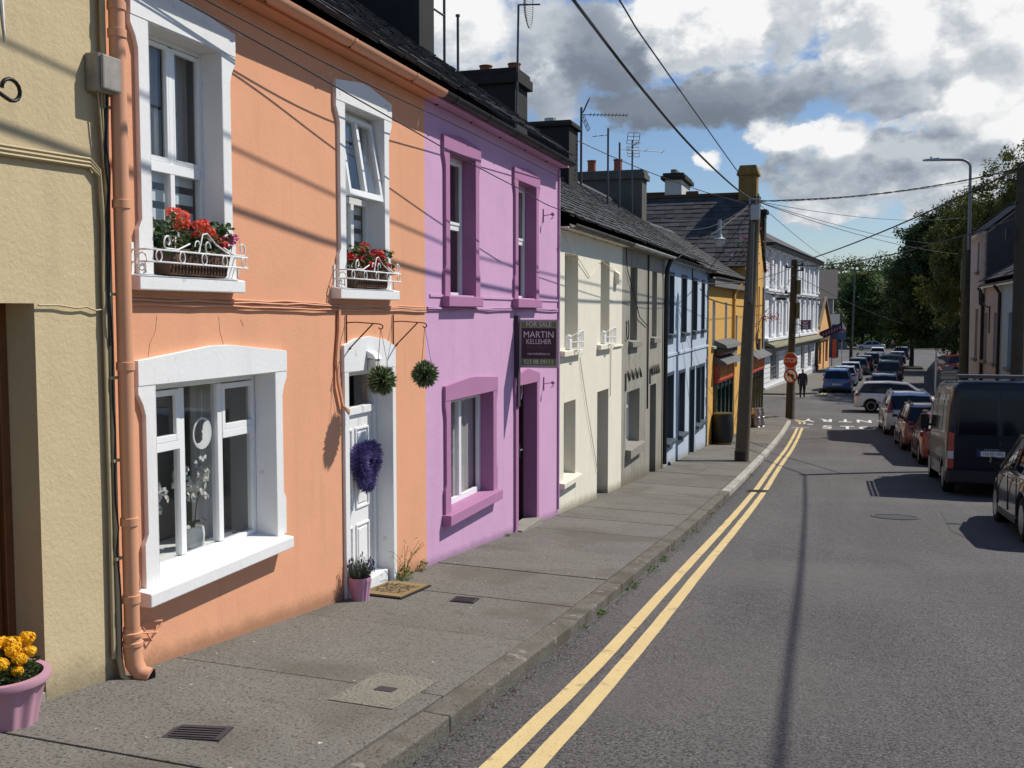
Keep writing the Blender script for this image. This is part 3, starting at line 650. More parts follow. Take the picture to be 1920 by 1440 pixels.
# ---- orange house
H = O = House('house', 'orange house with white window surrounds and a white front door', 5.27, 10.28, 2.23)
orange = stucco('orange_render', (.72, .355, .205), stain=H.stain + (.12, (.30, .16, .09)), bump=.4, bs=42, streak=.14, var=.085)
H.window(5.65, 6.47, .24, 1.82, .13, 'bars', fw=.04, sill=(5.43, 6.62, .10, .10), sillm=white_paint, blind=None, bars=[(6.075, 6.125, .29, 1.77), (5.705, 6.415, .93, 1.0)])
w = H.window(8.37, 9.20, .22, 1.83, .13, 'bars', sill=(8.13, 9.39, .10, .10), sillm=white_paint, bars=[(8.735, 9.175, 1.0, 1.06), (8.79, 8.85, .27, 1.0)])
def drape(w, ya, yb, za, zb_, x):
    q = MB(); N = 18; q.add([(x - .014 * math.sin(i * 1.9), ya + (yb - ya) * i / N, z) for z in (za, zb_) for i in range(N + 1)], [(i, i + 1, N + 2 + i, N + 1 + i) for i in range(N)])
    q.build('curtain', pbr('grey_curtain', (.42, .41, .40), .9, .1, var=.08), w, smooth=60)
def blind_at(w, a, b, c, d, x):
    q = MB(); z = d
    while z > c: q.box(x - .005, x, a, b, z - .075, z); z -= .125
    q.build('blind', pbr('pale_roller_blind', (.62, .68, .68), .8, .2, var=.04), w)
drape(H.root.children[0], 6.0, 6.14, 1.0, 1.8, -.26); drape(H.root.children[0], 6.33, 6.47, 1.0, 1.8, -.26); blind_at(H.root.children[0], 5.74, 6.44, .3, .95, -.205); blind_at(w, 8.46, 9.17, .28, 1.0, -.205)
for a, b, c, d in ((5.69, 6.075, 1.0, 1.775), (6.125, 6.43, 1.0, 1.775)):   # inner casement frames
    q = MB(); x = -.126
    q.box(x - .03, x, a, a + .022, c, d); q.box(x - .03, x, b - .022, b, c, d); q.box(x - .03, x, a + .022, b - .022, c, c + .035); q.box(x - .03, x, a + .022, b - .022, d - .03, d)
    q.build('casement', upvc, H.root.children[0], bevel=.004)
# tilted-open top light of the second window
ca = MB(); ca.M = Matrix.Translation((-.13, 0, 1.77)) @ Matrix.Rotation(rad(-9), 4, 'Y')
for q in ((8.46, 8.505, -.74, 0), (9.125, 9.17, -.74, 0), (8.505, 9.125, -.74, -.68), (8.505, 9.125, -.045, 0), (8.79, 8.84, -.68, -.045)): ca.box(-.0, .05, *q)
cas = ca.build('casement', upvc, w, bevel=.004); cas['label'] = 'top light tilted open'
g = MB(); g.M = ca.M; g.quad((.02, 8.5, -.7), (.02, 9.13, -.7), (.02, 9.13, -.04), (.02, 8.5, -.04)); g.build('pane', pane, cas)
C3 = H.window(5.64, 7.13, -1.75, -.46, .15, 'bars', fw=.055, sill=(5.43, 7.22, .125, .10), sillm=white_paint, back=pbr('pale_room', (.34, .33, .32), .9, .1, var=.1),
              bars=[(6.14, 6.20, -1.69, -.52), (6.60, 6.66, -1.69, -.52), (5.735, 6.14, -.94, -.88), (6.66, 7.095, -.93, -.87)])
for a, b, c, d in ((5.735, 6.14, -.88, -.525), (6.66, 7.095, -.87, -.525)):
    q = MB(); x = -.14; q.box(x - .03, x, a, a + .04, c, d); q.box(x - .03, x, b - .04, b, c, d); q.box(x - .03, x, a + .04, b - .04, c, c + .045); q.box(x - .03, x, a + .04, b - .04, d - .04, d); q.build('casement', upvc, C3, bevel=.004)
q = MB()      # grey curtains gathered at the sides inside the lower window
for ya, yb in ((6.72, 7.12), (5.7, 5.86)):
    N = 22; q.add([(-.46 - .02 * math.sin(i * 1.7), ya + (yb - ya) * i / N, z) for z in (-1.74, -.48) for i in range(N + 1)], [(i, i + 1, N + 2 + i, N + 1 + i) for i in range(N)])
q.build('curtain', pbr('grey_curtain', (.42, .41, .40), .9, .1, var=.08), C3, smooth=60)
q = MB(); q.box(-.72, -.2, 5.6, 7.2, -1.80, -1.745); q.build('inner_ledge', white_paint, C3)
H.door(8.40, 9.36, -2.62, -.53, .14, white_paint, white_paint, fan=.30, dp=.3)
H.wall(orange, ridge=4.85)
for z in ((5.65, 6.47, .24, 1.82, .10, .16), (8.37, 9.20, .22, 1.83, .10, .17), (5.64, 7.13, -1.75, -.46, .10, .16)): H.surround(*z[:5], white_paint, lh=z[5], r=.15 - .002)
m = MB(); t_ = .03
m.box(0, t_, 8.32, 8.40, zp(8.36) - .1, -.53); m.box(0, t_, 9.36, 9.43, zp(9.4) - .1, -.53)
m.prism([(8.31, -.53), (9.43, -.53), (9.43, -.33), (9.2, -.26), (8.85, -.22), (8.55, -.235), (8.31, -.29)], 0, t_ + .003)
m.box(-.22, t_, 8.40, 8.406, -2.7, -.53); m.box(-.22, t_, 9.354, 9.36, -2.75, -.53); m.box(-.22, t_, 8.406, 9.354, -.536, -.53)
m.build('door_surround', white_paint, H.root, bevel=.006)
q = MB(); q.box(-.2, -.02, 8.44, 9.32, zp(9) - .3, zp(8.9) + .09); q.build('door_step', white_paint, H.root, bevel=.008)
H.roof(4.85, seed=3, ya=5.3, yb=10.35); og = pbr('orange_gutter_plastic', (.66, .33, .19), .4, .4, var=.06)
H.gutter(og, ya=5.1, yb=10.27, r=.066, step=1.35)
q = MB(); q.box(-.02, .15, 5.27, 10.28, 2.235, 2.26); q.build('soffit', orange, H.root)
# downpipe
t = thing('drainpipe', 'fat orange painted drainpipe at the edge of the orange house', 'drainpipe', P(.09, 5.29, zp(5.3)))
m = MB(); m.tube([P(.085, 5.29, z) for z in (2.2, .5, -1.0, -1.95)], .047, 16, True)
m.build('pipe', og, t, smooth=50)
m = MB()
for z in (1.78, 1.62, .62, -.35, -1.3, -1.78): m = MB(); m.lathe([(.047, 0), (.0545, .003), (.0545, .05), (.047, .053)], P(.085, 5.29, z), 16); m.build('collar', og, t, smooth=40)
m = MB(); m.tube([P(.085, 5.29, -1.93), P(.085, 5.29, -2.08), P(.095, 5.292, -2.16), P(.13, 5.30, -2.22), P(.2, 5.31, -2.235)], [.053, .057, .056, .053, .05], 16, False)
for z in (-1.99, -2.05): m.lathe([(.055, 0), (.065, .006), (.065, .028), (.055, .034)], P(.085, 5.29, z), 16)
m.tube([P(.198, 5.31, -2.235), P(.12, 5.30, -2.22)], .043, 14, True)
m.build('shoe', og, t, smooth=50)
q = MB(); q.lathe([(.0, 0), (.042, 0), (.042, .002), (0, .002)], P(.2005, 5.31, -2.235), 14, 'x'); q.build('mouth', pbr('pipe_dark', (.01, .01, .01), .9, 0, var=0), t)
# cables
oc = pbr('orange_painted_cable', (.60, .31, .185), .6, .3, var=.12, vs=12)
m = MB()
for i in range(4): m.tube(wig(P(.012 + .012 * (i % 2), 5.36, .10 - .017 * i), P(.012 + .012 * (i % 2), 8.3, .075 - .017 * i), 12, .008, rw) + wig(P(.014, 8.34, .07 - .016 * i), P(.014, 10.27, .055 - .016 * i), 9, .006, rw), .008, 5)
tag(m.build('cable_run', oc, smooth=60, top=P(.02, 7, .07)), 'orange painted cables running across the orange wall under the upper sills', 'cable')
m = MB()
for i in range(3): m.tube([P(.02, 8.26 - .012 * i, .05), P(.02, 8.25 - .012 * i, -.15), P(.02, 8.20 - .01 * i, -.4), P(.03, 8.21 - .012 * i, -.62), P(.03, 8.29 - .012 * i, -.82), P(.03, 8.40, -.90 + .015 * i)], .011, 6)
tag(m.build('cable_bundle', oc, smooth=60, top=P(.02, 8.25, -.3)), 'curved orange bundle of cables bending into the white door surround', 'cable')
m = MB(); m.tube(wig(P(.02, 5.42, -1.55), P(.02, 5.4, -1.95), 4, .01, rw) + [P(.03, 5.45, -2.02), P(.03, 5.6, -2.06), P(.03, 5.66, -2.0), P(.03, 5.5, -1.96), P(.03, 5.36, -2.0)], .006, 5)
m.tube([P(.02, 5.42, -1.56), P(.02, 5.46, -1.7), P(.02, 5.45, -1.96), P(.03, 5.55, -2.1), P(.03, 5.66, -2.03)], .006, 5)
tag(m.build('loose_cable', oc, smooth=60, top=P(.02, 5.45, -1.9)), 'tangled orange loop of wire near the foot of the orange wall', 'cable')

# hairline cracks, flaked paint and old repairs on the orange front
m = MB()
for c in ([(5.72, -.02), (5.70, -.12), (5.64, -.2), (5.61, -.33)], [(6.42, -.03), (6.43, -.13), (6.47, -.22), (6.46, -.36)], [(6.7, -.05), (6.74, -.1)]):
    m.tube([(.001, y, z) for y, z in c], .0013, 4)
m.build('crack', pbr('crack_brown', (.30, .14, .08), .9, .1), O.root)  # hairline cracks drawn as thin dark brown lines
m = MB(); rk = random.Random(44)
for i in range(34):
    y = 5.5 + rk.random() * 4.2; z = 2.02 + rk.uniform(-.05, .05) + (.06 if y > 7.5 else 0); w_ = rk.uniform(.008, .05); h_ = rk.uniform(.004, .012)
    m.add([(.003, y + w_ * math.cos(a) * rk.uniform(.6, 1.2), z + h_ * math.sin(a) * rk.uniform(.5, 1.3)) for a in [k * PI / 3 for k in range(6)]], [(0, 1, 2, 3, 4, 5)])
m.build('flaked_paint', pbr('bare_plaster', (.62, .55, .45), .9, .1), O.root)
# ---- flower boxes on the two upper orange sills
petal_col = {'coral': ((.80, .09, .045), (.95, .22, .12)), 'red': ((.42, .006, .012), (.72, .025, .03)), 'pink': ((.52, .05, .22), (.75, .14, .38)), 'yellow': ((.85, .42, .01), (.98, .66, .03)), 'white': ((.6, .6, .55), (.8, .8, .76)), 'violet': ((.055, .045, .15), (.15, .12, .33))}
petal = {k: leafy('petal_' + k, *v, .25) for k, v in petal_col.items()}
def flower_head(m, c, r, n, rnd, ps=.02):
    for i in range(n):
        d = Vector((rnd.gauss(0, 1), rnd.gauss(0, 1), rnd.gauss(.25, .9))).normalized()
        p = Vector(c) + Vector((d.x * r, d.y * r, d.z * r * .8)) * rnd.uniform(.8, 1.05)
        m.leaf(p, ps * rnd.uniform(.8, 1.25), d + Vector((rnd.uniform(-.5, .5), rnd.uniform(-.5, .5), rnd.uniform(-.5, .5))), .9, rnd)
def flower_box(ya, yb, z, heads, label, rail_label):
    rf = random.Random(int(ya * 100)); t = thing('window_box', label, 'window box', P(.0, (ya + yb) / 2, z))
    tm = pbr('brown_trough', (.13, .075, .05), .6, .3, var=.2, vs=10)
    m = MB(); X = -4.2; h = .15
    m.hexa([(X - .08, ya + .03, z), (X + .07, ya + .03, z), (X + .07, yb - .03, z), (X - .08, yb - .03, z), (X - .1, ya, z + h), (X + .09, ya, z + h), (X + .09, yb, z + h), (X - .1, yb, z + h)])
    m.box(X - .11, X + .1, ya - .01, yb + .01, z + h, z + h + .02)
    for i in range(18): y = ya + .05 + (yb - ya - .1) * i / 17; m.box(X + .07, X + .088, y - .006, y + .006, z + .01, z + h - .01)
    m.build('trough', tm, t, bevel=.004)
    lf = MB()
    for i in range(520):
        y = rf.uniform(ya - .02, yb + .03); hh = rf.random() ** .8 * (.20 + .05 * math.sin(y * 9))
        lf.leaf((X + rf.uniform(-.1, .13), y, z + h + .01 + hh - .03), rf.uniform(.03, .06), (rf.uniform(-.3, 1), rf.uniform(-.8, .8), rf.uniform(.1, 1.2)), .9, rf)
    lf.build('foliage', green_leaf, t)
    for x, y, zz_, r, colr in heads:
        q = MB(); flower_head(q, (X + x, y, z + zz_), r, int(60 + 10000 * r * r), rf, .017 + r * .09)
        q.tube([(X + x, y, z + zz_), (X + x * .6, y + .02, z + .15)], .003, 4); q.build('flower_head', petal[colr], t)
    # white scrolled rail
    t2 = thing('window_rail', rail_label, 'railing', P(.0, (ya + yb) / 2, z), group='white scrolled rails on the orange house')
    ra, rb_ = ya - .29, yb + .13; fx = X + .155; m = MB()
    for zz_ in (z + .07, z + .145): m.tube([(X, ra + .03, zz_), (fx - .02, ra, zz_), (fx, ra + .02, zz_), (fx, rb_ - .02, zz_), (fx - .02, rb_, zz_), (X, rb_, zz_)], .0065, 6)
    for y in (ra + .03, rb_): m.box(X, X + .012, y - .012, y + .012, z - .01, z + .19)
    m.tube([(X + .11, ra + .02, z + .07), (X + .11, ra + .02, z + .0)], .006, 6); m.tube([(X + .1, rb_ - .06, z + .07), (X + .1, rb_ - .06, z + .0)], .007, 6)
    m.build('rail', white_paint, t2, smooth=50)
    m = MB(); N = 5; w = (rb_ - ra)
    for i in range(N):
        y = ra + .09 + (w - .16) * i / (N - 1)
        m.tube([(fx + .004, y + .03 * math.cos(a), z + .107 + .036 * math.sin(a)) for a in [2 * PI * k / 14 for k in range(15)]], .0042, 5)
    m.tube([(X + .10, ra + .01, z + .05 + .04 * math.sin(a)) if False else (X + .10 + .04 * math.cos(a), ra, z + .07 + .055 * math.sin(a)) for a in [2 * PI * k / 12 for k in range(11)]], .005, 5)
    def scroll(y, sg):
        pts = [(fx, y + sg * (.03 + .045 * math.cos(a) * (1 - .06 * i)), z + .20 + .05 * math.sin(a) * (1 - .05 * i)) for i, a in enumerate([rad(v) for v in range(-60, 260, 26)])][::-1]
        return pts + [(fx, y - sg * .01 + -sg * .06, z + .155), (fx, y - sg * .2, z + .20)]
    mid = (ra + rb_) / 2
    m.tube(scroll(ra + .22, -1), .006, 5); m.tube(scroll(rb_ - .12, 1), .006, 5)
    m.tube([(fx, mid - .05, z + .15), (fx, mid - .02, z + .21), (fx, mid, z + .27), (fx, mid + .05, z + .28), (fx, mid + .16, z + .21), (fx, mid + .33, z + .15)], .006, 5)
    for sg in (-1, 1): m.tube([(fx, mid + sg * (.06 + .03 * math.cos(a)), z + .185 + .04 * math.sin(a)) for a in [2 * PI * k / 12 for k in range(11)]], .005, 5)
    m.build('scrollwork', white_paint, t2, smooth=50)
    return t
flower_box(5.74, 6.45, .245, [(.05, 5.86, .40, .055, 'coral'), (.09, 5.88, .33, .06, 'coral'), (.03, 5.98, .39, .05, 'coral'), (0, 6.05, .35, .035, 'red'), (.06, 6.14, .34, .055, 'coral'), (.04, 6.2, .36, .04, 'red'),
            (.09, 6.19, .30, .045, 'coral'), (.08, 6.27, .25, .05, 'red'), (.1, 6.34, .22, .04, 'red'), (.1, 6.02, .26, .035, 'red'), (.03, 6.42, .27, .035, 'pink'), (.09, 6.48, .27, .05, 'pink')],
           'brown window box of coral, red and pink geraniums', 'white scrolled iron rail in front of the coral and pink geraniums')
flower_box(8.45, 9.17, .225, [(.03, 8.46, .27, .05, 'red'), (.07, 8.55, .24, .05, 'red'), (.1, 8.66, .20, .055, 'red'), (.02, 8.66, .33, .055, 'red'), (.03, 8.75, .38, .05, 'coral'), (.06, 8.8, .29, .05, 'red'), (.1, 8.76, .2, .04, 'red'), (.09, 8.87, .24, .04, 'red'),
            (.03, 8.95, .32, .06, 'red'), (.08, 9.0, .27, .055, 'red'), (.03, 9.06, .33, .05, 'coral'), (.09, 9.1, .21, .04, 'red'), (.05, 9.19, .22, .045, 'red'), (.09, 9.2, .16, .035, 'red')],
           'brown window box packed with deep red geraniums', 'white scrolled iron rail in front of the deep red geraniums')

# ---- inside the lower orange window: hanging moon, two orchids
t = thing('moon_ornament', 'white crescent moon ornament with three stars hung in the orange house window', 'ornament', (-4.4, 6.46, -.85))
m = MB(); X = -4.385
def ringpoly(n=36): return [(6.46 + .115 * math.cos(a), -.87 + .115 * math.sin(a)) for a in [2 * PI * i / n for i in range(n)]]
out = ringpoly(); inn = [(6.46 + .100 * math.cos(2 * PI * i / 36), -.87 + .100 * math.sin(2 * PI * i / 36)) for i in range(36)]
m.add([(X, *p) for p in out] + [(X, *p) for p in inn] + [(X + .006, *p) for p in out] + [(X + .006, *p) for p in inn], [(i, (i + 1) % 36, 36 + (i + 1) % 36, 36 + i) for i in range(36)] + [(72 + i, 108 + i, 108 + (i + 1) % 36, 72 + (i + 1) % 36) for i in range(36)])
cres = [(6.46 + .101 * math.cos(a), -.87 + .101 * math.sin(a)) for a in [rad(v) for v in range(-150, 66, 9)]]
face = [(6.49, -.795), (6.468, -.82), (6.465, -.845), (6.452, -.858), (6.464, -.868), (6.458, -.88), (6.466, -.887), (6.457, -.897), (6.462, -.915), (6.44, -.935), (6.40, -.942)]
pl = cres + face
m.prism(pl, X, X + .006); m.build('crescent', white_paint, t)
m = MB(); m.tube([(X + .003, 6.46, -.755), (X + .003, 6.46, -.53)], .0015, 4)
for y in (6.43, 6.46, 6.49): m.tube([(X + .003, y, -.97), (X + .003, y, -1.03)], .0012, 4)
m.build('cord', white_paint, t)
for y, z in ((6.43, -1.045), (6.46, -1.06), (6.49, -1.045)):
    m = MB(); m.prism([(y + (.022 if i % 2 == 0 else .010) * math.sin(PI * i / 5), z + (.022 if i % 2 == 0 else .010) * math.cos(PI * i / 5)) for i in range(10)], X, X + .006); m.build('star', white_paint, t)
def orchid(y, x, label, seed, hh=.62):
    ro = random.Random(seed); t = thing('orchid', label, 'potted plant', (-4.2 + x, y, -1.745)); X = -4.2 + x
    m = MB(); m.lathe([(.055, 0), (.078, .02), (.084, .1), (.078, .155), (.07, .155), (.066, .12), (0, .12)], (X, y, -1.745), 40, wob=lambda a, z: 1 + .035 * math.cos(20 * a)); m.build('pot', white_paint, t, smooth=70)
    m = MB()
    for i in range(7):
        a = ro.uniform(0, 6.28); p = Vector((X, y, -1.745 + .15)); d = Vector((math.cos(a) * .7, math.sin(a), 0)); pts = []
        for j in range(6): u = j / 5; pts.append((p + d * .16 * u + Vector((0, 0, .07 * math.sin(u * 2.4))), .022 * math.sin(PI * (.15 + .85 * u))))
        for (p0, w0), (p1, w1) in zip(pts, pts[1:]):
            n = Vector((-d.y, d.x, 0)); m.quad(p0 - n * w0, p0 + n * w0, p1 + n * w1, p1 - n * w1)
    m.build('leaf', green_leaf, t)
    m = MB(); q = MB()
    for sgn in (-1, 1):
        pts = [Vector((X + .02 * math.sin(u * 3), y + sgn * (.02 + .15 * u * u), -1.6 + hh * (u - .32 * u * u * u))) for u in [i / 7 for i in range(8)]]
        m.tube(pts, .004, 5)
        for j in range(16):
            b = pts[ro.randint(4, 7)] + Vector((ro.uniform(-.04, .06), ro.uniform(-.08, .08), ro.uniform(-.09, .06)))
            nv = Vector((1, ro.uniform(-.8, .5), ro.uniform(-.3, .4))).normalized(); tt = nv.orthogonal().normalized()
            for k in range(5):
                ax = Matrix.Rotation(2 * PI * k / 5 + ro.random(), 3, nv) @ tt; q.leaf(b + ax * .022, .042, nv + ax * .4, .85, ro)
    m.build('stem', green_leaf, t); q.build('blossom', petal['white'], t)
orchid(5.95, -.33, 'white orchid in a fluted white pot at the near end of the orange house window', 4, .55)
orchid(6.58, -.36, 'fuller white orchid in a fluted pot behind the middle pane of the orange window', 5, .62)

# ---- around the orange door
def bracket_ball(y, label, blabel, seed):
    t = thing('hanging_bracket', blabel, 'bracket', P(0, y, -.25)); rust = pbr('rusty_iron', (.14, .045, .025), .8, .3, var=.5, vs=25)
    m = MB(); m.tube([P(.012, y, -.02), P(.012, y, -.36)], .007, 6)
    m.tube([P(.012, y, -.09), P(.10, y, -.085), P(.33, y, -.10)] + [P(.345 + .02 * math.cos(a), y, -.125 + .02 * math.sin(a)) for a in [rad(v) for v in range(80, -190, -30)]], .006, 6)
    m.tube([P(.012 + .02, y, -.33)] + [P(.035 + .02 * math.cos(a), y, -.31 + .02 * math.sin(a)) for a in [rad(v) for v in range(-90, 60, 30)]], .005, 5)
    m.tube([P(.03, y, -.33), P(.27, y, -.10)], .007, 5); m.build('arm', rust, t, smooth=60)
    rf = random.Random(seed); t = thing('hanging_plant_ball', label, 'hanging plant', P(.345, y, -.62)); c = Vector(P(.345, y, -.60)); m = MB()
    for k in range(3): a = 2 * PI * k / 3 + .4; m.tube([P(.345, y, -.14), c + Vector((.07 * math.cos(a), .07 * math.sin(a), .07))], .0022, 4)
    m.build('chain', rust, t)
    m = MB(); m.ball(c, .07); m.build('core', pbr('dark_moss', (.012, .025, .008), .9, .1, var=.3), t)
    m = MB(); q = MB()
    for i in range(900):
        d = Vector((rf.gauss(0, 1), rf.gauss(0, 1), rf.gauss(0, 1))).normalized(); r = .128 * rf.uniform(.72, 1.05)
        b = d.orthogonal().normalized(); b = Matrix.Rotation(rf.uniform(0, 6.28), 3, d) @ b; tip = c + d * (r + .02) + b * rf.uniform(-.02, .02); ba = c + d * (r - .045); w = b.cross(d) * .008
        (m if rf.random() < .76 else q).add([ba, (ba + tip) / 2 + w, tip, (ba + tip) / 2 - w], [(0, 1, 2, 3)])
    m.build('leaf', leafy('box_leaf', (.025, .06, .018), (.13, .20, .07)), t); q.build('blossom', leafy('pale_bud', (.25, .32, .2), (.5, .52, .42)), t)
bracket_ball(8.40, 'round green plant ball hung above the white front door', 'rusty bracket over the white door surround', 31)
bracket_ball(9.42, 'round green plant ball hung by the edge of the purple house', 'rusty bracket between the white door and the purple house', 32)
t = thing('wall_lamp', 'small white box lamp on the white door head', 'lamp', P(.03, 8.83, -.45))
m = MB(); m.hexa([P(.035, 8.76, -.42), P(.13, 8.76, -.43), P(.13, 8.91, -.43), P(.035, 8.91, -.42), P(.035, 8.76, -.35), P(.10, 8.76, -.385), P(.10, 8.91, -.385), P(.035, 8.91, -.35)]); m.build('hood', white_paint, t, bevel=.004)
m = MB(); m.box(-4.165, -4.085, 8.78, 8.89, -.54, -.432); m.build('shade', pbr('milky_shade', (.6, .58, .52), .25, .5, var=.05), t, bevel=.006)
rf = random.Random(8); t = thing('lavender_wreath', 'heart shaped wreath of violet lavender hung on the white front door', 'wreath', P(-.13, 8.93, -1.44)); m = MB()
for i in range(5200):
    a = rf.uniform(0, 2 * PI); b = rf.uniform(0, 2 * PI); rr_ = .066 * rf.uniform(.55, 1.1)
    cx = Vector((0, .16 * math.sin(a) ** 3, .0108 * (13 * math.cos(a) - 5 * math.cos(2 * a) - 2 * math.cos(3 * a) - math.cos(4 * a)))); nrm = (cx + Vector((0, 0, .02))).normalized() * math.cos(b) + Vector((1, 0, 0)) * math.sin(b)
    p = Vector(P(-.06, 8.93, -1.43)) + cx + nrm * rr_
    tip = p + (nrm + Vector((rf.uniform(-.5, .5), rf.uniform(-.5, .5), rf.uniform(-.5, .5)))) * .03; w = nrm.orthogonal().normalized() * .005
    m.add([p - nrm * .02 - w, p - nrm * .02 + w, tip + w * .6, tip - w * .6], [(0, 1, 2, 3)])
m.build('lavender', petal['violet'], t)
m = MB(); m.tube([Vector(P(-.06, 8.93, -1.43)) + Vector((0, .16 * math.sin(a) ** 3, .0108 * (13 * math.cos(a) - 5 * math.cos(2 * a) - 2 * math.cos(3 * a) - math.cos(4 * a)))) for a in [.1 + 6.08 * k / 30 for k in range(31)]], .045, 8); m.build('ring', pbr('dark_violet', (.03, .02, .07), .9, .1), t)
pinkp = pbr('pink_plastic', (.52, .27, .40), .4, .4, var=.06, vs=6)
pinkd = pbr('dusky_pink_plastic', (.50, .27, .34), .45, .4, var=.1, vs=6)
def flowerpot(label, x, y, r0, r1, h, mat, flute, amp, rim, nm='flower_pot'):
    t = thing(nm, label, 'flower pot', (x, y, zk(x, y))); z = zk(x, y) - .005
    wf = (lambda a, zz_: 1 + amp * math.cos(flute * a) if zz_ < h * .86 else 1.0)
    m = MB(); prof = [(r0, 0), (r0 + (r1 - r0) * .45, h * .45), (r1 * .97, h * .8), (r1, h * .84)] + ([(r1 * rim, h * .86), (r1 * rim * 1.02, h * .93), (r1 * rim, h), (r1 * .96, h)] if rim > 1 else [(r1, h), (r1 * .93, h)]) + [(r1 * .9, h * .85), (0, h * .85)]
    m.lathe(prof, (x, y, z), 96, wob=wf); m.build('pot', mat, t, smooth=50)
    q = MB(); q.lathe([(r1 * .9, 0), (0, .01)], (x, y, z + h * .88), 20); q.build('soil', soil, t)
    return t, z + h * .88
t, zt = flowerpot('slim fluted pink pot of lavender beside the white door', -4.065, 8.37, .075, .10, .215, pinkp, 14, .035, 1.0)
m = MB(); q = MB(); rf = random.Random(12)
for i in range(260):
    a = rf.uniform(0, 6.28); rr_ = .075 * rf.random() ** .5; hh = rf.uniform(.06, .2); p = Vector((-4.065 + rr_ * math.cos(a), 8.37 + rr_ * math.sin(a), zt)); tip = p + Vector((math.cos(a) * .06, math.sin(a) * .07, hh))
    w = Vector((-math.sin(a), math.cos(a), 0)) * .004; m.add([p - w, p + w, tip + w * .3, tip - w * .3], [(0, 1, 2, 3)])
    for j in range(3): m.leaf(p.lerp(tip, rf.random()), .022, (rf.uniform(-1, 1), rf.uniform(-1, 1), .6), .3, rf)
    if i % 7 == 0: q.lathe([(.004, 0), (.007, .012), (.003, .03)], tip, 5)
m.build('foliage', leafy('lavender_leaf', (.03, .05, .028), (.10, .13, .09)), t); q.build('flower_spike', petal['violet'], t)
t, zt = flowerpot('large fluted pink tub of yellow marigolds before the brown door', -4.10, 4.22, .165, .215, .27, pinkd, 12, .045, 1.12, 'flower_tub')
m = MB(); rf = random.Random(14)
for i in range(700):
    a = rf.uniform(0, 6.28); rr_ = .19 * rf.random() ** .5; hh = .13 * rf.random() * (1 - rr_ * 2); m.leaf((-4.10 + rr_ * math.cos(a), 4.22 + rr_ * math.sin(a), zt + .01 + hh), rf.uniform(.025, .05), (rf.uniform(-1, 1), rf.uniform(-1, 1), rf.uniform(0, 1)), .35, rf)
m.build('foliage', green_leaf, t)
for x, y, zz_, r in [(-.05, .02, .17, .05), (.02, .07, .17, .055), (.07, .02, .15, .05), (.13, .0, .12, .045), (.03, .16, .17, .055), (.11, .09, .13, .04), (.10, -.1, .12, .05), (-.08, .11, .15, .05), (0, -.06, .16, .045), (-.12, -.06, .14, .045), (.14, -.03, .07, .035)]:
    q = MB(); flower_head(q, (-4.10 + x, 4.22 + y, zt + zz_), r * .8, 170, rf, .02); q.build('flower_head', petal['yellow'], t)
t = thing('door_mat', 'brown coir door mat with black lettering on the pavement by the white door', 'mat', (-3.97, 8.93, zk(-3.97, 8.93) + .004), (0, 0, 0), (math.atan(zk(-4, 9.4) - zk(-4, 8.4)), .024, 0))
coir = pbr('coir', (.25, .175, .085), .95, .1, var=.25, vs=20, bump=.8, bs=120, bd=.006)
rub = pbr('black_rubber', (.02, .02, .02), .8, .2)
m = MB(); m.box(-.22, .22, -.37, .37, 0, .008); m.build('backing', rub, t)
m = MB(); m.box(-.20, .20, -.35, .35, .008, .018); m.build('pile', coir, t)
m = MB()
for s_, x in (('HOME', -.11), ('SWEET', .0), ('HOME', .11)): m.text(s_, .16, face_m(x, 0, .0195, (0, 1, 0), (-1, 0, 0)), 0, .95)
m.build('lettering', rub, t)

# ---- purple house
H = U = House('house', 'lilac purple house with darker purple window surrounds', 10.28, 15.8, 2.23)
purple = stucco('purple_render', (.59, .35, .525), stain=H.stain + (.10, (.30, .18, .28)), bump=.55, bs=36, streak=.14, var=.085)
plum = stucco('plum_render', (.40, .185, .325), bump=.25, bs=45, streak=.05)
for a, b, c, d in ((10.94, 11.81, .18, 1.80), (13.53, 14.41, .18, 1.78)):
    H.window(a, b, c, d, .14, 'sash', sill=None, split=.5); H.surround(a, b, c, d, .12, plum, lh=.15, peak=.05, ear=.06, r=.14)
    q = MB(); q.box(-.137, .10, a - .2, b + .08, c - .115, c + .006); q.build('sill', plum, H.root, bevel=.01)
H.window(10.94, 12.46, -2.27, -.99, .14, 'two', fw=.07, blind='net'); H.surround(10.94, 12.46, -2.27, -.99, .13, plum, lh=.17, peak=.05, ear=.04, r=.14)
q = MB(); q.box(-.137, .11, 10.74, 12.62, -2.39, -2.264); q.build('sill', plum, H.root, bevel=.01)
mar = pbr('dark_maroon_paint', (.035, .008, .014), .35, .4)
H.door(13.54, 14.46, -3.02, -1.0, .17, mar, mar)
H.wall(purple, ridge=4.85)
H.surround(13.54, 14.46, -3.3, -1.0, .11, plum, lh=.12, peak=.09, ear=.03, r=.0, foot=True)
m = MB(); m.box(-.17, -.002, 13.541, 13.547, -3.3, -1.001); m.box(-.17, -.002, 14.453, 14.459, -3.3, -1.001); m.box(-.17, -.002, 13.547, 14.453, -1.007, -1.001); m.build('door_reveal', plum, H.root)
q = MB(); q.box(-.15, .1, 13.5, 14.5, zp(14) - .4, zp(13.5) + .02); q.build('door_step', concrete, H.root, bevel=.01)
q = MB(); q.box(0, .014, 10.4, 15.8, .17, .20); q.build('string_course', purple, H.root)
H.roof(4.85, seed=4, ya=10.35, yb=16.0); H.gutter(black_iron, ya=10.28, yb=15.75, step=1.1); q = MB(); q.box(-.02, .15, 10.28, 15.8, 2.235, 2.26); q.build('soffit', purple, H.root)
H.chimney(-4.0, -2.0, 15.0, 15.62, 3.2, 6.3, pots=[(-2.6, .3, .13)])
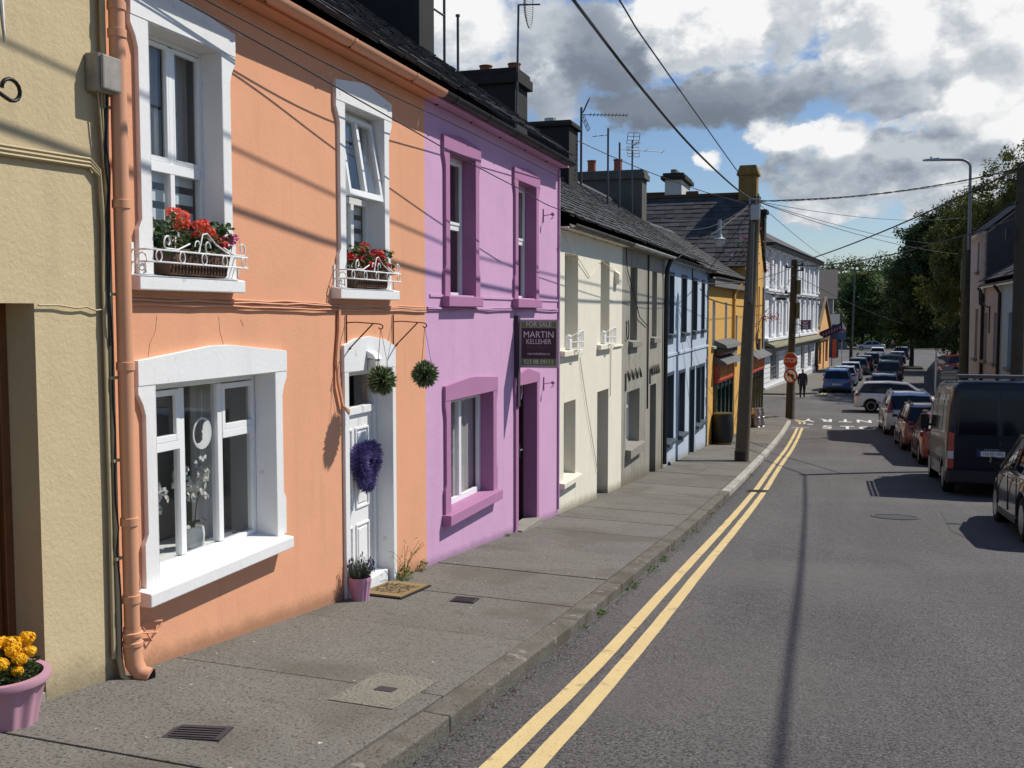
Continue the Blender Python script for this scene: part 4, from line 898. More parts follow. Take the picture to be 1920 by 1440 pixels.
q = MB(); q.tube([(.02, 15.72, 2.2), (.02, 15.72, -3.1)], .018, 8); q.build('downpipe', purple, H.root, smooth=50)
pc = pbr('purple_painted_cable', (.47, .27, .44), .6, .3, var=.1)
m = MB()
for i in range(3): m.tube(wig(P(.014 + .01 * (i % 2), 10.3, .06 - .018 * i), P(.014, 15.68, .05 - .016 * i), 16, .009, rw), .008, 5)
m.tube([P(.02, 13.48, .03), P(.02, 13.46, -.2), P(.03, 13.5, -.75)] + [P(.03, 13.62 + .1 * math.cos(a), -1.02 + .2 * math.sin(a)) for a in [rad(v) for v in range(120, -80, -30)]], .007, 5)
tag(m.build('cable_run', pc, smooth=60, top=P(.02, 13, .04)), 'purple painted cables across the purple wall above the for sale board', 'cable')
# for sale board
t = thing('for_sale_board', 'green and black for sale board standing out from the purple wall', 'sign', P(0, 13.49, -.4))
alu = pbr('dull_aluminium', (.33, .31, .33), .45, .5, metal=.3); sgreen = pbr('sign_green', (.10, .20, .045), .45, .4, var=.03); sblack = pbr('sign_dark', (.022, .013, .02), .4, .4, var=.03); swhite = pbr('sign_white', (.62, .60, .60), .5, .3, var=0); sgrey = pbr('sign_dim_lettering', (.085, .07, .06), .5, .3, var=0)
m = MB(); m.box(-4.2, -4.14, 13.44, 13.54, -1.28, -.04); m.build('post', pbr('dark_post', (.06, .045, .055), .7, .3), t)
x0, x1, z0, z1, yf = -4.14, -3.585, -.745, -.095, 13.475
m = MB(); m.box(x0, x1, yf, yf + .03, z0, z1); m.build('panel', alu, t)
m = MB(); m.box(x0 + .035, x1 - .035, yf - .004, yf, z1 - .105, z1 - .03); m.build('green_band', sgreen, t); m = MB(); m.box(x0 + .035, x1 - .035, yf - .004, yf, z0 + .035, z0 + .125); m.build('green_band', sgreen, t)
m = MB(); m.box(x0 + .035, x1 - .035, yf - .004, yf, z0 + .125, z1 - .112); m.build('dark_band', sblack, t)
xm = (x0 + x1) / 2; m = MB(); q = MB(); F = lambda z: face_m(xm, yf - .0065, z, (1, 0, 0), (0, 0, 1))
m.text('FOR SALE', .088, F(z1 - .068), .001, .95); m.text('MARTIN', .125, F(-.30), .001, .94); m.text('KELLEHER', .092, F(-.395), .001, .86); m.text('martinkelleher.ie', .046, F(-.555), .001, 1.0); m.text('023 88 59111', .082, F(z0 + .08), .001, .92)
m.build('lettering', swhite, t); q.text('PROPERTY', .07, F(-.475), .001, 1.0); q.build('dim_lettering', sgrey, t)
for y, z, l in ((14.86, 1.42, 'small purple wall hook high on the purple house'), (14.9, -1.06, 'small purple wall hook beside the purple doorway')):
    m = MB(); m.tube([P(.01, y, z + .1), P(.01, y, z - .1)], .009, 6); m.tube([P(.01, y, z), P(.14, y, z + .02), P(.16, y, z - .03), P(.12, y, z - .05)], .008, 6); m.ball(P(.15, y, z + .02), .03)
    tag(m.build('wall_hook', plum, smooth=60, top=P(0, y, z)), l, 'hook')

# ---- cream house
H = K = House('house', 'cream rendered house with two small flower baskets at its upper windows', 15.8, 20.75, 1.31)
cream = stucco('cream_render', (.74, .695, .565), stain=H.stain + (.16, (.22, .20, .13)), bump=.45, bs=35, streak=.25)
for a, b, c, d in ((16.15, 17.04, -.60, .95), (18.77, 19.55, -.58, .96)): H.window(a, b, c, d, .22, 'sash', sill=(a - .28, b + .08, .08, .1), sillm=cream, blind='net')
H.window(16.12, 16.90, -2.70, -1.45, .2, 'sash', sill=(15.82, 17.0, .10, .1), sillm=cream)
H.door(18.54, 19.5, -3.42, -1.45, .3, dark_wood, dark_wood)
H.wall(cream, ridge=3.72); H.roof(3.72, seed=5, ya=15.85, yb=20.75, course=.2); q = MB(); q.box(0, .15, 15.8, 20.75, 1.315, 1.34); q.build('soffit', cream, H.root)
H.gutter(pbr('worn_dark_gutter', (.10, .095, .085), .7, .3, var=.5, vs=3), ya=15.85, step=1.0)
H.chimney(-4.0, -1.95, 19.75, 20.6, 1.8, 4.78, pots=[(-2.7, .17, .13), (-2.1, .17, .13)], mat=concrete if False else lead, cap=.3)
q = MB(); q.box(.0, .10, 19.95, 20.2, .55, .75); q.prism([(.0, .75), (.10, .75), (.0, .82)], 19.95, 20.2, 'y'); q.build('alarm_box', cream, H.root, bevel=.01)
q = MB(); q.tube([(.02, 19.9, -.66), (.02, 20.72, -.66)], .02, 6); q.tube([(.02, 19.62, -.7), (.02, 19.6, -1.6)], .01, 6); q.tube([(.02, 17.1, -.75), (.025, 17.6, -1.6), (.02, 18.5, -2.9)], .007, 5); q.tube([(.02, 15.95, 1.3), (.03, 16.6, 1.0), (.02, 17.8, .62), (.03, 18.6, .95), (.02, 20.0, .8)], .006, 5); q.build('cable', cream, H.root, smooth=60)
def basket(y, z, label):
    t = thing('window_basket', label, 'flower basket', P(.0, y, z)); m = MB(); n = 14
    for zz_ in (0.02, .12, .2): m.tube([P(.02 + .16 * math.sin(PI * i / n), y - .3 + .6 * i / n, z + zz_ + (.10 * math.sin(PI * i / n) if zz_ == .2 else 0)) for i in range(n + 1)], .009, 5)
    for i in range(1, n, 2): m.tube([P(.02 + .16 * math.sin(PI * i / n), y - .3 + .6 * i / n, z + .02), P(.02 + .16 * math.sin(PI * i / n), y - .3 + .6 * i / n, z + .2 + .1 * math.sin(PI * i / n))], .007, 5)
    m.build('wirework', white_paint, t, smooth=60)
    m = MB(); m.box(-4.22, -4.14, y - .42, y - .28, z, z + .17); m.ball(P(.02, y - .35, z + .2), .05); m.build('lantern', white_paint, t, bevel=.01)
basket(16.68, -.60, 'white wire basket with a lantern on the sill nearest the purple house'); basket(19.28, -.58, 'white wire basket with a lantern on the cream sill nearest the grey house')

# ---- grey house
H = G = House('house', 'unpainted streaky grey cement house with a black downpipe', 20.75, 26.2, 1.31)
grey = stucco('bare_cement', (.305, .288, .24), stain=H.stain + (.3, (.14, .12, .08)), bump=.5, bs=30, streak=1.0, var=.25)
for a, b, c, d in ((21.6, 22.4, -.6, .96), (24.26, 24.95, -.58, .97)):
    H.window(a, b, c, d, .24, 'sash', sill=(a - .15, b + .1, .10, .13), sillm=concrete)
H.window(21.3, 22.78, -2.85, -1.66, .24, 'bars', bars=[(21.9, 21.97, -2.8, -1.7), (21.97, 22.7, -2.1, -2.03)], sill=(21.2, 22.9, .12, .2), sillm=concrete, blind='net')
H.door(24.1, 24.95, -3.7, -1.7, .2, dark_wood, dark_wood)
H.wall(grey, ridge=3.72); H.roof(3.72, seed=6, course=.2); q = MB(); q.box(0, .15, 20.75, 26.2, 1.315, 1.34); q.build('soffit', grey, H.root)
H.gutter(pbr('worn_white_gutter', (.42, .41, .38), .6, .3, var=.3, vs=3), step=1.2)
m = MB()
for a, b, z in ((21.1, 22.9, -1.32), (24.0, 25.3, -1.36)):
    pts = [(a, z - .3), (a, z + .05)] + [(a + (b - a) * i / 8, z + (.10 if i % 2 else -.10)) for i in range(1, 9)]
    m.tube([(.012, y, zz_) for y, zz_ in pts], .025, 4)
m.build('moulding', pbr('dark_cement', (.12, .11, .09), .9, .1, var=.3), H.root)
q = MB(); q.tube([(.2, 25.85, 1.34), (.1, 25.9, 1.1), (.07, 25.9, .8), (.07, 25.9, -3.8)], .055, 10); q.build('downpipe', black_iron, H.root, smooth=50)
q = MB(); q.tube([(.03, 23.6, 1.3), (.03, 23.6, -2.2)], .02, 6); q.tube([(.03, 21.0, 1.3), (.03, 21.1, .9), (.04, 22.5, -.1), (.03, 23.5, -.3)], .01, 5); q.tube([(.03, 21.2 + .12 * math.cos(a), -.35 + .2 * math.sin(a)) for a in [2 * PI * k / 14 for k in range(15)]], .012, 5); q.build('cable', cable_m, H.root, smooth=60)
H.chimney(-4.2, -2.1, 24.6, 25.5, 1.8, 4.62, pots=[(-3.6, .12, .12)], cap=.14); q = MB()
q.lathe([(.13, 0), (.13, .22), (.16, .22), (.20, .26), (.02, .38), (0, .38)], (-3.6, 25.05, 4.62), 12); q.build('cowl', galv, H.root, smooth=40); q = MB(); q.lathe([(.14, 0), (.15, .14), (.1, .15), (0, .15)], (-2.7, 25.05, 4.62), 8); q.build('chimney_pot', galv, H.root, smooth=40)

# ---- blue house
H = B = House('house', 'pale blue house with narrow dark slate blue windows and a mid-height string course', 26.2, 35.2, 1.31)
blue = stucco('pale_blue_render', (.44, .515, .60), stain=H.stain + (.22, (.28, .29, .27)), bump=.35, bs=30, streak=.15)
sblue = pbr('slate_blue_paint', (.055, .075, .095), .5, .4, var=.1)
for a, b, c, d in ((26.77, 27.55, -.56, .96), (29.03, 29.95, -.56, .96), (31.28, 32.24, -.55, .95), (33.42, 34.1, -.54, .95), (26.5, 27.65, -3.35, -1.64), (28.68, 29.75, -3.4, -1.68), (32.35, 33.25, -3.5, -1.72), (33.55, 34.3, -3.5, -1.72)):
    H.window(a, b, c, d, .16, 'sash', mat=sblue, sill=(a - .1, b + .12, .12, .1), sillm=sblue, dp=.24)
    H.surround(a, b, c, d, .08, sblue, ear=.0, lh=.09, peak=0, t=.016, r=.16, foot=False)
H.door(30.85, 31.85, -4.2, -1.7, .2, sblue, sblue); H.surround(30.85, 31.85, -4.5, -1.7, .08, sblue, ear=0, lh=.09, peak=0, t=.016, r=.2, foot=False)
H.wall(blue, ridge=3.72); H.roof(3.72, seed=7, course=.2); H.gutter(black_iron, step=1.3); q = MB(); q.box(0, .15, 26.2, 35.2, 1.315, 1.34); q.build('soffit', blue, H.root)
q = MB(); q.box(0, .03, 26.2, 35.2, -1.14, -1.06); q.build('string_course', blue, H.root, bevel=.008)
q = MB(); z = -4.7
while z < 1.2: q.box(0, .02, 34.9 - (.12 if int(z * 3.2) % 2 else 0), 35.2, z, z + .3); z += .32
q.build('quoin', sblue, H.root)
q = MB(); q.tube([(.03, 31.0, 1.3), (.03, 31.0, -1.6)], .018, 5); q.tube([(.03, 26.9, -3.9), (.03, 27.0, -4.05)], .04, 5); q.build('cable', cable_m, H.root, smooth=60)
H.chimney(-4.3, -2.1, 34.3, 35.15, 1.8, 4.70, pots=[(-3.9, .42, .15), (-3.0, .42, .15)], cap=.3, mat=pbr('stained_chimney_render', (.12, .115, .10), .9, .1, var=.4, vs=2, streak=.9, bump=.4, bs=20))

# ---- yellow pub: low range and gabled corner house
PA = rad(-2.55)
H = L = House('pub', 'low golden yellow pub range with a red shop sign and three slit windows', 0.0, 9.3, 1.12, loc=(-4.2, 35.2), rot=PA, z0=zp(41), base=zp(39), cat='pub')
yellow = stucco('golden_yellow_render', (.66, .385, .105), bump=.3, bs=25, streak=.1, var=.06)
greyp = pbr('pale_grey_paint', (.40, .41, .39), .6, .3)
for a, b, c, d in ((.85, 1.5, -1.15, .42), (3.7, 4.25, -1.15, .40), (6.45, 7.05, -1.9, -.08)): H.window(a, b, c, d, .2, 'sash', mat=greyp, sill=(a - .1, b + .1, .1, .1), sillm=greyp)
q = MB()
for a, b, c, d in ((.85, 1.5, -1.15, .42), (3.7, 4.25, -1.15, .40), (6.45, 7.05, -1.9, -.08)): q.box(-.198, .004, a, a + .02, c, d); q.box(-.198, .004, b - .02, b, c, d); q.box(-.198, .004, a + .02, b - .02, d - .02, d)
q.build('window_reveal', pbr('pale_reveal_paint', (.62, .62, .58), .6), H.root)
H.hole(1.35, 5.2, -4.9, -2.35, .35)
H.wall(yellow, ridge=3.4); H.roof(3.4, seed=8, course=.24, wdt=.34); H.gutter(pbr('grey_gutter', (.13, .13, .13), .6, .3), r=.075, step=1.5)
q = MB(); q.box(0, .22, 0, 9.3, .88, 1.14); q.build('soffit', pbr('grey_fascia', (.16, .16, .155), .7, .3), H.root)
q = MB(); q.tube([(.3, 6.0, 1.1), (.07, 5.7, .75), (.07, 5.6, .6), (.07, 5.6, -4.7)], .06, 8); q.build('downpipe', yellow, H.root, smooth=50)
dgreen = pbr('dark_green_gloss', (.008, .030, .024), .25, .5, coat=.5); red = pbr('red_gloss_paint', (.34, .012, .012), .3, .5, coat=.4); gold = pbr('gold_lettering', (.72, .42, .10), .5, .4, var=0); leadc = pbr('lead_flashing', (.085, .09, .085), .6, .4, var=.2)
def shopfront(H, a, b, zb, zt, txt, n, sc=1.0):
    r = H.root; m = MB()
    for i in range(n + 1): y = a + (b - a) * i / n; m.box(-.1, .12, y - .09, y + .09, zb - .5, zt - .1)
    m.box(-.1, .10, a, b, zb - .5, zb + .5); m.box(-.1, .08, a + .09, b - .09, zt - .35, zt - .1); f = m.build('shopfront', dgreen, r, bevel=.01)
    g = MB(); g.quad((-.04, a, zb + .5), (-.04, b, zb + .5), (-.04, b, zt - .3), (-.04, a, zt - .3)); g.build('pane', pane, f)
    q = MB(); q.box(-.8, -.75, a, b, zb, zt); q.build('room_lining', dark_in, f)
    m = MB(); m.box(-.0, .16, a - .1, b + .1, zt - .1, zt + .55); s_ = m.build('signboard', red, r, bevel=.01)
    m = MB(); m.box(.16, .165, a + .25, b - .25, zt - .03, zt + .47); m.build('sign_panel', pbr('orange_sign_panel', (.55, .10, .04), .4, .4), s_)
    m = MB(); rl_ = random.Random(n)      # worn gold lettering, too far off to be read
    for i in range(9):
        y = a + .5 + (b - a - 1.0) * i / 8
        if i == 4: continue
        for q in range(2): m.tube([(.172, y + rl_.uniform(-.1, .1), zt + .22 + rl_.uniform(-.18, .18)) for _ in range(4)], .022, 5)
    m.build('lettering', gold, s_)
    m = MB(); m.hexa([(0, a - .2, zt + .56), (.5, a - .2, zt + .56), (.5, b + .2, zt + .56), (0, b + .2, zt + .56), (0, a - .2, zt + .86), (.42, a - .2, zt + .64), (.42, b + .2, zt + .64), (0, b + .2, zt + .86)]); m.build('canopy', leadc, r, bevel=.01)
shopfront(L, 1.35, 5.2, -4.75, -2.35, 'STOP BAR', 4)
m = MB(); m.box(0, .3, 1.4, 5.0, -1.42, -1.2); m.hexa([(0, 1.3, -1.2), (.48, 1.3, -1.24), (.48, 5.1, -1.24), (0, 5.1, -1.2), (0, 1.3, -.95), (.4, 1.3, -1.12), (.4, 5.1, -1.12), (0, 5.1, -.95)]); m.build('upper_canopy', leadc, L.root, bevel=.01)
m = MB(); m.box(0, .22, 1.5, 4.9, -1.5, -1.42); m.build('canopy_trim', red, L.root)
m = MB(); m.tube([(.02, 6.3, -2.0)] + [(.28 - .26 * math.cos(a), 6.3, -1.9 + .26 * math.sin(a)) for a in [rad(v) for v in range(20, 190, 20)]] + [(.54, 6.3, -2.15)], .022, 6); m.lathe([(.16, 0), (.05, .1), (.03, .14), (0, .14)], (.54, 6.3, -2.25), 10); m.build('lamp_arm', black_iron, L.root, smooth=50)

H = T = House('pub', 'tall golden yellow gabled pub at the street corner with a yellow chimney on its gable', 9.3, 15.8, 2.05, loc=(-4.2 + 9.3 * math.sin(rad(2.55)), 35.2 + 9.3 * math.cos(rad(2.55))), rot=PA, z0=zp(46), base=zp(47), cat='pub', depth=9.0)
for a, b, c, d in ((13.9, 14.35, -.9, 1.2),): H.window(a, b, c, d, .2, 'sash', mat=greyp)
for a, b, c, d in ((10.6, 11.3, -.9, .8),): H.window(a, b, c, d, .2, 'sash', mat=greyp)
H.wall(yellow, gable=False)
m = MB(); m.prism([(9.3, 2.05), (15.8, 2.05), (12.55, 5.2)], -.3, 0.0); m.build('gable', yellow, H.root)
def slope_roof(root, x0, x1, ya, za, yb, zb_, mat, course=.3, wdt=.42, seed=1, name='roof', th=.03):
    """slates on a roof plane that rises along y from (ya, za) to (yb, zb)"""
    rr = random.Random(seed); m = MB(); L_ = math.hypot(yb - ya, zb_ - za); uy, uz = (yb - ya) / L_, (zb_ - za) / L_; sg = 1 if yb > ya else -1; ny, nz = -uz * sg, uy * sg
    m.add([(x0, ya, za - .02), (x1, ya, za - .02), (x1, yb, zb_ - .02), (x0, yb, zb_ - .02)], [(0, 1, 2, 3)])
    N = int(L_ / course)
    for i in range(N):
        a, b = i * course, min(L_, (i + 1) * course + .03); x = x0 - wdt * .5 * (i % 2)
        while x < x1:
            x2 = x + wdt * rr.uniform(.9, 1.1); c0, c1 = max(x, x0) + .004, min(x2, x1) - .004; x = x2
            if c1 - c0 < .05: continue
            h = rr.uniform(.6, 1.2) * th
            A = (ya + uy * a + ny * h, za + uz * a + nz * h); B_ = (ya + uy * b + ny * .006, za + uz * b + nz * .006); Lo = (ya + uy * a, za + uz * a)
            m.add([(c0, *A), (c1, *A), (c1, *B_), (c0, *B_), (c0, *Lo), (c1, *Lo)], [(0, 1, 2, 3), (4, 5, 1, 0)])
    return m.build(name, mat, root)
H.roof_o = slope_roof(H.root, -9.2, .12, 9.05, 1.92, 12.55, 5.27, slate_far, seed=9)
slope_roof(H.root, -9.2, .12, 16.05, 1.92, 12.55, 5.27, slate_far, seed=10)
m = MB(); m.box(-9.2, -.25, 12.4, 12.7, 5.2, 5.34); m.build('ridge_tiles', pbr('mossy_ridge', (.09, .06, .035), .9, .1, var=.4, vs=3), H.root)
ych = pbr('stained_yellow_render', (.24, .15, .045), .85, .2, var=.35, vs=2, streak=.8)
m = MB(); m.box(-.75, .04, 12.2, 12.9, 4.2, 6.05); m.box(-.83, .12, 12.12, 12.98, 6.05, 6.12); m.hexa([(-.83, 12.12, 6.12), (.12, 12.12, 6.12), (.12, 12.98, 6.12), (-.83, 12.98, 6.12), (-.7, 12.22, 6.5), (0, 12.22, 6.5), (0, 12.88, 6.5), (-.7, 12.88, 6.5)]); m.build('chimney', ych, H.root, bevel=.02)
m = MB(); m.box(-1.0, .1, 15.0, 15.7, 2.6, 4.6); m.box(-1.1, .2, 14.9, 15.8, 4.6, 4.8); m.build('chimney', lead, H.root, bevel=.02)
shopfront(T, 10.3, 15.3, -4.95, -2.55, 'BAR', 5, 1.0)
m = MB(); m.box(.02, .06, 13.6, 14.5, -2.0, -1.2); m.build('plaque', sblack, H.root)
m = MB(); m.tube([(.03, 13.2 + .02 * math.sin(i), 3.6 - .35 * i) for i in range(16)], .02, 5); m.tube([(.03, 15.5, 1.2), (.03, 15.5, -5.0)], .05, 6); m.tube([(.03, 13.3 + .3 * math.cos(a), -1.1 + .3 * math.sin(a)) for a in [2 * PI * k / 14 for k in range(15)]], .025, 5); m.build('cable', pbr('dull_cable', (.2, .17, .12), .7, .2), H.root, smooth=60)
# pink valerian growing out of the pub gable and gutter
def wall_plant(c, label, n, spread, seed, colr='pink', mixf=.25, nm='valerian'):
    rf = random.Random(seed); t = thing(nm, label, 'plant', c); m = MB(); q = MB()
    for i in range(n):
        p = Vector(c) + Vector((rf.gauss(0, spread[0]), rf.gauss(0, spread[1]), rf.gauss(0, spread[2])))
        if rf.random() < mixf: q.leaf(p, .09, (rf.uniform(-1, 1), rf.uniform(-1, 1), rf.uniform(-1, 1)), .8, rf)
        else: m.leaf(p, .11, (rf.uniform(-1, 1), rf.uniform(-1, 1), rf.uniform(-.3, 1)), .4, rf)
    m.build('foliage', green_leaf, t); q.build('flower_head', petal[colr], t)
wall_plant((-3.86, 44.9, 2.4), 'pink valerian growing from the verge of the yellow gable roof', 260, (.3, .35, .5), 61)
wall_plant((-3.66, 46.6, 3.6), 'pink valerian growing near the top of the yellow gable', 150, (.2, .3, .45), 62)
wall_plant((-3.3, 50.9, -.2), 'hanging basket of reddish flowers on the far edge of the yellow pub', 170, (.35, .35, .14), 63, 'red', .35, 'hanging_basket')
wall_plant((-3.25, 51.0, 2.3), 'tuft of pink flowers at the top corner of the yellow pub', 120, (.16, .25, .35), 64)
# ================================================================== white bank beyond the side street
BA = rad(-5.16)
H = House('bank_building', 'tall white three storey bank with a dark hipped roof beyond the side street', 0.0, 30.0, 4.55, loc=(-4.91, 73.57), rot=BA, z0=zp(80), base=-5.6, cat='bank', depth=12)
bwhite = pbr('bank_white_paint', (.74, .75, .76), .6, .3, var=.04, bump=.15, bs=12)
bgrey = pbr('bank_grey_paint', (.22, .22, .23), .6, .3, var=.1)
for i in range(8):
    y = 2.9 + i * 3.52
    for c, d, nm in ((2.0, 4.15, 3), (-1.55, .8, 2)):
        H.window(y, y + 1.45, c, d, .22, 'sash', mat=bwhite, sill=(y - .15, y + 1.6, .12, .12), sillm=bwhite)
for a, b in ((2.7, 6.9), (10.0, 11.5), (19.6, 22.2), (24.6, 27.0)):
    H.window(a, b, -4.95, -2.85, .22, 'bars', mat=bgrey, bars=[(a + (b - a) * j / 4 - .05, a + (b - a) * j / 4 + .05, -4.9, -2.9) for j in (1, 2, 3)] + [(a, b, -3.62, -3.5)])
H.hole(14.2, 15.4, -6.3, -2.85, .3)
H.wall(bwhite, gable=False)
m = MB()
for i in range(9):          # pilasters between the windows, with capitals
    y = 2.25 + i * 3.52 - (0.0)
    for z0, z1 in ((1.95, 4.2), (-1.6, .85)):
        m = MB(); m.box(0, .16, y - .35, y + .35, z0, z1); m.box(0, .26, y - .45, y + .45, z1, z1 + .22); m.box(0, .24, y - .42, y + .42, z0 - .2, z0); m.build('pilaster', bwhite, H.root, bevel=.02)
m = MB()
for z, h, p in ((1.5, .16, .22), (1.15, .10, .12), (-2.0, .22, .26), (4.4, .16, .25), (-.0 + 1.32, .05, .3)): m.box(0, p, -.02, 30.02, z, z + h)
m.build('string_course', bwhite, H.root, bevel=.02)
m = MB()
for i in range(9): y = 2.25 + i * 3.52; m.lathe([(.0, -.16), (.16, -.1), (.18, .1), (0, .16)], (.22, y, 1.28), 8); m.box(0, .3, y - .2, y + .2, 1.36, 1.42)
m.build('ornament', bgrey, H.root)
m = MB(); m.hexa([(0, -.1, -2.3), (.75, -.1, -2.42), (.75, 30, -2.42), (0, 30, -2.3), (0, -.1, -1.98), (.7, -.1, -2.3), (.7, 30, -2.3), (0, 30, -1.98)]); m.build('canopy', pbr('mossy_slate', (.20, .19, .13), .9, .2, var=.5, vs=2.5), H.root)
m = MB(); m.box(0, .5, 0, 30, -2.75, -2.44); m.build('fascia', bgrey, H.root)
m = MB()
for i in range(10): m.box(.0, .012, .2, 29.8, -5.6 + i * .34, -5.595 + i * .34 + .02)
m.build('rustication', bgrey, H.root)
m = MB(); m.box(0, .1, .0, 30, -7.2, -5.2); m.build('plinth', pbr('bank_plinth', (.5, .5, .5), .7, .3, var=.1), H.root)
m = MB(); e = 4.75; o_ = .75
m.box(-12.6, o_ - .1, -.6, 30.6, 4.55, 4.75)
m.build('cornice', pbr('dark_cornice', (.035, .035, .038), .6, .3), H.root, bevel=.03)
m = MB(); A = [(o_, -.8, e), (o_, 30.8, e), (-12.8, 30.8, e), (-12.8, -.8, e), (-6.0, 5.2, 8.4), (-6.0, 25.0, 8.4)]
m.add(A, [(0, 1, 5, 4), (1, 2, 5), (2, 3, 4, 5), (3, 0, 4)]); m.build('roof', slate_far, H.root)
t = thing('bank_sign', 'square dark purple AIB bank sign projecting from the white facade', 'sign', (-4.91 + 17 * math.sin(-BA), 73.57 + 17 * math.cos(BA), -1.0), (0, 17, -1.0), (0, 0, BA))
plumsign = pbr('bank_sign_purple', (.075, .018, .07), .4, .4, var=.03)
m = MB(); m.box(.25, 1.08, 16.97, 17.05, -1.42, -.62); m.build('panel', plumsign, t, bevel=.01)
m = MB(); m.tube([(0, 17.01, -.7), (.3, 17.01, -.7)], .025, 6); m.tube([(0, 17.01, -1.3), (.3, 17.01, -1.3)], .025, 6); m.build('bracket', black_iron, t)
m = MB(); F = lambda x, z: face_m(x, 16.962, z, (1, 0, 0), (0, 0, 1)); m.text('AIB', .27, F(.665, -1.25), .002, 1.05)
m.tube([(.665 + .19 * math.cos(a), 16.96, -.98 + .10 * math.sin(a)) for a in [rad(v) for v in range(180, 361, 20)]], .03, 6)
m.tube([(.49, 16.96, -.76), (.6, 16.96, -.84), (.67, 16.96, -.93)], .026, 6); m.tube([(.84, 16.96, -.76), (.73, 16.96, -.82), (.6, 16.96, -.95)], .026, 6)
m.build('emblem', pbr('sign_white', (.62, .60, .60)), t)
wall_plant((-4.6, 75.5, 2.2), 'hanging flower basket high on the white bank front', 90, (.2, .5, .2), 66, 'white', .3, 'hanging_basket')

# ---- back building with the white chimney, seen over the roofs
H = House('house', 'slate roofed house behind the pub with a wide white chimney', 0, 11, 4.6, loc=(-6.4, 54.5), rot=0, z0=zp(58), depth=7, base=-9)
H.wall(pbr('cream_back_render', (.45, .42, .36), .9), gable=False); m = MB()
m.add([(.3, -.3, 4.6), (.3, 11.3, 4.6), (-7.3, 11.3, 4.6), (-7.3, -.3, 4.6), (-1.2, 3.2, 6.5), (-1.2, 8, 6.5), (-5.8, 8, 6.5), (-5.8, 3.2, 6.5)], [(0, 1, 5, 4), (1, 2, 6, 5), (2, 3, 7, 6), (3, 0, 4, 7), (4, 5, 6, 7)]); H.roof_o = m.build('roof', slate_far, H.root)
m = MB(); m.box(-5.8, -1.1, 3.05, 3.3, 6.42, 6.6); m.build('ridge_tiles', MATS['mossy_ridge'], H.root)
cw = pbr('white_chimney_render', (.55, .54, .50), .8, .2, var=.1, vs=2, streak=.3)
m = MB(); m.box(-2.65, -1.75, 1.4, 4.6, 5.0, 7.05); c = m.build('chimney', cw, H.root, bevel=.02)
m = MB(); m.box(-2.85, -1.55, 1.2, 4.8, 7.05, 7.25); m.box(-2.75, -1.65, 1.3, 4.7, 7.25, 7.4); m.build('cap', lead, c, bevel=.02)
for i in range(6): q = MB(); q.lathe([(.17, 0), (.17, .2), (.13, .2), (.13, .05), (0, .05)], (-2.2, 1.6 + i * .56, 7.4), 10); q.build('chimney_pot', pbr('buff_pot', (.25, .2, .15), .8), c)

# ---- gabled shop after the bank, and the grey roofed block behind it
H = House('shop', 'small orange gabled shop after the bank with a steep slate roof', 0, 11, -1.4, loc=(-2.05, 106.5), rot=BA, z0=zp(112), base=-6.3, depth=9, cat='shop')
apri = pbr('apricot_render', (.74, .42, .18), .8, .2, var=.1, vs=1)
H.hole(1.2, 3.4, -5.2, -2.9, .3); H.hole(5, 6.2, -6.5, -2.9, .3); H.hole(7.4, 9.8, -5.2, -2.9, .3); H.wall(apri, gable=False)
m = MB(); m.prism([(0, -1.4), (11, -1.4), (5.5, 1.5)], -.3, 0); m.build('gable', apri, H.root)
slope_roof(H.root, -9, .15, -.3, -1.5, 5.5, 1.58, slate_far, .5, .6, 3, th=.04); slope_roof(H.root, -9, .15, 11.3, -1.5, 5.5, 1.58, slate_far, .5, .6, 4, th=.04)
m = MB(); m.hexa([(.02, -.35, -1.72), (.24, -.35, -1.72), (.24, 5.5, 1.36), (.02, 5.5, 1.36), (.02, -.35, -1.42), (.24, -.35, -1.42), (.24, 5.5, 1.66), (.02, 5.5, 1.66)]); m.hexa([(.02, 11.35, -1.72), (.24, 11.35, -1.72), (.24, 5.5, 1.36), (.02, 5.5, 1.36), (.02, 11.35, -1.42), (.24, 11.35, -1.42), (.24, 5.5, 1.66), (.02, 5.5, 1.66)]); m.build('bargeboard', pbr('brown_bargeboard', (.2, .14, .08), .7), H.root)
m = MB()
for a, b in ((1.2, 3.4), (5, 6.2), (7.4, 9.8)): m.box(-.25, -.22, a, b, -6.4, -2.9)
m.build('pane', pbr('dark_window', (.02, .022, .025), .1, .6, var=0), H.root)
m = MB(); m.box(0, .15, .6, 10.4, -2.8, -2.3); m.build('fascia', pbr('brown_fascia', (.16, .07, .035), .6), H.root)
t = thing('banner_sign', 'dark blue banner sign slanting out from the orange gabled shop', 'sign', (-1.9, 108.0, -2.0)); m = MB()
m.hexa([(-1.9, 108, -2.75), (.25, 108.1, -1.75), (.25, 108.2, -1.75), (-1.9, 108.1, -2.75), (-1.9, 108, -1.95), (.25, 108.1, -.95), (.25, 108.2, -.95), (-1.9, 108.1, -1.95)]); m.build('panel', pbr('navy_sign', (.012, .018, .09), .5, .4), t)
m = MB()
for i in range(7): x = -1.6 + i * .26; m.box(x, x + .16, 107.99, 108.03, -2.75 + (x + 1.9) * .465 + .25, -2.75 + (x + 1.9) * .465 + .55)
m.build('lettering', pbr('dull_red_letters', (.4, .12, .12), .5), t)
t = thing('banner_sign', 'tall red banner at the far corner of the orange gabled shop', 'sign', (-.9, 118.2, -4)); m = MB(); m.box(-.75, -.3, 118.2, 118.27, -4.95, -2.9); m.build('panel', pbr('faded_red_banner', (.45, .09, .08), .6), t); m = MB(); m.tube([(-.75, 118.23, -6), (-.75, 118.23, -2.3)], .05, 6); m.build('pole', black_iron, t)
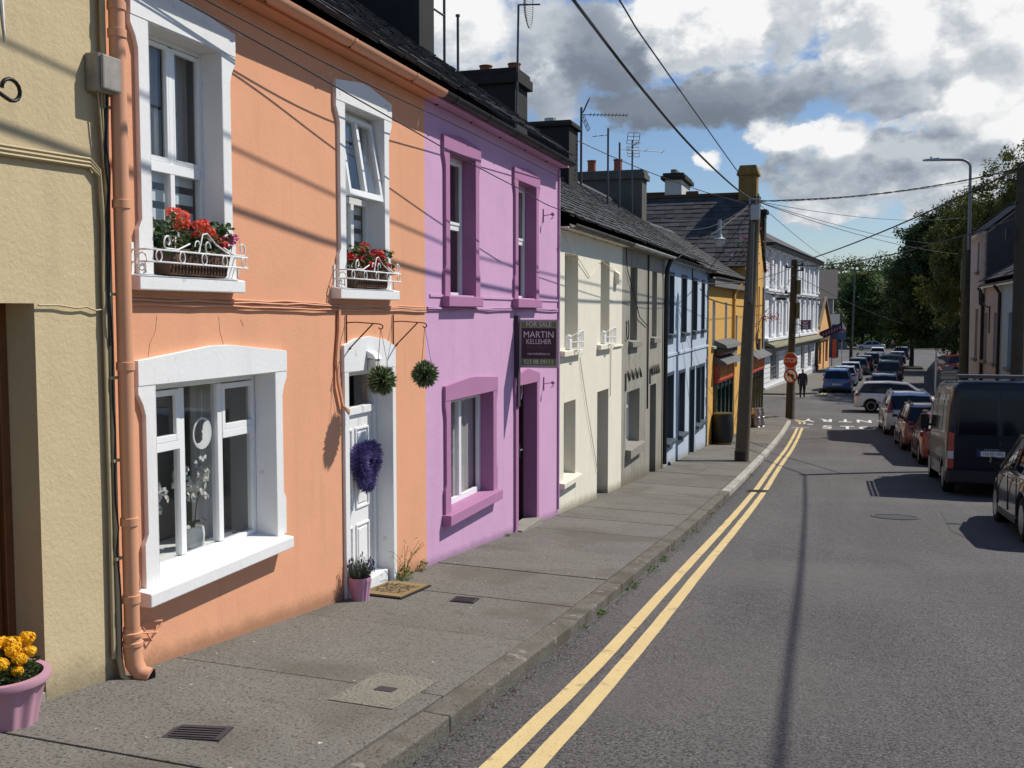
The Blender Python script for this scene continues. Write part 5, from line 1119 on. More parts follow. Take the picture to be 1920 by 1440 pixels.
wall_plant((-2.15, 104.6, -3.1), 'large leafy hanging basket between the bank and the orange shop', 380, (.45, .5, .5), 71, 'coral', .08, 'hanging_basket')
wall_plant((.4, 119.5, -2.1), 'round hanging basket at the far end of the orange shop', 200, (.35, .35, .35), 72, 'coral', .1, 'hanging_basket')
m = MB(); m.box(-3.2, -1.95, 104.4, 106.3, -6.5, -2.6); m.box(-3.1, -1.8, 104.5, 106.2, -2.6, -2.2); tag(m.build('dark_porch', pbr('dark_brown_timber', (.05, .03, .02), .7), top=(-2.6, 105.3, -6)), 'dark brown timber porch between the bank and the orange shop', 'porch')
H = House('building', 'long grey roofed block behind the orange shop and the street trees', 0, 14, 2.0, loc=(-15.0, 160), rot=rad(-90), z0=zp(165), base=-9, depth=16, cat='building')
H.wall(pbr('pale_grey_render', (.26, .26, .27), .8, var=.1), gable=False); m = MB(); m.add([(.4, -1, 2.0), (.4, 14.6, 2.0), (-8, 14.6, 6.6), (-8, -1, 6.6), (-16.4, 14.6, 2), (-16.4, -1, 2)], [(0, 1, 2, 3), (3, 2, 4, 5)]); m.build('roof', pbr('brown_grey_roof', (.09, .08, .075), .8, .2, var=.2), H.root)
m = MB(); m.box(.02, 6, 0, 14.9, -8, -1.6); m.add([(-.0, 0, -.2), (6.3, 0, -1.7), (6.3, 15, -1.7), (0, 15, -.2)], [(0, 1, 2, 3)]); m.build('lean_to', pbr('blue_grey_slates', (.07, .075, .085), .8, var=.2), H.root)

# ================================================================== houses across the road (their fronts face the terrace)
pinkr = stucco('dusty_pink_render', (.43, .385, .37), bump=.3, bs=25, streak=.15, var=.06)
lblue = stucco('soft_blue_render', (.36, .47, .53), bump=.3, bs=25, streak=.1)
quoin_m = pbr('stone_quoin', (.26, .24, .21), .85, .2, var=.3, vs=4)
def rhouse(label, ya, yb, eave, ridge, wm, wins, quoin=False, chim=None, depth=7):
    # local y runs towards the camera: local y = yb - world y
    L_ = yb - ya; H = House('house', label, 0, L_, eave, loc=(5.6, yb), rot=PI, z0=min(zp(ya), zp(yb)) - .1, depth=depth, base=-9)
    for a, b, c, d in wins:
        H.window(yb - b, yb - a, c, d, .18, 'sash', mat=pbr('dull_white_frame', (.5, .5, .5), .5), sill=(yb - b - .12, yb - a + .12, .14, .12), sillm=quoin_m)
    H.door(L_ * .45, L_ * .45 + .95, zp(ya + L_ / 2) - .05, zp(ya + L_ / 2) + 2.2, .15, dark_wood, white_paint)
    H.wall(wm, ridge=ridge); H.roof(ridge, slate_far, over=.3, course=.3, wdt=.4, seed=int(ya)); H.gutter(black_iron, r=.07, step=1.5)
    q = MB(); q.box(0, .24, 0, L_, eave - .05, eave + .03); q.build('soffit', white_paint, H.root)
    if quoin:
        q = MB(); z = -5; i = 0
        while z < eave - .1: q.box(-.0, .03, L_ - (.42 if i % 2 else .26), L_ + .03, z, z + .33); z += .36; i += 1
        q.build('quoin', quoin_m, H.root, bevel=.01)
    return H
H = rhouse('tall dusty pink house with stone quoins and a dark slate hung gable across the road', 46.2, 51.6, 3.25, 7.0, pinkr, [(48.2, 49.1, -1.95, .15), (48.3, 49.0, 1.75, 3.0)], True, depth=9)
m = MB(); m.prism([(-.03, -5), (-.03, 3.2), (-4.5, 6.95), (-8.97, 3.2), (-8.97, -5)][::-1], 5.4, 5.46, 'y')
m.build('slate_hung_gable', slate_far, H.root)
m = MB(); m.hexa([(.35, 5.47, 3.12), (.35, 5.62, 3.12), (-4.5, 5.62, 6.95), (-4.5, 5.47, 6.95), (.35, 5.47, 3.34), (.35, 5.62, 3.34), (-4.5, 5.62, 7.2), (-4.5, 5.47, 7.2)]); m.build('bargeboard', pbr('grey_bargeboard', (.2, .2, .2), .7), H.root)
H = rhouse('low dusty pink house with a slate roof beneath the dark gable', 41.4, 46.15, 1.02, 3.6, pinkr, [(45.2, 45.9, -1.9, 0), (42.6, 43.4, -1.9, 0)])
q = MB(); q.tube([(.28, .12, 1.0), (.1, .1, .7), (.08, .1, -5)], .06, 8); q.build('downpipe', black_iron, H.root, smooth=50); q = MB(); q.tube([(.28, 4.7, 1.0), (.08, 4.68, .7), (.08, 4.68, -5)], .06, 8); q.build('downpipe', black_iron, H.root, smooth=50)
H = rhouse('soft blue house next to the low pink house across the road', 35.0, 41.4, 1.02, 3.6, lblue, [(38.9, 39.8, -1.9, 0), (36.4, 37.2, -1.9, 0)])
m = MB(); m.box(-4.0, -1.6, 0.3, 1.0, 1.4, 4.6); m.box(-4.1, -1.5, .2, 1.1, 4.6, 4.8); m.build('chimney', pbr('red_brick', (.24, .085, .05), .9, .2, var=.4, vs=9, bump=.4, bs=20), H.root)
m = MB(); c_ = (5.55, 42.0, .55); m.tube([(5.58, 44.8, .2), (5.3, 44.0, .3), (5.05, 42.8, .5)], .025, 5); m.tube([(5.0, 42.5 + .32 * math.cos(a), .6 + .32 * math.sin(a)) for a in [2 * PI * k / 16 for k in range(17)]], .03, 5); m.tube([(5.58, 44.5, -.8), (5.58, 44.5, .25)], .03, 5)
for k in range(4): m.tube([(5.0, 42.5 + .3 * math.cos(k * .8), .6 + .3 * math.sin(k * .8)), (5.0, 42.5 - .3 * math.cos(k * .8), .6 - .3 * math.sin(k * .8))], .015, 4)
tag(m.build('wheel_bracket', black_iron, smooth=50, top=(5.58, 44.5, .2)), 'black iron bracket with a ring ornament on the low pink house', 'bracket')
# low rubble wall and hedge nearer the camera on that side, outside the picture but reflected in the windows
m = MB(); rr = random.Random(2)
for y in range(-12, 34, 2):
    m.hexa([(5.8, y, zp(y) - 1), (6.2, y, zp(y) - 1), (6.2, y + 2, zp(y + 2) - 1), (5.8, y + 2, zp(y + 2) - 1), (5.8, y, zp(y) + .8), (6.2, y, zp(y) + .8), (6.2, y + 2, zp(y + 2) + .8), (5.8, y + 2, zp(y + 2) + .8)])
tag(m.build('stone_wall', pbr('rubble_stone', (.2, .19, .17), .9, .2, var=.4, vs=5, bump=.8, bs=8, bd=.03), top=(6, 10, zp(10))), 'low rubble stone wall along the pavement across the road', 'wall')
# grey concrete retaining wall by the far right pavement
t = thing('concrete_wall', 'long dark grey concrete wall beyond the junction with a red car behind it', 'wall', (8, 90, zr(8, 90)))
wh = lambda y: 1.95 - .9 * (y - 67) / 85
m = MB(); pts = [(6.35, 67.5), (7.0, 80), (8.3, 100), (10.0, 120), (13.0, 150)]
for (a, b), (c, d) in zip(pts, pts[1:]):
    m.hexa([(a, b, zr(a, b) - .5), (a + .35, b, zr(a, b) - .5), (c + .35, d, zr(c, d) - .5), (c, d, zr(c, d) - .5), (a, b, zr(a, b) + wh(b)), (a + .35, b, zr(a, b) + wh(b)), (c + .35, d, zr(c, d) + wh(d)), (c, d, zr(c, d) + wh(d))])
m.build('wall', pbr('dark_concrete_wall', (.14, .14, .135), .9, .2, var=.25, vs=1.5, bump=.5, bs=10, bd=.02, streak=.5), t)


# ================================================================== poles, lamps, signs
def pole(name, label, pts, r, mat=pole_wood, cat='pole', n=12):
    t = thing(name, label, cat, pts[0]); m = MB(); m.tube(pts, r, n); m.build('pole', mat, t, smooth=60); return t
z1 = zk(-2.55, 29.8)
P1 = pole('utility_pole', 'leaning wooden utility pole standing on the pavement in front of the blue house', [(-2.57, 29.8, z1 - .2), (-2.44, 29.8, -.5), (-2.29, 29.8, 3.2)], [.20, .175, .145])
m = MB(); m.tube([(-2.57, 29.8, z1 - .1), (-2.566, 29.8, z1 + .28)], .203, 12); m.build('tar_base', pbr('tarred_wood', (.05, .04, .03), .8, .3, var=.4), P1, smooth=60)
m = MB(); m.box(-2.42, -2.16, 29.55, 29.68, 2.55, 2.98); m.build('box', galv, P1, bevel=.02)
m = MB(); m.tube([(-2.37, 29.62, 2.6), (-2.41, 29.63, .3), (-2.36, 29.63, .25), (-2.33, 29.63, 2.5)], .035, 6)
m.build('cable_guard', pbr('pole_guard', (.16, .15, .13), .7), P1, smooth=60)
m = MB()
for i in range(4): m.box(-2.46 + .08 * i, -2.40 + .08 * i, 29.6, 29.95, 3.0 - .06 * (i % 2), 3.07 - .06 * (i % 2)); m.lathe([(.03, 0), (.04, .03), (.03, .07), (0, .08)], (-2.43 + .08 * i, 29.62, 3.07), 8)
m.build('insulator', pbr('insulator_grey', (.3, .3, .29), .4, .5), P1)
z2 = zk(-2.3, 53.2)
P2 = pole('utility_pole', 'dark wooden utility pole carrying the stop sign at the corner', [(-2.3, 53.2, z2 - .2), (-2.18, 53.2, 2.6)], [.19, .155], pbr('dark_pole_wood', (.075, .062, .045), .85, .2, var=.35, vs=4, bump=.4, bs=20))
m = MB(); m.box(-2.05, -1.85, 53.05, 53.2, .9, 1.6); m.box(-2.05, -1.88, 53.05, 53.2, -.3, .5); m.build('box', pbr('mossy_grey_box', (.13, .14, .07), .7), P2, bevel=.02)
m = MB()
for sg, z in ((1, 2.3), (-1, .95), (1, 2.05), (-1, 2.2)): m.tube([(-2.18, 53.2, z), (-2.18 + sg * .4, 53.1, z + .02)], .035, 5); m.lathe([(.05, 0), (.07, .06), (.04, .14), (0, .15)], (-2.18 + sg * .38, 53.1, z), 8)
m.tube([(-2.2, 53.2, .9), (-2.55, 53.0, .82), (-2.75, 53.0, .8)], .03, 5); m.box(-3.0, -2.55, 52.85, 53.15, .62, .74)
m.tube([(-2.0 + .25 * math.cos(a), 53.0, -.9 + .35 * math.sin(a)) for a in [2 * PI * k / 12 for k in range(10)]], .025, 5)
m.build('fittings', black_iron, P2)
# stop sign and no-left-turn sign, turned a little towards the road
t = thing('stop_sign', 'red octagonal stop sign fixed to the dark pole at the corner', 'sign', (-2.27, 52.95, z2), None, (0, 0, rad(-28))); ORG[t.name] = Vector((0, 0, z2))
Y = -.02; sred = pbr('sign_red', (.36, .012, .02), .4, .5, var=.03); swh = pbr('sign_white_face', (.72, .72, .70), .45, .4, var=.02); sback = pbr('sign_back', (.3, .3, .3), .5)
octo = lambda r: [(r * math.cos(rad(22.5 + 45 * i)), -2.36 + r * math.sin(rad(22.5 + 45 * i))) for i in range(8)]
m = MB(); m.prism(octo(.42), Y, Y + .02, 'y'); m.build('rim', swh, t)
m = MB(); m.prism(octo(.395), Y - .006, Y, 'y'); m.build('face', sred, t)
m = MB(); m.text('STOP', .34, face_m(0, Y - .009, -2.36, (1, 0, 0), (0, 0, 1)), .001, .88); m.build('lettering', swh, t)
t = thing('no_left_turn_sign', 'round white sign with a red ring and a crossed left arrow under the stop sign', 'sign', (-2.25, 52.95, z2), None, (0, 0, rad(-20))); ORG[t.name] = Vector((0, 0, z2))
m = MB(); m.lathe([(0, 0), (.36, 0), (.36, .02), (0, .02)], (0, Y, -3.12), 32, 'y'); m.build('rim', sred, t)
m = MB(); m.lathe([(0, 0), (.29, 0), (.29, .005), (0, .005)], (0, Y - .006, -3.12), 32, 'y'); m.build('face', swh, t)
m = MB(); yy = Y - .012
m.prism([(.10, -3.34), (.17, -3.34), (.17, -3.10), (.10, -3.02), (-.06, -3.02), (-.06, -2.95), (-.2, -3.065), (-.06, -3.18), (-.06, -3.11), (.06, -3.11), (.10, -3.15)], yy, yy + .004, 'y'); m.build('arrow', black_iron, t)
m = MB(); m.prism([(-.22, -2.95), (-.16, -2.89), (.24, -3.29), (.18, -3.35)], yy - .006, yy - .002, 'y'); m.build('slash', sred, t)
z3 = zk(-2.2, 52.8); m = MB(); m.tube([(-2.06, 53.03, z3 - .1), (-2.06, 53.03, -2.2)], .038, 8); tag(m.build('sign_post', galv, smooth=60, top=(-2.12, 52.82, z3)), 'thin grey steel post in front of the dark corner pole', 'post')
# lamp pole
z4 = zr(5, 46.6) + .1
LP = pole('street_lamp', 'street lamp with a long curved arm on top of a wooden pole across the road', [(4.95, 46.6, z4 - .2), (5.0, 47.5, 3.2)], [.2, .16], pbr('mossy_pole_wood', (.10, .095, .055), .85, .2, var=.3, vs=3), 'street lamp')
m = MB(); m.tube([(5.06, 47.2, 2.6), (5.02, 47.2, 6.0)] + [(4.6 + .42 * math.cos(a), 47.2, 6.0 + .32 * math.sin(a)) for a in [rad(v) for v in range(10, 91, 16)]] + [(3.75, 47.2, 6.36)], [.075] + [.055] * 8, 8); m.build('arm', pbr('dull_lamp_steel', (.2, .21, .22), .5, .4, metal=.5), LP, smooth=60)
m = MB(); m.hexa([(3.15, 47.1, 6.33), (3.85, 47.06, 6.31), (3.85, 47.34, 6.31), (3.15, 47.3, 6.33), (3.2, 47.12, 6.39), (3.8, 47.08, 6.43), (3.8, 47.32, 6.43), (3.2, 47.28, 6.39)]); m.lathe([(.04, 0), (.04, .08), (0, .09)], (3.5, 47.2, 6.42), 8); m.build('lamp_head', galv, LP, bevel=.01)
m = MB(); m.box(4.75, 4.92, 46.8, 47.0, .9, 2.2); m.build('box', pbr('mossy_grey_box', (.13, .14, .07)), LP, bevel=.02)
m = MB()
for z in range(8): m.tube([(4.83, 46.75, -3.4 + z * .55), (4.72, 46.75, -3.4 + z * .55), (4.72, 46.75, -3.25 + z * .55)], .012, 4)
m.build('step_iron', galv, LP)
z5 = zr(4.62, 31.7) + .1
PR = pole('utility_pole', 'dark wooden utility pole behind the navy van at the kerb', [(4.74, 31.7, z5 - .2), (4.70, 31.75, 4.1)], [.19, .15], MATS['dark_pole_wood'])
m = MB(); m.tube([(4.62, 31.7, 3.6), (4.3, 31.65, 3.65)], .03, 5); m.box(4.30, 4.5, 31.5, 31.62, 2.0, 2.3); m.tube([(4.3, 31.6, 2.9), (4.6, 31.6, 3.0)], .02, 5); m.build('fittings', black_iron, PR)
BP = pole('utility_pole', 'wooden utility pole behind the camera on the far kerb', [(4.1, -13, zr(4.1, -13)), (4.1, -13, 6.6)], [.19, .15])
FP = pole('street_lamp', 'distant tall thin lamp post before the round street tree', [(1.35, 124, zr(1.3, 124)), (1.5, 124, 5.2)], [.11, .07], MATS['rack_steel'] if 'rack_steel' in MATS else pbr('rack_steel', (.10, .105, .11), .5), 'street lamp')
m = MB(); m.box(1.0, 2.0, 123.9, 124.1, 5.15, 5.3); m.build('lamp_head', black_iron, FP)
m = MB(); m.tube([(1.25, 123.6, zr(1, 123)), (1.25, 123.6, -3.4)], .16, 8); m.build('base', black_iron, FP)

# ---- overhead wires
def wire(a, b, sag, n=24):
    a, b = Vector(a), Vector(b); return [a.lerp(b, i / n) - Vector((0, 0, sag * 4 * (i / n) * (1 - i / n))) for i in range(n + 1)]
p1, pr, p2, lp, bp = (-2.29, 29.75, 3.08), (4.62, 31.75, 3.95), (-2.18, 53.2, 2.4), (5.0, 47.4, 3.0), (4.05, -13, 6.5)
def cable(paths, r, label, nm='overhead_cable'):
    m = MB()
    for p in paths: m.tube(p, r, 6, False)
    c = paths[0][len(paths[0]) // 2]; return tag(m.build(nm, cable_m, smooth=60, top=c), label, 'cable', None)
def bez(pts, n=40):
    # smooth curve through given points (Catmull-Rom)
    P_ = [Vector(p) for p in pts]; out = []
    for i in range(len(P_) - 1):
        a, b, c, d = P_[max(i - 1, 0)], P_[i], P_[i + 1], P_[min(i + 2, len(P_) - 1)]
        for k in range(n // (len(P_) - 1)):
            u = k / (n // (len(P_) - 1)); out.append(.5 * ((2 * b) + (c - a) * u + (2 * a - 5 * b + 4 * c - d) * u * u + (3 * b - a - 3 * c + d) * u ** 3))
    return out + [P_[-1]]
cable([bez([p1, (-2.40, 25.2, 2.92), (-2.46, 18.1, 2.81), (-2.50, 13.3, 2.89), (-2.54, 10.05, 3.04), (-2.62, 6.4, 3.27), (-2.8, -12, 4.9)], 60)], .019, 'thick black cable sagging from the leaning pole towards the camera')
cable([bez([(-2.27, 29.75, 3.16), (-2.38, 14.7, 3.36), (-2.42, 11.7, 3.48), (-2.5, 6, 3.95), (-2.7, -12, 5.6)], 60)], .011, 'thin wire running up from the leaning pole towards the camera beside the thick cable')
cable([wire(pr, bp, .75)], .03, 'heavy cable running back from the pole behind the navy van past the camera')
tw = wire(p1, pr, .22, 60); m = MB()
for ph in (0, PI): m.tube([p + Vector((0, .016 * math.cos(i * 1.1 + ph), .016 * math.sin(i * 1.1 + ph))) for i, p in enumerate(tw)], .011, 5, False)
tag(m.build('twisted_cable', cable_m, smooth=60, top=tw[30]), 'twisted cable crossing the street between the leaning pole and the pole by the van', 'cable')
cable([wire(p2, pr, .2)], .026, 'thick cable rising from the corner pole to the pole behind the navy van')
cable([wire((-2.1, 53.2, 2.3), (4.62, 31.8, 2.6), .35)], .022, 'lower thick cable from the corner pole to the pole behind the navy van')
cable([wire((-2.1, 53.2, 2.35), lp[:2] + (1.6,), .1), wire((-2.1, 53.2, 1.8), (8, 118, -1.5), .4)], .014, 'thin wires leaving the corner pole across the junction')
for i, (b, s, l) in enumerate([((9.0, 52, 6.6), .3, 'wire fanning from the leaning pole to the tall pink gable'), ((6.0, 60, 5.0), .3, 'wire fanning from the leaning pole to the eaves of the tall pink house'), ((7.5, 75, 4.5), .35, 'wire fanning from the leaning pole into the dark trees'), (lp[:2] + (2.4,), .25, 'wire fanning from the leaning pole to the lamp pole'), ((1.5, 124, 5.0), .6, 'wire fanning from the leaning pole to the distant lamp post')]):
    cable([wire(p1, b, s)], .009, l)
cable([wire(p1, (-4.15, 33.8, 1.2), .06), wire(p1, (-4.15, 26.5, 1.25), .05)], .012, 'short service wires from the leaning pole to the blue house eaves')
cable([wire((-2.3, 29.8, 2.9), (-6.2, 34.6, 3.2), .2), wire((-2.3, 29.8, 2.95), (-6.4, 25.2, 4.3), .15)], .01, 'service wires from the leaning pole to the chimneys of the blue house')
cable([wire((-2.18, 53.2, 1.9), (-3.75, 45, -.9), .1), wire((-2.18, 53.2, 2.3), (-4.1, 33, .9), .25)], .016, 'service wires from the corner pole to the yellow pub')
# wires under the eaves of the terrace
cable([bez([(-4.08, 5.3, 2.1), (-3.97, 8, 1.99), (-4.0, 11, 2.02), (-4.1, 15.7, 2.05)])], .006, 'thin wire strung just under the orange and purple eaves', 'eaves_wire')
cable([bez([(-4.12, 4.5, 2.08), (-4.05, 6.7, 1.95), (-3.93, 8.7, 1.77), (-3.75, 12.0, 1.51), (-3.6, 15, 1.42), (-3.0, 24, 1.9), p1], 60)], .006, 'thin wire sagging in front of the orange and purple upper windows', 'service_wire')
# street lantern slung from the wire
t = thing('street_lantern', 'bell shaped street lantern with a white globe hung from the wire beside the leaning pole', 'lantern', (-3.5, 31.9, 2.3)); m = MB(); m.tube([(-3.5, 31.9, 2.78), (-3.5, 31.9, 2.3)], .06, 8); m.lathe([(.0, .16), (.07, .15), (.10, .05), (.20, 0), (.19, -.03), (0, -.02)], (-3.5, 31.9, 2.2), 16); m.build('hood', galv, t, smooth=40)
m = MB(); m.lathe([(.15, 0), (.16, -.08), (.10, -.18), (0, -.2)], (-3.5, 31.9, 2.19), 14); m.build('globe', pbr('milky_globe', (.55, .56, .56), .2, .5), t, smooth=60)

# ---- aerials on the chimneys
steel = pbr('aerial_steel', (.10, .10, .105), .5, .5, metal=.5, var=.1)
t = thing('tv_aerial', 'mesh dish aerial on a tall mast by the cream house chimney', 'aerial', (-6.1, 19.7, 4.0)); m = MB(); m.tube([(-6.1, 19.68, 3.6), (-6.06, 19.68, 5.95)], .022, 6); m.build('mast', steel, t)
m = MB(); cx, cy, cz = -5.95, 19.7, 5.95
for k in range(-10, 11):
    z = k * .045; hw = .26 * math.sqrt(max(0, 1 - (k / 10.5) ** 2))
    m.tube([(cx + .09 - .09 * (1 - (k / 10.5) ** 2) + .1 * (s_ / 4) ** 2 * (hw / .26), cy + hw * s_ / 4, cz + z) for s_ in range(-4, 5)], .004, 4)
m.tube([(cx + .09 - .09 * (1 - (k / 10) ** 2), cy, cz + k * .046) for k in range(-10, 11)], .008, 4)
for sg in (-1, 1): m.tube([(cx + .1, cy + sg * .26 * math.sqrt(max(0, 1 - (k / 10) ** 2)), cz + k * .046) for k in range(-10, 11)], .006, 4)
m.build('mesh_dish', steel, t); m = MB(); m.tube([(cx - .1, cy, cz), (cx + .32, cy, cz - .03)], .016, 6); m.build('boom', steel, t)
t = thing('tv_aerial', 'ladder of black poles and brackets beside the big dark chimney', 'aerial', (-6.1, 15.75, 4.3)); m = MB(); m.tube([(-6.12, 15.85, 3.9), (-6.12, 15.85, 7.5)], .022, 6); m.tube([(-6.15, 16.55, 3.9), (-6.15, 16.55, 4.9)], .022, 6); m.lathe([(.04, 0), (.04, .03), (0, .03)], (-6.15, 16.55, 4.9), 8)
for z in (4.72, 5.0, 5.25, 5.6): m.tube([(-6.2, 15.62, z + .05), (-6.12, 15.85, z)], .018, 5)
m.build('mast', steel, t)
def yagi(label, x, y, z0, z1, dx, dy, n, L_, grid):
    t = thing('tv_aerial', label, 'aerial', (x, y, z0)); m = MB(); m.tube([(x, y, z0), (x, y, z1)], .03, 6); m.build('mast', steel, t)
    d = Vector((dx, dy, 0)).normalized(); p = Vector((x, y, z1 - .18)); m = MB(); m.tube([p, p + d * L_], .012, 5); s_ = d.cross(Vector((0, 0, 1)))
    for i in range(n): c = p + d * (L_ * (.2 + .8 * i / (n - 1))); m.tube([c - s_ * .09 - Vector((0, 0, .02)), c + s_ * .09 + Vector((0, 0, .03))], .008, 4)
    if grid:
        for sg in (-1, 1):
            b = p + d * .04 + Vector((0, 0, sg * .05)); uu = (Vector((0, 0, sg)) + d * .45).normalized()
            for k in range(4): m.tube([b - s_ * .2 + uu * .12 * k, b + s_ * .2 + uu * .12 * k], .009, 4)
            for k in (-1, 0, 1): m.tube([b + s_ * .2 * k, b + s_ * .2 * k + uu * .36], .009, 4)
    m.build('boom', steel, t)
yagi('yagi aerial with a folded grid reflector on the grey house chimney', -6.25, 25.62, 3.2, 5.1, 1, .4, 11, 1.15, True)
yagi('long thin aerial on a mast between the two dark chimneys', -6.3, 30.6, 2.9, 5.0, 1, .9, 3, 1.5, False)
yagi('spindly aerial beside the blue house chimney pots', -6.5, 33.6, 3.2, 5.55, .5, -1, 5, .7, True)
yagi('bare mast standing behind the grey house chimney', -6.3, 29.0, 2.9, 5.15, -1, .3, 3, .5, False)
# ================================================================== vehicles
tyre_m = pbr('tyre_rubber', (.012, .012, .012), .85, .2, var=.2); rim_m = pbr('alloy_rim', (.42, .42, .43), .3, .6, metal=.7, var=.05); cglass = glass('car_glass', (.06, .07, .07), .75)
blackp = pbr('black_trim', (.014, .014, .015), .5, .4, var=.1); lamp_r = pbr('tail_lamp_red', (.30, .006, .008), .15, .6, var=0, coat=.6); lamp_w = pbr('lamp_clear', (.55, .55, .55), .15, .6, var=0, coat=.6); platew = pbr('plate_white', (.62, .62, .58), .4, .4, var=0); plateb = pbr('plate_ink', (.02, .02, .025), .5, .3, var=0); cabin = pbr('cabin_grey', (.05, .05, .052), .9, .1)
def paint(name, col, metal=.25, rough=.28): return pbr('paint_' + name, col, rough, .5, metal=metal, var=.03, vs=1, coat=.8)
def wheel(par, x, y, r=.33, w=.21, spokes=5):
    sg = 1 if x > 0 else -1; m = MB(); m.lathe([(r * .62, -w / 2), (r * .94, -w / 2), (r, -w / 2 + .03), (r, w / 2 - .03), (r * .94, w / 2), (r * .62, w / 2)], (x, y, r), 28, 'x'); t = m.build('wheel', tyre_m, par, smooth=40)
    m = MB(); xo = x + sg * (w / 2 - .035); m.lathe([(r * .64, -.04), (r * .64, .04), (r * .57, .04), (r * .57, -.03)], (xo, y, r), 24, 'x'); m.lathe([(.0, -.01), (.06, -.01), (.06, .03), (0, .03)], (xo, y, r), 12, 'x')
    for k in range(spokes):
        a = 2 * PI * k / spokes + .3; p, q = r * .1, r * .6; c, s_ = math.cos(a), math.sin(a); h = .035
        m.hexa([(xo - .01, y + p * c - h * s_, r + p * s_ + h * c), (xo + .02, y + p * c - h * s_, r + p * s_ + h * c), (xo + .02, y + q * c - h * s_, r + q * s_ + h * c), (xo - .01, y + q * c - h * s_, r + q * s_ + h * c),
                (xo - .01, y + p * c + h * s_, r + p * s_ - h * c), (xo + .02, y + p * c + h * s_, r + p * s_ - h * c), (xo + .02, y + q * c + h * s_, r + q * s_ - h * c), (xo - .01, y + q * c + h * s_, r + q * s_ - h * c)])
    m.build('rim', rim_m, t, smooth=40)
def loft(m, secs):
    n = len(secs[0]); vs = [p for s_ in secs for p in s_]
    m.add(vs, [(i * n + k, i * n + (k + 1) % n, (i + 1) * n + (k + 1) % n, (i + 1) * n + k) for i in range(len(secs) - 1) for k in range(n)] + [tuple(range(n - 1, -1, -1)), tuple(range((len(secs) - 1) * n, len(secs) * n))])
STY = {  # body outline along the length (fraction, top height, width factor); glasshouse (fraction, height)
 'hatch': dict(L=4.2, W=1.8, body=[(-.5, .74, .84), (-.492, .92, .90), (-.46, .97, .96), (-.3, .98, 1), (.0, .96, 1), (.2, .93, 1), (.28, .90, .985), (.40, .80, .95), (.465, .70, .88), (.49, .60, .82), (.5, .5, .76)],
      glass=[(-.468, .965), (-.405, 1.38), (-.36, 1.43), (-.12, 1.48), (.08, 1.44), (.275, .91)]),
 'suv': dict(L=4.55, W=1.88, body=[(-.5, .80, .90), (-.492, 1.0, .95), (-.46, 1.06, .98), (-.3, 1.07, 1), (.0, 1.05, 1), (.2, 1.03, 1), (.27, 1.0, .985), (.42, .93, .95), (.475, .82, .9), (.492, .68, .86), (.5, .55, .8)],
      glass=[(-.478, 1.05), (-.44, 1.55), (-.40, 1.64), (-.1, 1.69), (.08, 1.64), (.25, 1.01)]),
 'saloon': dict(L=4.6, W=1.82, body=[(-.5, .7, .84), (-.49, .93, .90), (-.46, 1.0, .95), (-.33, 1.01, .99), (-.2, .97, 1), (.2, .93, 1), (.28, .90, .985), (.40, .80, .95), (.465, .70, .88), (.49, .60, .82), (.5, .5, .76)],
      glass=[(-.35, .985), (-.22, 1.36), (-.12, 1.43), (-.02, 1.44), (.09, 1.40), (.275, .91)])}
def lerp_tab(tab, f, j):
    return lin([(t[0], t[j]) for t in tab], f)
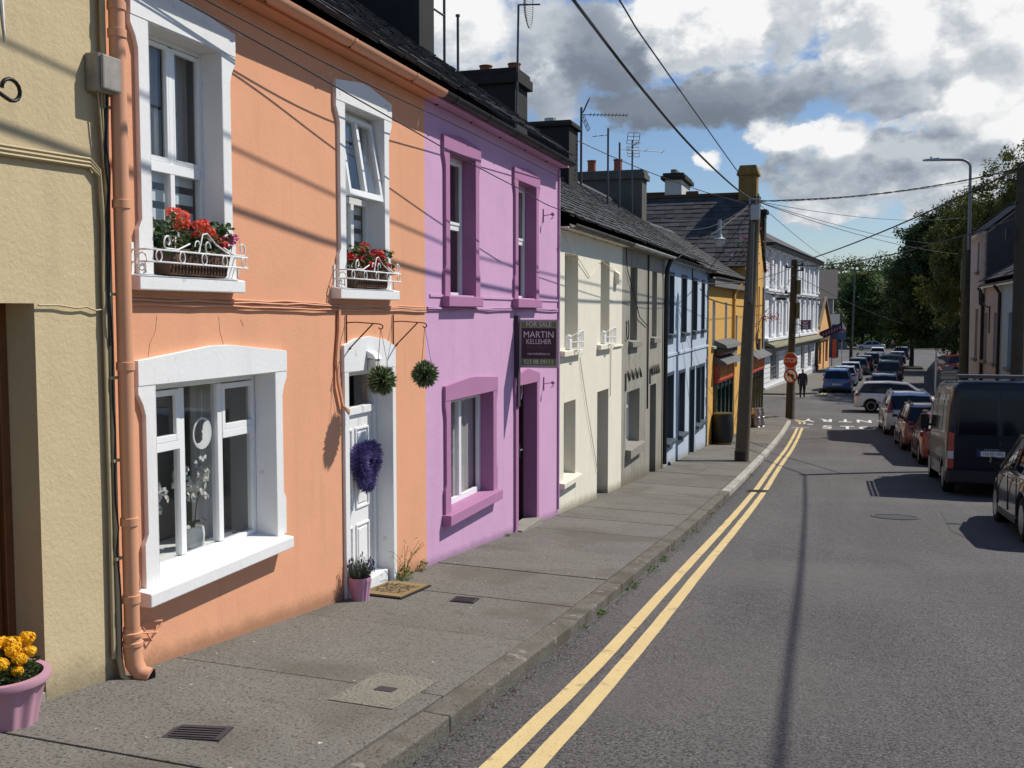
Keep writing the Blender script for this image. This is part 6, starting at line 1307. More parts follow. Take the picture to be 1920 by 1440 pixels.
def car(label, x, y, heading, style, pm, plate=None, group=None, scale=1.05, cat='car', h=1.0, spokes=5, rack=False, L=None, name='parked_car', detail=True):
    S = STY[style]; L_ = (L or S['L']) * scale; w = S['W'] / 2 * scale; hs = scale * h
    f = Vector((math.sin(-heading), math.cos(heading), 0))
    gz = zr(x, y); sl = (zr(x + f.x, y + f.y) - zr(x - f.x, y - f.y)) / 2
    t = thing(name, label, cat, (x, y, gz), (0, 0, 0), (math.atan(sl), 0, heading), group)
    r = .325 * scale; ra = r + .055; yr, yf = -L_ / 2 + .80 * scale, L_ / 2 - .86 * scale
    ys = sorted(set([round(b[0] * L_, 4) for b in S['body']] + [round(yc + ra * k, 4) for yc in (yr, yf) for k in (-1.0, -.985, -.9, -.75, -.5, -.2, .2, .5, .75, .9, .985, 1.0)]))
    secs = []
    for yy in ys:
        fr = yy / L_; zt = lerp_tab(S['body'], fr, 1) * hs; ww = lerp_tab(S['body'], fr, 2) * w; zb = .21 * scale if abs(fr) < .47 else .27 * scale
        zb_out = zb
        for yc in (yr, yf):
            if abs(yy - yc) <= ra: zb_out = max(zb_out, r + math.sqrt(max(0, ra * ra - (yy - yc) ** 2)) * .98)
        zb_out = min(zb_out, zt - .14)
        zm = max(zb_out + .03, .34 * hs); sh = zt - .17 * hs
        half = [(ww * .55, zb), (ww * .60, zb_out), (ww * .97, zb_out), (ww, max(zm, zb_out + .02)), (ww * 1.0, max(.56 * hs, zb_out + .04)), (ww * .975, max(sh, zb_out + .06)), (ww * .94, zt - .06), (ww * .86, zt), (ww * .45, zt + .012)]
        secs.append([(px, yy, pz) for px, pz in half] + [(-px, yy, pz) for px, pz in half[::-1]])
    m = MB(); loft(m, secs); body = m.build('body', pm, t, smooth=38)
    # glasshouse
    G = [(a * L_, b * hs) for a, b in S['glass']]; zb0, ztop = G[0][1], max(g[1] for g in G); wb, wt = w * .90, w * .70
    gw = lambda z: wb + (wt - wb) * max(0, min(1, (z - zb0) / (ztop - zb0))) ** 1.15
    m = MB(); n = len(G); m.add([(-gw(z), yy, z) for yy, z in G] + [(gw(z), yy, z) for yy, z in G], [tuple(range(n)), tuple(range(2 * n - 1, n - 1, -1))] + [(i, n + i, n + i + 1, i + 1) for i in range(n - 1)]); gl = m.build('window_glass', cglass, t)
    m = MB(); m.box(-w * .6, w * .6, G[0][0] + .5, G[-1][0] - .8, zb0 - .3, zb0 + .12)
    for sx_ in (-.36, .36): m.box(sx_ * w * 2 * .5 - .2, sx_ * w * 2 * .5 + .2, -.1, .02, zb0 - .2, zb0 + .34)
    m.build('seats', cabin, t)
    m = MB(); th = .012
    ro = G[1:5]; nr = len(ro)
    va = [(s_ * (gw(z) * .985), yy, z + th + (.0 if s_ else .02)) for yy, z in ro for s_ in (-1, -.5, 0, .5, 1)]
    m.add(va, [(i * 5 + k, i * 5 + k + 1, (i + 1) * 5 + k + 1, (i + 1) * 5 + k) for i in range(nr - 1) for k in range(4)])
    for sg in (-1, 1):
        for (ya, za), (yb_, zb_) in zip(G, G[1:]):
            m.tube([(sg * (gw(za) + .0), ya, za), (sg * (gw(zb_) + .0), yb_, zb_)], .034 * scale, 6)
    m.build('roof', pm, t, smooth=50)
    m = MB()
    for sg in (-1, 1):
        for fy in (-.30, -.045):
            zt_ = lin(G, fy * L_); m.hexa([(sg * (gw(zb0) + .004), fy * L_ - .05, zb0), (sg * (gw(zb0) + .012), fy * L_ - .05, zb0), (sg * (gw(zb0) + .012), fy * L_ + .05, zb0), (sg * (gw(zb0) + .004), fy * L_ + .05, zb0), (sg * (gw(zt_) + .002), fy * L_ - .04, zt_ - .02), (sg * (gw(zt_) + .010), fy * L_ - .04, zt_ - .02), (sg * (gw(zt_) + .010), fy * L_ + .04, zt_ - .02), (sg * (gw(zt_) + .002), fy * L_ + .04, zt_ - .02)])
    m.build('pillar', blackp if style != 'saloon' else pm, t)
    m = MB(); yb_ = -L_ / 2; m.box(-w * .78, w * .78, yb_ - .012, yb_ + .2, .24 * hs, .42 * hs); m.box(-w * .74, w * .74, L_ / 2 - .2, L_ / 2 + .012, .24 * hs, .40 * hs)
    for sg in (-1, 1): m.box(sg * w - .012, sg * w + .012, yr + ra + .02, yf - ra - .02, .21 * hs, .30 * hs)
    m.build('bumper', blackp, t, bevel=.02)
    for sg in (-1, 1):
        zt = S['body'][1][1] * hs
        tall = style == 'suv'
        q = MB(); zl, zu = (zt - .16, zt + .02) if not tall else (zt - .13, zt + .02)
        q.hexa([(sg * w * .66, yb_ - .004, zl + .04), (sg * w * .915, yb_ + .03, zl), (sg * w * 1.0, yb_ + .26, zl + .06), (sg * w * .66, yb_ + .1, zl + .04), (sg * w * .68, yb_ + .012, zu - .02), (sg * w * .905, yb_ + .045, zu), (sg * w * .985, yb_ + .28, zu - .01), (sg * w * .68, yb_ + .12, zu - .02)])
        if tall and rack: q.hexa([(sg * w * .80, yb_ + .01, zu + .006), (sg * w * .90, yb_ + .04, zu + .006), (sg * w * .93, yb_ + .2, zu + .006), (sg * w * .82, yb_ + .15, zu + .006), (sg * w * .735, yb_ + .15, zu + .42), (sg * w * .79, yb_ + .16, zu + .42), (sg * w * .80, yb_ + .26, zu + .42), (sg * w * .74, yb_ + .26, zu + .42)])
        q.build('tail_lamp', lamp_r, t, smooth=30)
        q = MB(); q.hexa([(sg * w * .5, L_ / 2 - .12, .60 * hs), (sg * w * .86, L_ / 2 - .26, .64 * hs), (sg * w * .88, L_ / 2 - .42, .66 * hs), (sg * w * .5, L_ / 2 - .3, .62 * hs), (sg * w * .5, L_ / 2 - .17, .68 * hs), (sg * w * .84, L_ / 2 - .32, .76 * hs), (sg * w * .87, L_ / 2 - .5, .78 * hs), (sg * w * .5, L_ / 2 - .3, .70 * hs)]); q.build('headlight', lamp_w, t)
        q = MB(); q.hexa([(sg * (w * .95), G[-1][0] - .42, zb0 + .03), (sg * (w * .95 + .2), G[-1][0] - .46, zb0 + .02), (sg * (w * .95 + .2), G[-1][0] - .34, zb0 + .02), (sg * (w * .95), G[-1][0] - .30, zb0 + .03), (sg * (w * .95), G[-1][0] - .42, zb0 + .12), (sg * (w * .95 + .19), G[-1][0] - .46, zb0 + .15), (sg * (w * .95 + .17), G[-1][0] - .36, zb0 + .14), (sg * (w * .95), G[-1][0] - .30, zb0 + .1)]); q.build('wing_mirror', pm, t, bevel=.02)
        if detail:
            q = MB()
            for fy in (-.09, .16): q.box(sg * w * .985 - .006, sg * w * .985 + .02, fy * L_ - .09, fy * L_ + .09, .80 * hs, .825 * hs)
            q.build('door_handle', pm, t)
            for fy in (-.225, -.035, .215): q = MB(); q.box(sg * w - .014, sg * w + .0015, fy * L_ - .004, fy * L_ + .004, .34 * hs, .88 * hs); q.build('door_seam', blackp, t)
    q = MB(); q.box(-.27, .27, yb_ - .022, yb_ - .008, .56 * hs, .68 * hs); pl = q.build('number_plate', platew, t)
    if plate: q = MB(); q.text(plate, .10, face_m(.02, yb_ - .0235, .62 * hs, (1, 0, 0), (0, 0, 1)), 0, .8); q.build('lettering', plateb, pl)
    for sg in (-1, 1):
        for yy in (yr, yf): wheel(t, sg * (w - .12), yy, r, .21, spokes)
    if rack or style == 'suv':
        m = MB()
        for sg in (-1, 1): m.tube([(sg * wt * .92, G[2][0], G[2][1] + .02), (sg * wt * .92, G[2][0] + .1, G[2][1] + .07), (sg * wt * .92, G[3][0] + .5, G[3][1] + .06), (sg * wt * .92, G[3][0] + .62, G[3][1] + .01)], .018, 6)
        m.build('roof_rail', galv if rack else blackp, t, smooth=50)
    return t
RR = 'cars parked nose to tail across the road'; RL = 'cars parked along the far pavement past the junction'
car('dark grey hatchback parked behind the navy van with shop fronts mirrored in its side', 3.58, 18.25, 0.0, 'hatch', paint('charcoal', (.06, .062, .065), .6, .22), None, RR, 1.06)
car('glossy red car parked just ahead of the navy van', 3.22, 33.9, .0, 'hatch', paint('bright_red', (.24, .022, .016), .3), None, RR, 1.06)
car('orange red crossover parked between the red car and the silver estate', 3.05, 39.9, .02, 'suv', paint('orange_red', (.26, .05, .025), .3), None, RR, 1.04, h=.93)
car('silver estate car with tall red tail lamps parked by the stop lettering', 2.78, 47.6, .03, 'suv', paint('silver', (.50, .51, .52), .5), '06-C-1187', RR, 1.06, rack=True)
tr = lambda a: rad(a)
car('white hatchback crossing the junction side on', 3.1, 58.9, rad(-92), 'hatch', paint('white', (.66, .67, .68), .1), None, None, 1.08, name='car', spokes=5)
car('bright blue crossover parked first past the junction', -.02, 75.9, rad(-2.5), 'suv', paint('bright_blue', (.018, .085, .26), .4), '191-C-402', RL, 1.0, h=.95)
car('pale blue hatchback parked in front of the bright blue crossover', .5, 83.5, rad(-2.8), 'hatch', paint('pale_blue', (.30, .36, .44), .4), None, RL, 1.0, h=1.03, detail=False)
car('silver grey hatchback parked third past the junction', 1.0, 91.5, rad(-3), 'hatch', paint('silver_grey', (.36, .37, .38), .5), None, RL, 1.0, h=1.05, detail=False)
car('gunmetal saloon parked fourth past the junction', 1.75, 102, rad(-3), 'suv', paint('gunmetal', (.10, .105, .11), .5), None, RL, 1.0, h=.95, detail=False)
car('dark red hatchback parked fifth past the junction', 2.5, 112, rad(-3), 'hatch', paint('dark_red', (.16, .012, .012), .3), None, RL, 1.0, h=1.05, detail=False)
car('black car parked sixth past the junction', 3.5, 124, rad(-3), 'suv', paint('black', (.015, .015, .017), .3), None, RL, 1.0, h=.9, detail=False)
car('white car parked furthest along the row by the pavement', 4.9, 146, rad(-3), 'hatch', paint('cream_white', (.72, .71, .67), .1), None, RL, 1.1, h=1.05, detail=False)
RM = 'cars in the traffic lane past the junction'
car('dark car with a pale roof right behind the white crossing hatchback', 2.75, 69.5, rad(-2), 'suv', paint('dark_grey', (.055, .057, .06), .4), None, RM, 1.0, rack=True, h=.95, detail=False)
car('black people carrier with a white plate in the traffic lane', 3.75, 86, rad(-3), 'suv', paint('black', (.015, .015, .017), .3), '12-KE-904', RM, 1.05, h=1.08, detail=False)
car('tall dark green jeep ahead of the black people carrier', 4.35, 95.5, rad(-3), 'suv', paint('dark_green', (.018, .026, .022), .3), None, RM, 1.08, h=1.18, detail=False)
car('navy saloon with a bright tail lamp further down the lane', 6.6, 131, rad(-4), 'saloon', paint('navy', (.02, .025, .05), .4), None, RM, 1.05, detail=False)
car('dark blue car at the very end of the lane', 8.1, 150, rad(-5), 'hatch', paint('ink_blue', (.02, .028, .07), .4), None, RM, 1.1, h=1.05, detail=False)
car('silver coupe parked side on under the round street tree', 5.4, 199, rad(90), 'saloon', paint('warm_silver', (.46, .45, .44), .4), None, None, 1.1, h=1.05, detail=False)
c = car('red car parked above the grey concrete wall', 8.7, 79, rad(-70), 'hatch', paint('bright_red', (.34, .035, .02)), None, None, 1.0, detail=False); c.location.z += 1.05
m = MB(); m.prism([(7.2, 70), (16, 70), (18, 125), (11.5, 125)], zr(10, 79) - .6, zr(10, 79) + 1.05, 'z'); tag(m.build('raised_car_park', asphalt), kind='structure')

# ---- navy van
def van(label, x, y, plate):
    s_ = 1.0; W2, L_, Ht = 1.04, 5.5, 2.55; gz = zr(x, y); sl = (zr(x, y + 1) - zr(x, y - 1)) / 2
    t = thing('van', label, 'van', (x, y, gz), (0, 0, 0), (math.atan(sl), 0, 0)); pm = pbr('navy_van_paint', (.006, .007, .012), .3, .35, metal=.1, var=.05, vs=1, coat=.3)
    r, ra = .35, .41; yr, yf = -L_ / 2 + 1.0, L_ / 2 - .95
    B = [(-.5, 2.36, .965), (-.496, 2.46, .985), (-.48, 2.5, 1), (.2, 2.5, 1), (.26, 2.42, .995), (.36, 1.75, .985), (.40, 1.32, .97), (.46, 1.16, .93), (.49, .98, .88), (.5, .7, .84)]
    ys = sorted(set([round(b[0] * L_, 4) for b in B] + [round(yc + ra * k, 4) for yc in (yr, yf) for k in (-1, -.98, -.9, -.75, -.5, -.2, .2, .5, .75, .9, .98, 1)])); secs = []
    for yy in ys:
        f = yy / L_; zt = lerp_tab(B, f, 1); ww = lerp_tab(B, f, 2) * W2; zb = .30; zo = zb
        for yc in (yr, yf):
            if abs(yy - yc) <= ra: zo = max(zo, r + math.sqrt(max(0, ra * ra - (yy - yc) ** 2)))
        k = zt / 2.5
        half = [(ww * .55, zb), (ww * .6, zo), (ww * .985, zo), (ww, max(zo + .02, .55 * k)), (ww, max(zo + .04, 1.12 * k)), (ww * .985, 1.35 * k if k > .6 else zt - .16), (ww * .95, 1.95 * k if k > .6 else zt - .12), (ww * .895, zt - .22 * k), (ww * .84, zt - .09 * k), (ww * .72, zt - .015), (ww * .3, zt)]
        secs.append([(a, yy, b) for a, b in half] + [(-a, yy, b) for a, b in half[::-1]])
    m = MB(); loft(m, secs); m.build('body', pm, t, smooth=38)
    yb = -L_ / 2
    for sg, a, b in ((-1, -.92, -.012), (1, .012, .92)):        # rear doors and their dark glazed uppers
        m = MB(); m.hexa([(a, yb - .018, .62), (b, yb - .018, .62), (b, yb + .02, .62), (a, yb + .02, .62), (a * .985 if sg < 0 else a, yb - .018, 1.30), (b if sg < 0 else b * .985, yb - .018, 1.30), (b, yb + .02, 1.3), (a, yb + .02, 1.3)])
        m.hexa([(a * .985 if sg < 0 else a, yb - .018, 1.30), (b if sg < 0 else b * .985, yb - .018, 1.30), (b, yb + .02, 1.3), (a, yb + .02, 1.3), (a * .90 if sg < 0 else a, yb + .0, 2.30), (b if sg < 0 else b * .90, yb + .0, 2.30), (b * .9, yb + .03, 2.3), (a * .9, yb + .03, 2.3)])
        d = m.build('rear_door', pm, t, bevel=.012)
        aa, bb = (a + .10, b - .06) if sg < 0 else (a + .06, b - .10)
        m = MB(); m.hexa([(aa, yb - .026, 1.34), (bb, yb - .026, 1.34), (bb, yb - .02, 1.34), (aa, yb - .02, 1.34), (aa * .93 if sg < 0 else aa, yb - .012, 2.12), (bb if sg < 0 else bb * .93, yb - .012, 2.12), (bb, yb, 2.12), (aa, yb, 2.12)]); m.build('pane', pbr('blacked_out_glass', (.006, .007, .010), .12, .22, var=0, coat=.15), d)
        m = MB(); m.box(aa, bb, yb - .03, yb - .017, 1.22, 1.27); m.build('trim', pm, d, bevel=.008)
        q = MB(); q.hexa([(sg * .90, yb - .03, .60), (sg * 1.03, yb - .01, .60), (sg * 1.045, yb + .22, .60), (sg * .90, yb + .05, .60), (sg * .885, yb - .025, 1.36), (sg * 1.0, yb - .005, 1.40), (sg * 1.03, yb + .16, 1.40), (sg * .885, yb + .05, 1.36)]); tl = q.build('tail_lamp', lamp_r, t, bevel=.01)
        q = MB(); q.box(*sorted((sg * .905, sg * 1.02)), yb - .038, yb - .012, .82, .98); q.build('reversing_lamp', lamp_w, tl)
        q = MB(); q.box(*sorted((sg * .86, sg * .95)), yb - .035, yb - .01, .43, .48); q.build('reflector', lamp_r, t)
    m = MB(); m.box(-.99, .99, yb - .07, yb + .15, .30, .58); m.box(-1.045, 1.045, yb + .05, yb + .3, .32, .56); m.build('bumper', blackp, t, bevel=.03)
    m = MB(); m.box(-.47, .12, yb - .045, yb - .016, .86, 1.06); m.build('plate_surround', blackp, t, bevel=.008)
    m = MB(); m.box(-.42, .10, yb - .052, yb - .044, .89, 1.0); pl = m.build('number_plate', platew, t)
    m = MB(); m.box(-.42, -.37, yb - .0535, yb - .05, .89, 1.0); m.build('blue_band', pbr('plate_blue', (.02, .06, .28), .4, var=0), pl)
    m = MB(); m.text(plate, .095, face_m(-.135, yb - .0535, .945, (1, 0, 0), (0, 0, 1)), 0, .80); m.build('lettering', plateb, pl)
    m = MB(); m.text('MASTER', .055, face_m(-.16, yb - .047, 1.03, (1, 0, 0), (0, 0, 1)), .001, 1.5); m.build('badge_lettering', rim_m, t)
    m = MB(); m.box(.02, .10, yb - .04, yb - .02, .98, 1.02); m.box(-.03, .03, yb - .05, yb - .018, 1.1, 1.22); m.build('door_handle', blackp, t)
    for sg in (-1, 1):
        m = MB()
        for yy in (-1.5, .05, 1.35): m.hexa([(sg * 1.036, yy - .006, .5), (sg * 1.044, yy - .006, .5), (sg * 1.044, yy + .006, .5), (sg * 1.036, yy + .006, .5), (sg * .955, yy - .006, 2.2), (sg * .965, yy - .006, 2.2), (sg * .965, yy + .006, 2.2), (sg * .955, yy + .006, 2.2)])
        m.box(*sorted((sg * 1.02, sg * 1.046)), -2.4, 1.9, 1.06, 1.075); m.build('door_seam', blackp, t)
        m = MB(); m.box(*sorted((sg * 1.03, sg * 1.055)), yr + .5, yf - .5, .62, .74); m.build('side_moulding', blackp, t, bevel=.01)
        m = MB(); m.hexa([(sg * 1.03, 1.25, 1.28), (sg * 1.034, 1.25, 1.28), (sg * 1.034, 2.1, 1.22), (sg * 1.03, 2.1, 1.22), (sg * .985, 1.3, 1.95), (sg * .995, 1.3, 1.95), (sg * 1.0, 1.75, 1.9), (sg * .985, 1.75, 1.9)]); m.build('side_window', cglass, t)
        m = MB()
        for a, b in ((-2.3, -1.55), (-1.4, -.02), (.1, 1.2)): m.hexa([(sg * 1.027, a, 1.36), (sg * 1.034, a, 1.36), (sg * 1.034, b, 1.36), (sg * 1.027, b, 1.36), (sg * .972, a + .03, 2.05), (sg * .984, a + .03, 2.05), (sg * .984, b - .03, 2.05), (sg * .972, b - .03, 2.05)])
        m.build('side_panel_glass', MATS['blacked_out_glass'], t, bevel=.01)
        m = MB(); m.box(*sorted((sg * 1.06, sg * 1.26)), 1.72, 1.86, 1.25, 1.62); m.tube([(sg * 1.02, 1.78, 1.35), (sg * 1.1, 1.78, 1.38)], .03, 6); m.build('wing_mirror', blackp, t, bevel=.03)
        for yy in (yr, yf): wheel(t, sg * (W2 - .13), yy, r, .22, 6)
    m = MB()
    for k, yy in enumerate((-2.35, -1.3, -.2, .9)): m.box(-.86, .86, yy - .03, yy + .03, 2.55, 2.61)
    for sg in (-1, 1):
        m.box(*sorted((sg * .82, sg * .87)), -2.6, 1.0, 2.52, 2.57)
    m.box(-.87, -.83, -2.6, 1.0, 2.66, 2.70)
    for i in range(12): m.tube([(-.85, -2.55 + i * .31, 2.55), (-.85, -2.55 + i * .31, 2.68)], .014, 5)
    m.tube([(-.86, -2.62, 2.60), (.86, -2.62, 2.60)], .028, 8); m.build('roof_rack', pbr('rack_grey', (.16, .16, .165), .5, .4, metal=.4), t, bevel=.006)
    m = MB()
    for xx in (.52, .84): m.tube([(xx, yb - .07, .7), (xx, yb - .09, 1.4), (xx, yb - .06, 2.45), (xx, yb + .1, 2.62)], .018, 6)
    for i in range(7): m.tube([(.52, yb - .085, .8 + i * .25), (.84, yb - .085, .8 + i * .25)], .014, 6)
    m.build('ladder', galv, t, smooth=50)
    m = MB(); m.hexa([(-.9, 1.45, 2.30), (.9, 1.45, 2.30), (.9, 1.46, 2.3), (-.9, 1.46, 2.3), (-.95, 2.2, 1.3), (.95, 2.2, 1.3), (.95, 2.23, 1.3), (-.95, 2.23, 1.3)]); m.build('windscreen', cglass, t)
    return t
van('navy blue panel van with a ladder on its rear door and a roof rack', 3.28, 26.6, '152-KE-1903')

# ================================================================== barrel, kegs, street furniture
z = zk(-4.0, 38) ; xb, yb = -3.78, 36.3
t = thing('barrel_planter', 'dark barrel with a thin brass rim standing against the yellow pub', 'barrel', (xb, yb, zk(xb, yb)))
m = MB(); zb = zk(xb, yb); m.lathe([(.30, 0), (.345, .2), (.37, .5), (.36, .8), (.31, 1.08), (.28, 1.08), (.28, 1.0), (0, 1.0)], (xb, yb, zb), 24); m.build('barrel', pbr('dark_barrel', (.02, .022, .024), .5, .4, var=.3), t, smooth=40)
m = MB()
for zz_, rr_ in ((.03, .312), (1.05, .318)): m.lathe([(rr_, 0), (rr_ + .006, 0), (rr_ + .004, .04), (rr_ - .004, .04)], (xb, yb, zb + zz_), 24)
m.build('hoop', pbr('tarnished_brass', (.22, .17, .06), .4, .5, metal=.7, var=.3), t, smooth=40)
for i, (x, y, l) in enumerate(((-3.38, 46.0, 'steel beer keg nearest the leaning pole by the pub door'), (-3.22, 46.5, 'second steel beer keg at the kerb side of the pub door'))):
    z = zk(x, y); t = thing('beer_keg', l, 'keg', (x, y, z), None, (0, 0, 0), 'steel kegs outside the yellow pub')
    for k in range(2):
        m = MB(); b = z + k * .42; m.lathe([(.18, 0), (.19, .03), (.165, .05), (.19, .1), (.195, .2), (.19, .3), (.165, .35), (.19, .37), (.18, .41), (.15, .41), (.15, .37), (0, .37)], (x, y, b), 16); m.build('keg_body', pbr('keg_steel', (.45, .40, .38), .45, .6, metal=.8, var=.15), t, smooth=40)
def bollard(x, y, h, label, r=.07):
    m = MB(); z = zr(x, y); m.lathe([(r * 1.2, 0), (r * 1.2, .08), (r, .1), (r * .9, h * .9), (r * 1.2, h * .92), (r * .8, h), (0, h)], (x, y, z), 10); tag(m.build('bollard', black_iron, smooth=40, top=(x, y, z)), label, 'bollard')
bollard(7.35, 118, 1.35, 'black bollard on the island beneath the dark tree'); bollard(12.3, 205, 1.1, 'small dark bollard by the far pavement')
for i, (x, y) in enumerate(((2.0, 128), (2.2, 131))): bollard(x, y, 1.3, ('dark bollard near the foot of the distant lamp post', 'second dark bollard beyond the distant lamp post')[i])
t = thing('traffic_sign', 'blue and white rectangular sign on a post at the far pavement', 'sign', (.3, 130, zr(.3, 130))); m = MB(); m.tube([(.3, 130, -6.1), (.3, 130, -1.2)], .05, 6); m.build('post', galv, t); m = MB(); m.box(-.15, .75, 129.9, 129.95, -3.2, -2.0); m.build('panel', pbr('sign_blue', (.05, .12, .3), .5), t); m = MB(); m.prism([(-.2, -1.95), (.8, -1.95), (.3, -1.1)], 129.9, 129.95, 'y'); m.build('triangle', swh, t)
t = thing('traffic_sign', 'small sign plate on a thin pole beside the concrete wall', 'sign', (5.5, 66.5, zr(5.5, 66.5))); m = MB(); m.tube([(5.5, 66.5, -5.5), (5.5, 66.5, -2.2)], .055, 6); m.build('post', galv, t); m = MB(); m.box(5.47, 5.5, 66.2, 66.75, -2.9, -2.2); m.build('panel', sback, t)
t = thing('traffic_island', 'low kerbed traffic island at the foot of the dark tree', 'island', (7.3, 119, zr(7, 119))); m = MB(); m.hexa([(6.4, 115, -6.2), (8.4, 115, -6.2), (8.6, 124, -6.3), (6.8, 124, -6.3), (6.5, 115.1, -5.68), (8.3, 115.1, -5.68), (8.5, 123.9, -5.76), (6.9, 123.9, -5.76)]); m.build('kerb', kerb_m, t)
t = thing('hedge', 'low clipped hedge beyond the silver coupe', 'hedge', (10, 214, zr(10, 214))); m = MB(); rf = random.Random(5)
for i in range(2600): m.leaf((rf.uniform(4, 24), rf.uniform(213, 216), zr(10, 214) + rf.uniform(0, 1.5)), .4, (rf.uniform(-1, 1), rf.uniform(-1, 1), rf.uniform(-.2, 1)), .7, rf)
m.build('foliage', green_leaf, t)
m = MB()
for (a, b) in ((-3.9, 207), (-1, 207)): m.box(a, a + 2.4, b, b + .3, zr(0, 207) - .2, zr(0, 207) + 1.3)
tag(m.build('garden_wall', concrete, top=(-2, 207, zr(0, 207))), 'pale low garden wall left of the silver coupe at the end of the street'.replace('left of', 'beside'), 'wall')

t = thing('shrubbery', 'dark bank of shrubs under the trees behind the hedge at the end of the street', 'shrubbery', (10, 228, zr(10, 228))); m = MB(); rf = random.Random(6)
for i in range(5200): m.leaf((rf.uniform(-14, 34), 226 + rf.gauss(0, 1.2), zr(10, 228) + rf.random() * (3.4 + 1.2 * math.sin(i))), .7, (rf.uniform(-1, 1), rf.uniform(-1, 1), rf.uniform(-.2, 1)), .7, rf)
m.build('foliage', green_leaf, t)
# ================================================================== people
def person(label, x, y, gz, heading, joints, cols, scale=1.0):
    """one continuous skinned body; joints: name -> (pos, radius, parent)"""
    t = thing('person', label, 'person', (x, y, gz), (0, 0, 0), (0, 0, heading)); names = list(joints); idx = {n: i for i, n in enumerate(names)}
    me = bpy.data.meshes.new('body'); me.from_pydata([tuple(Vector(joints[n][0]) * scale) for n in names], [(idx[joints[n][2]], idx[n]) for n in names if joints[n][2]], []); o = bpy.data.objects.new('body', me); COL.objects.link(o); o.parent = t
    o.modifiers.new('skin', 'SKIN'); sd = o.modifiers.new('sub', 'SUBSURF'); sd.levels = sd.render_levels = 2
    for n, v in zip(names, me.skin_vertices[0].data):
        r = joints[n][1]; v.radius = (r[0] * scale, r[1] * scale) if isinstance(r, tuple) else (r * scale, r * scale); v.use_root = joints[n][2] is None
    mt = bpy.data.materials.new('figure'); mt.use_nodes = True; nt = mt.node_tree; sp = nd(nt, 'SeparateXYZ', {0: nd(nt, 'TexCoord').outputs['Object']})
    h = mth(nt, 'MULTIPLY', sp.outputs[2], 1 / (1.8 * scale)); cr_ = nd(nt, 'ValToRGB', {0: h}).color_ramp; cr_.interpolation = 'CONSTANT'
    while len(cr_.elements) > 1: cr_.elements.remove(cr_.elements[0])
    cr_.elements[0].position = 0; cr_.elements[0].color = cols[0][1] + (1,)
    for p, cc in cols[1:]: cr_.elements.new(p).color = cc + (1,)
    nt.links.new([n for n in nt.nodes if n.type == 'VALTORGB'][0].outputs[0], nt.nodes['Principled BSDF'].inputs[0]); nt.nodes['Principled BSDF'].inputs['Roughness'].default_value = .8
    me.materials.append(mt); return t
skin = (.42, .25, .18)
def walker(stride=.22, arm=.12):
    J = {'pelvis': ((0, 0, .95), (.18, .14), None), 'waist': ((0, .01, 1.10), (.185, .14), 'pelvis'), 'chest': ((0, .01, 1.32), (.205, .145), 'waist'), 'neck': ((0, .02, 1.50), .06, 'chest'), 'chin': ((0, .05, 1.58), (.065, .075), 'neck'), 'brow': ((0, .045, 1.68), (.078, .092), 'chin'), 'crown': ((0, .03, 1.76), (.06, .07), 'brow')}
    for s_, sg in (('l', -1), ('r', 1)):
        k = sg * stride; a = -sg * arm
        J['hip' + s_] = ((sg * .10, 0, .90), .125, 'pelvis'); J['knee' + s_] = ((sg * .10, k * .7 + .04, .50), .085, 'hip' + s_); J['ankle' + s_] = ((sg * .10, k - .02, .09), .045, 'knee' + s_); J['toe' + s_] = ((sg * .11, k + .15, .035), (.045, .03), 'ankle' + s_)
        J['shoulder' + s_] = ((sg * .20, .0, 1.43), .082, 'chest'); J['elbow' + s_] = ((sg * .245, a * .6 - .03, 1.15), .066, 'shoulder' + s_); J['wrist' + s_] = ((sg * .25, a + .06, .90), .036, 'elbow' + s_); J['hand' + s_] = ((sg * .24, a + .10, .80), (.03, .042), 'wrist' + s_)
    return J
person('man in dark jacket and trousers walking away beside the stop sign', -2.15, 67.5, zr(-2.2, 67.5) + .02, rad(0), walker(), [(0, (.012, .012, .014)), (.05, (.02, .02, .024)), (.52, (.018, .02, .026)), (.845, skin), (.93, (.06, .045, .035))], 1.04)
person('person in a pale reddish top standing by the hedge at the end of the street', 9.3, 203, zr(9, 203) + .02, rad(150), walker(.05, .04), [(0, (.03, .03, .04)), (.52, (.35, .16, .15)), (.845, skin), (.92, (.45, .42, .4))], 1.08)

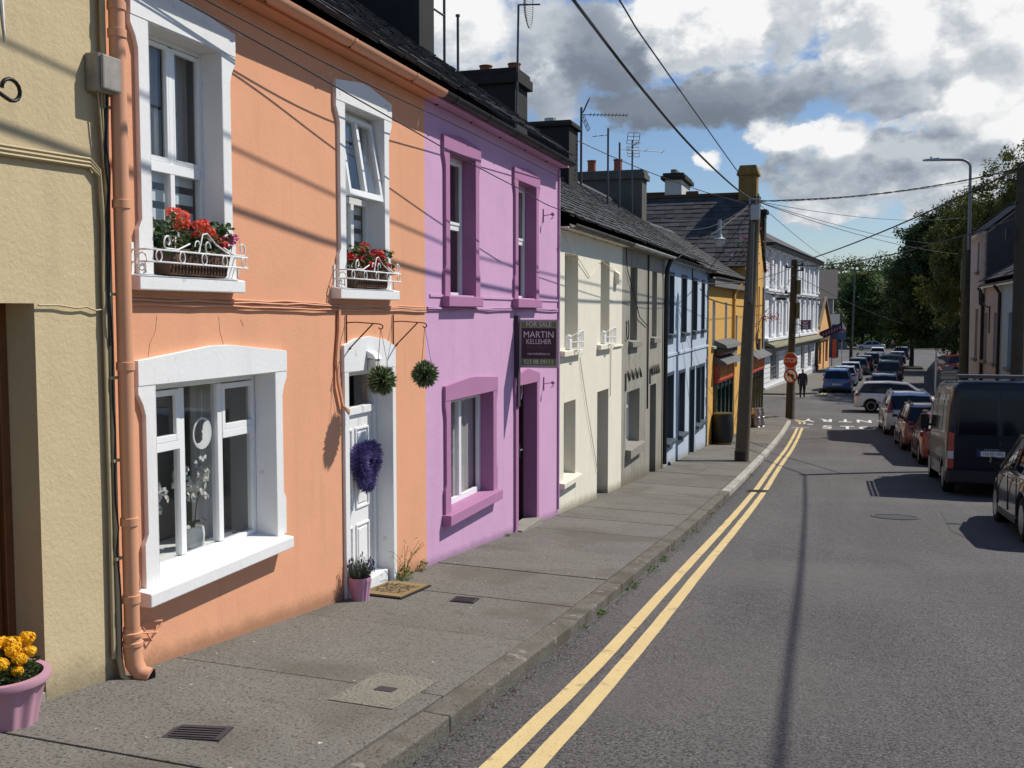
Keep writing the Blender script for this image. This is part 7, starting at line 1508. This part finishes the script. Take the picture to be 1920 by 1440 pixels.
# ================================================================== trees and the far hillside
def tree(name, label, x, y, gz, th, lobes, n, ls, mat, seed, trunk=.35, bark=None):
    rf = random.Random(seed); t = thing(name, label, 'tree', (x, y, gz)); bk = bark or pbr('bark', (.05, .04, .03), .9, .1, var=.4, vs=3, bump=.5, bs=6, bd=.03)
    m = MB(); top = Vector((x, y, gz + th)); m.tube([(x, y, gz - .3), (x + .05, y, gz + th * .4), top], [trunk, trunk * .8, trunk * .55], 10)
    for (a, b, c, rx, ry, rz) in lobes:
        e = Vector((x + a, y + b, gz + c)); mid = top.lerp(e, .5) + Vector((rf.uniform(-.4, .4), rf.uniform(-.4, .4), rf.uniform(0, .6))); m.tube([top - Vector((0, 0, th * .25)), mid, e], [trunk * .45, trunk * .25, .04], 6)
    m.build('trunk', bk, t, smooth=60)
    n = int(n * 2.2); ls *= .78
    m = MB(); tot = sum(l[3] * l[4] * l[5] for l in lobes) ** 1.0
    for (a, b, c, rx, ry, rz) in lobes:
        k = int(n * rx * ry * rz / tot); clumps = []
        q0 = len(m.v); m.ball((x + a, y + b, gz + c), (rx * .55, ry * .55, rz * .55), 10, 7)
        m.v[q0:] = [tuple(Vector(v) + noise.noise_vector(Vector(v) * .6) * .8) for v in m.v[q0:]]
        for i in range(max(6, k // 55)):
            d = Vector((rf.gauss(0, 1), rf.gauss(0, 1), rf.gauss(0, 1))).normalized() * (rf.uniform(.45, 1.0))
            clumps.append((Vector((x + a + d.x * rx, y + b + d.y * ry, gz + c + d.z * rz)), d))
        for cpt, d in clumps:
            cr_ = ls * rf.uniform(1.4, 2.6)
            for j in range(k // len(clumps)):
                o = Vector((rf.gauss(0, .5), rf.gauss(0, .5), rf.gauss(0, .4))) * cr_
                m.leaf(cpt + o, ls * rf.uniform(.6, 1.3), d + Vector((rf.uniform(-.8, .8), rf.uniform(-.8, .8), rf.uniform(-.2, 1.0))), .65, rf)
    m.build('crown', mat, t); return t
dk = leafy('dark_tree_leaf', (.022, .040, .011), (.080, .118, .028), .4); md = leafy('mid_tree_leaf', (.035, .062, .014), (.125, .18, .045), .4); lt = leafy('golden_tree_leaf', (.05, .068, .012), (.17, .17, .035), .42)
tree('tree', 'round green street tree above the silver coupe at the end of the street', 4.2, 212, zr(4, 212), 3, [(0, 0, 8.0, 6.0, 5, 5.4), (-3.4, -1, 5.6, 4, 4, 4.0), (3.6, 0, 5.8, 4.4, 4, 4.4), (.5, -1, 11.8, 3.8, 3.5, 3.2)], 22000, .5, md, 41)
tree('tree', 'tall dark broadleaf tree rising behind the concrete wall', 10.9, 112, zr(11, 112), 5, [(-2.4, 0, 13.2, 3.6, 3.4, 3.2), (-4.4, 0, 9.2, 2.6, 2.6, 3.0), (1.5, 0, 15.0, 3.6, 3.4, 3.0), (0, 0, 9, 5.5, 5, 5.5), (-3.2, 0, 6.5, 3.8, 4, 4.5), (-1.5, -1, 13, 4.2, 4, 3.4), (3.5, -2, 11.5, 4.5, 4, 4.5), (-4.4, 2, 10.2, 1.8, 2, 1.9), (1, -3, 5, 5, 4, 3.5)], 42000, .34, dk, 42)
tree('tree', 'dark street tree with a pale lower trunk on the traffic island', 7.45, 120, zr(7.4, 120), 3.6, [(0, 0, 6.6, 3.0, 3, 3.2), (1.8, 0, 5.2, 2.6, 2.6, 2.2), (-1.2, .5, 5.0, 2.2, 2.4, 2.0)], 8000, .34, dk, 43, .28)
tree('tree', 'large tree with sunlit golden green leaves behind the dark gable', 12.0, 76, zr(12, 76) + 1, 6, [(0, 0, 10.5, 5.5, 5, 4.6), (-3.0, 1, 8.6, 3.6, 4, 3.6), (3.5, -1, 12.5, 4.5, 4, 4.2), (6, 0, 9, 5, 5, 5), (-4.2, 3, 6.5, 3, 3, 3), (1, -2, 14.2, 3.2, 3, 2.6)], 42000, .27, lt, 44)
tree('tree', 'dense dark tree filling the gap between the wall and the tall pink house', 10.8, 88, zr(10, 88) + .8, 4, [(0, 0, 5.5, 3.6, 3.6, 4.0), (-1.2, 0, 3.6, 2.4, 3, 2.6), (2.5, 0, 7.5, 3, 3, 3)], 11000, .3, dk, 45)
tree('tree', 'dark tree at the back of the far pavement beside the round street tree', 16, 222, zr(16, 222), 4, [(0, 0, 7, 6, 5, 5), (6, 0, 8, 6, 5, 5.5), (-4, 2, 5, 4, 4, 3.5)], 9000, .6, dk, 46)
tree('tree', 'smaller dark tree behind the orange gabled shop', -2.5, 205, zr(-2, 205), 3.5, [(0, 0, 5.5, 4.2, 4, 3.8), (-3, 0, 5, 3.5, 3, 3)], 5000, .5, dk, 47)
m = MB(); hp = []
nx, ny = 26, 10
def hz(x, y): return -9 + 27 * max(0, min(1, (y - 300) / 160)) * (.75 + .25 * math.sin(x * .03 + 1)) * max(.0, min(1, 1.1 - abs(x - 10) / 220))
xs_, ys_ = [-220 + i * 18 for i in range(nx)], [290 + i * 28 for i in range(ny)]
m.add([(x, y, hz(x, y)) for y in ys_ for x in xs_], [(j * nx + i, j * nx + i + 1, (j + 1) * nx + i + 1, (j + 1) * nx + i) for j in range(ny - 1) for i in range(nx - 1)])
tag(m.build('hill', earth, smooth=60), kind='structure')
m = MB(); rf = random.Random(77)
for i in range(520):
    x, y = rf.uniform(-90, 70), rf.uniform(330, 470); z = hz(x, y); r = rf.uniform(2.5, 5)
    for j in range(60):
        d = Vector((rf.gauss(0, 1), rf.gauss(0, 1), rf.gauss(0, .8))).normalized(); m.leaf(Vector((x, y, z + r * .9)) + d * r * rf.uniform(.5, 1.0), 1.0, d + Vector((0, 0, .4)), .7, rf)
tag(m.build('hillside_wood', dk), 'wooded hillside closing the view at the far end of the street', None, None, 'stuff')
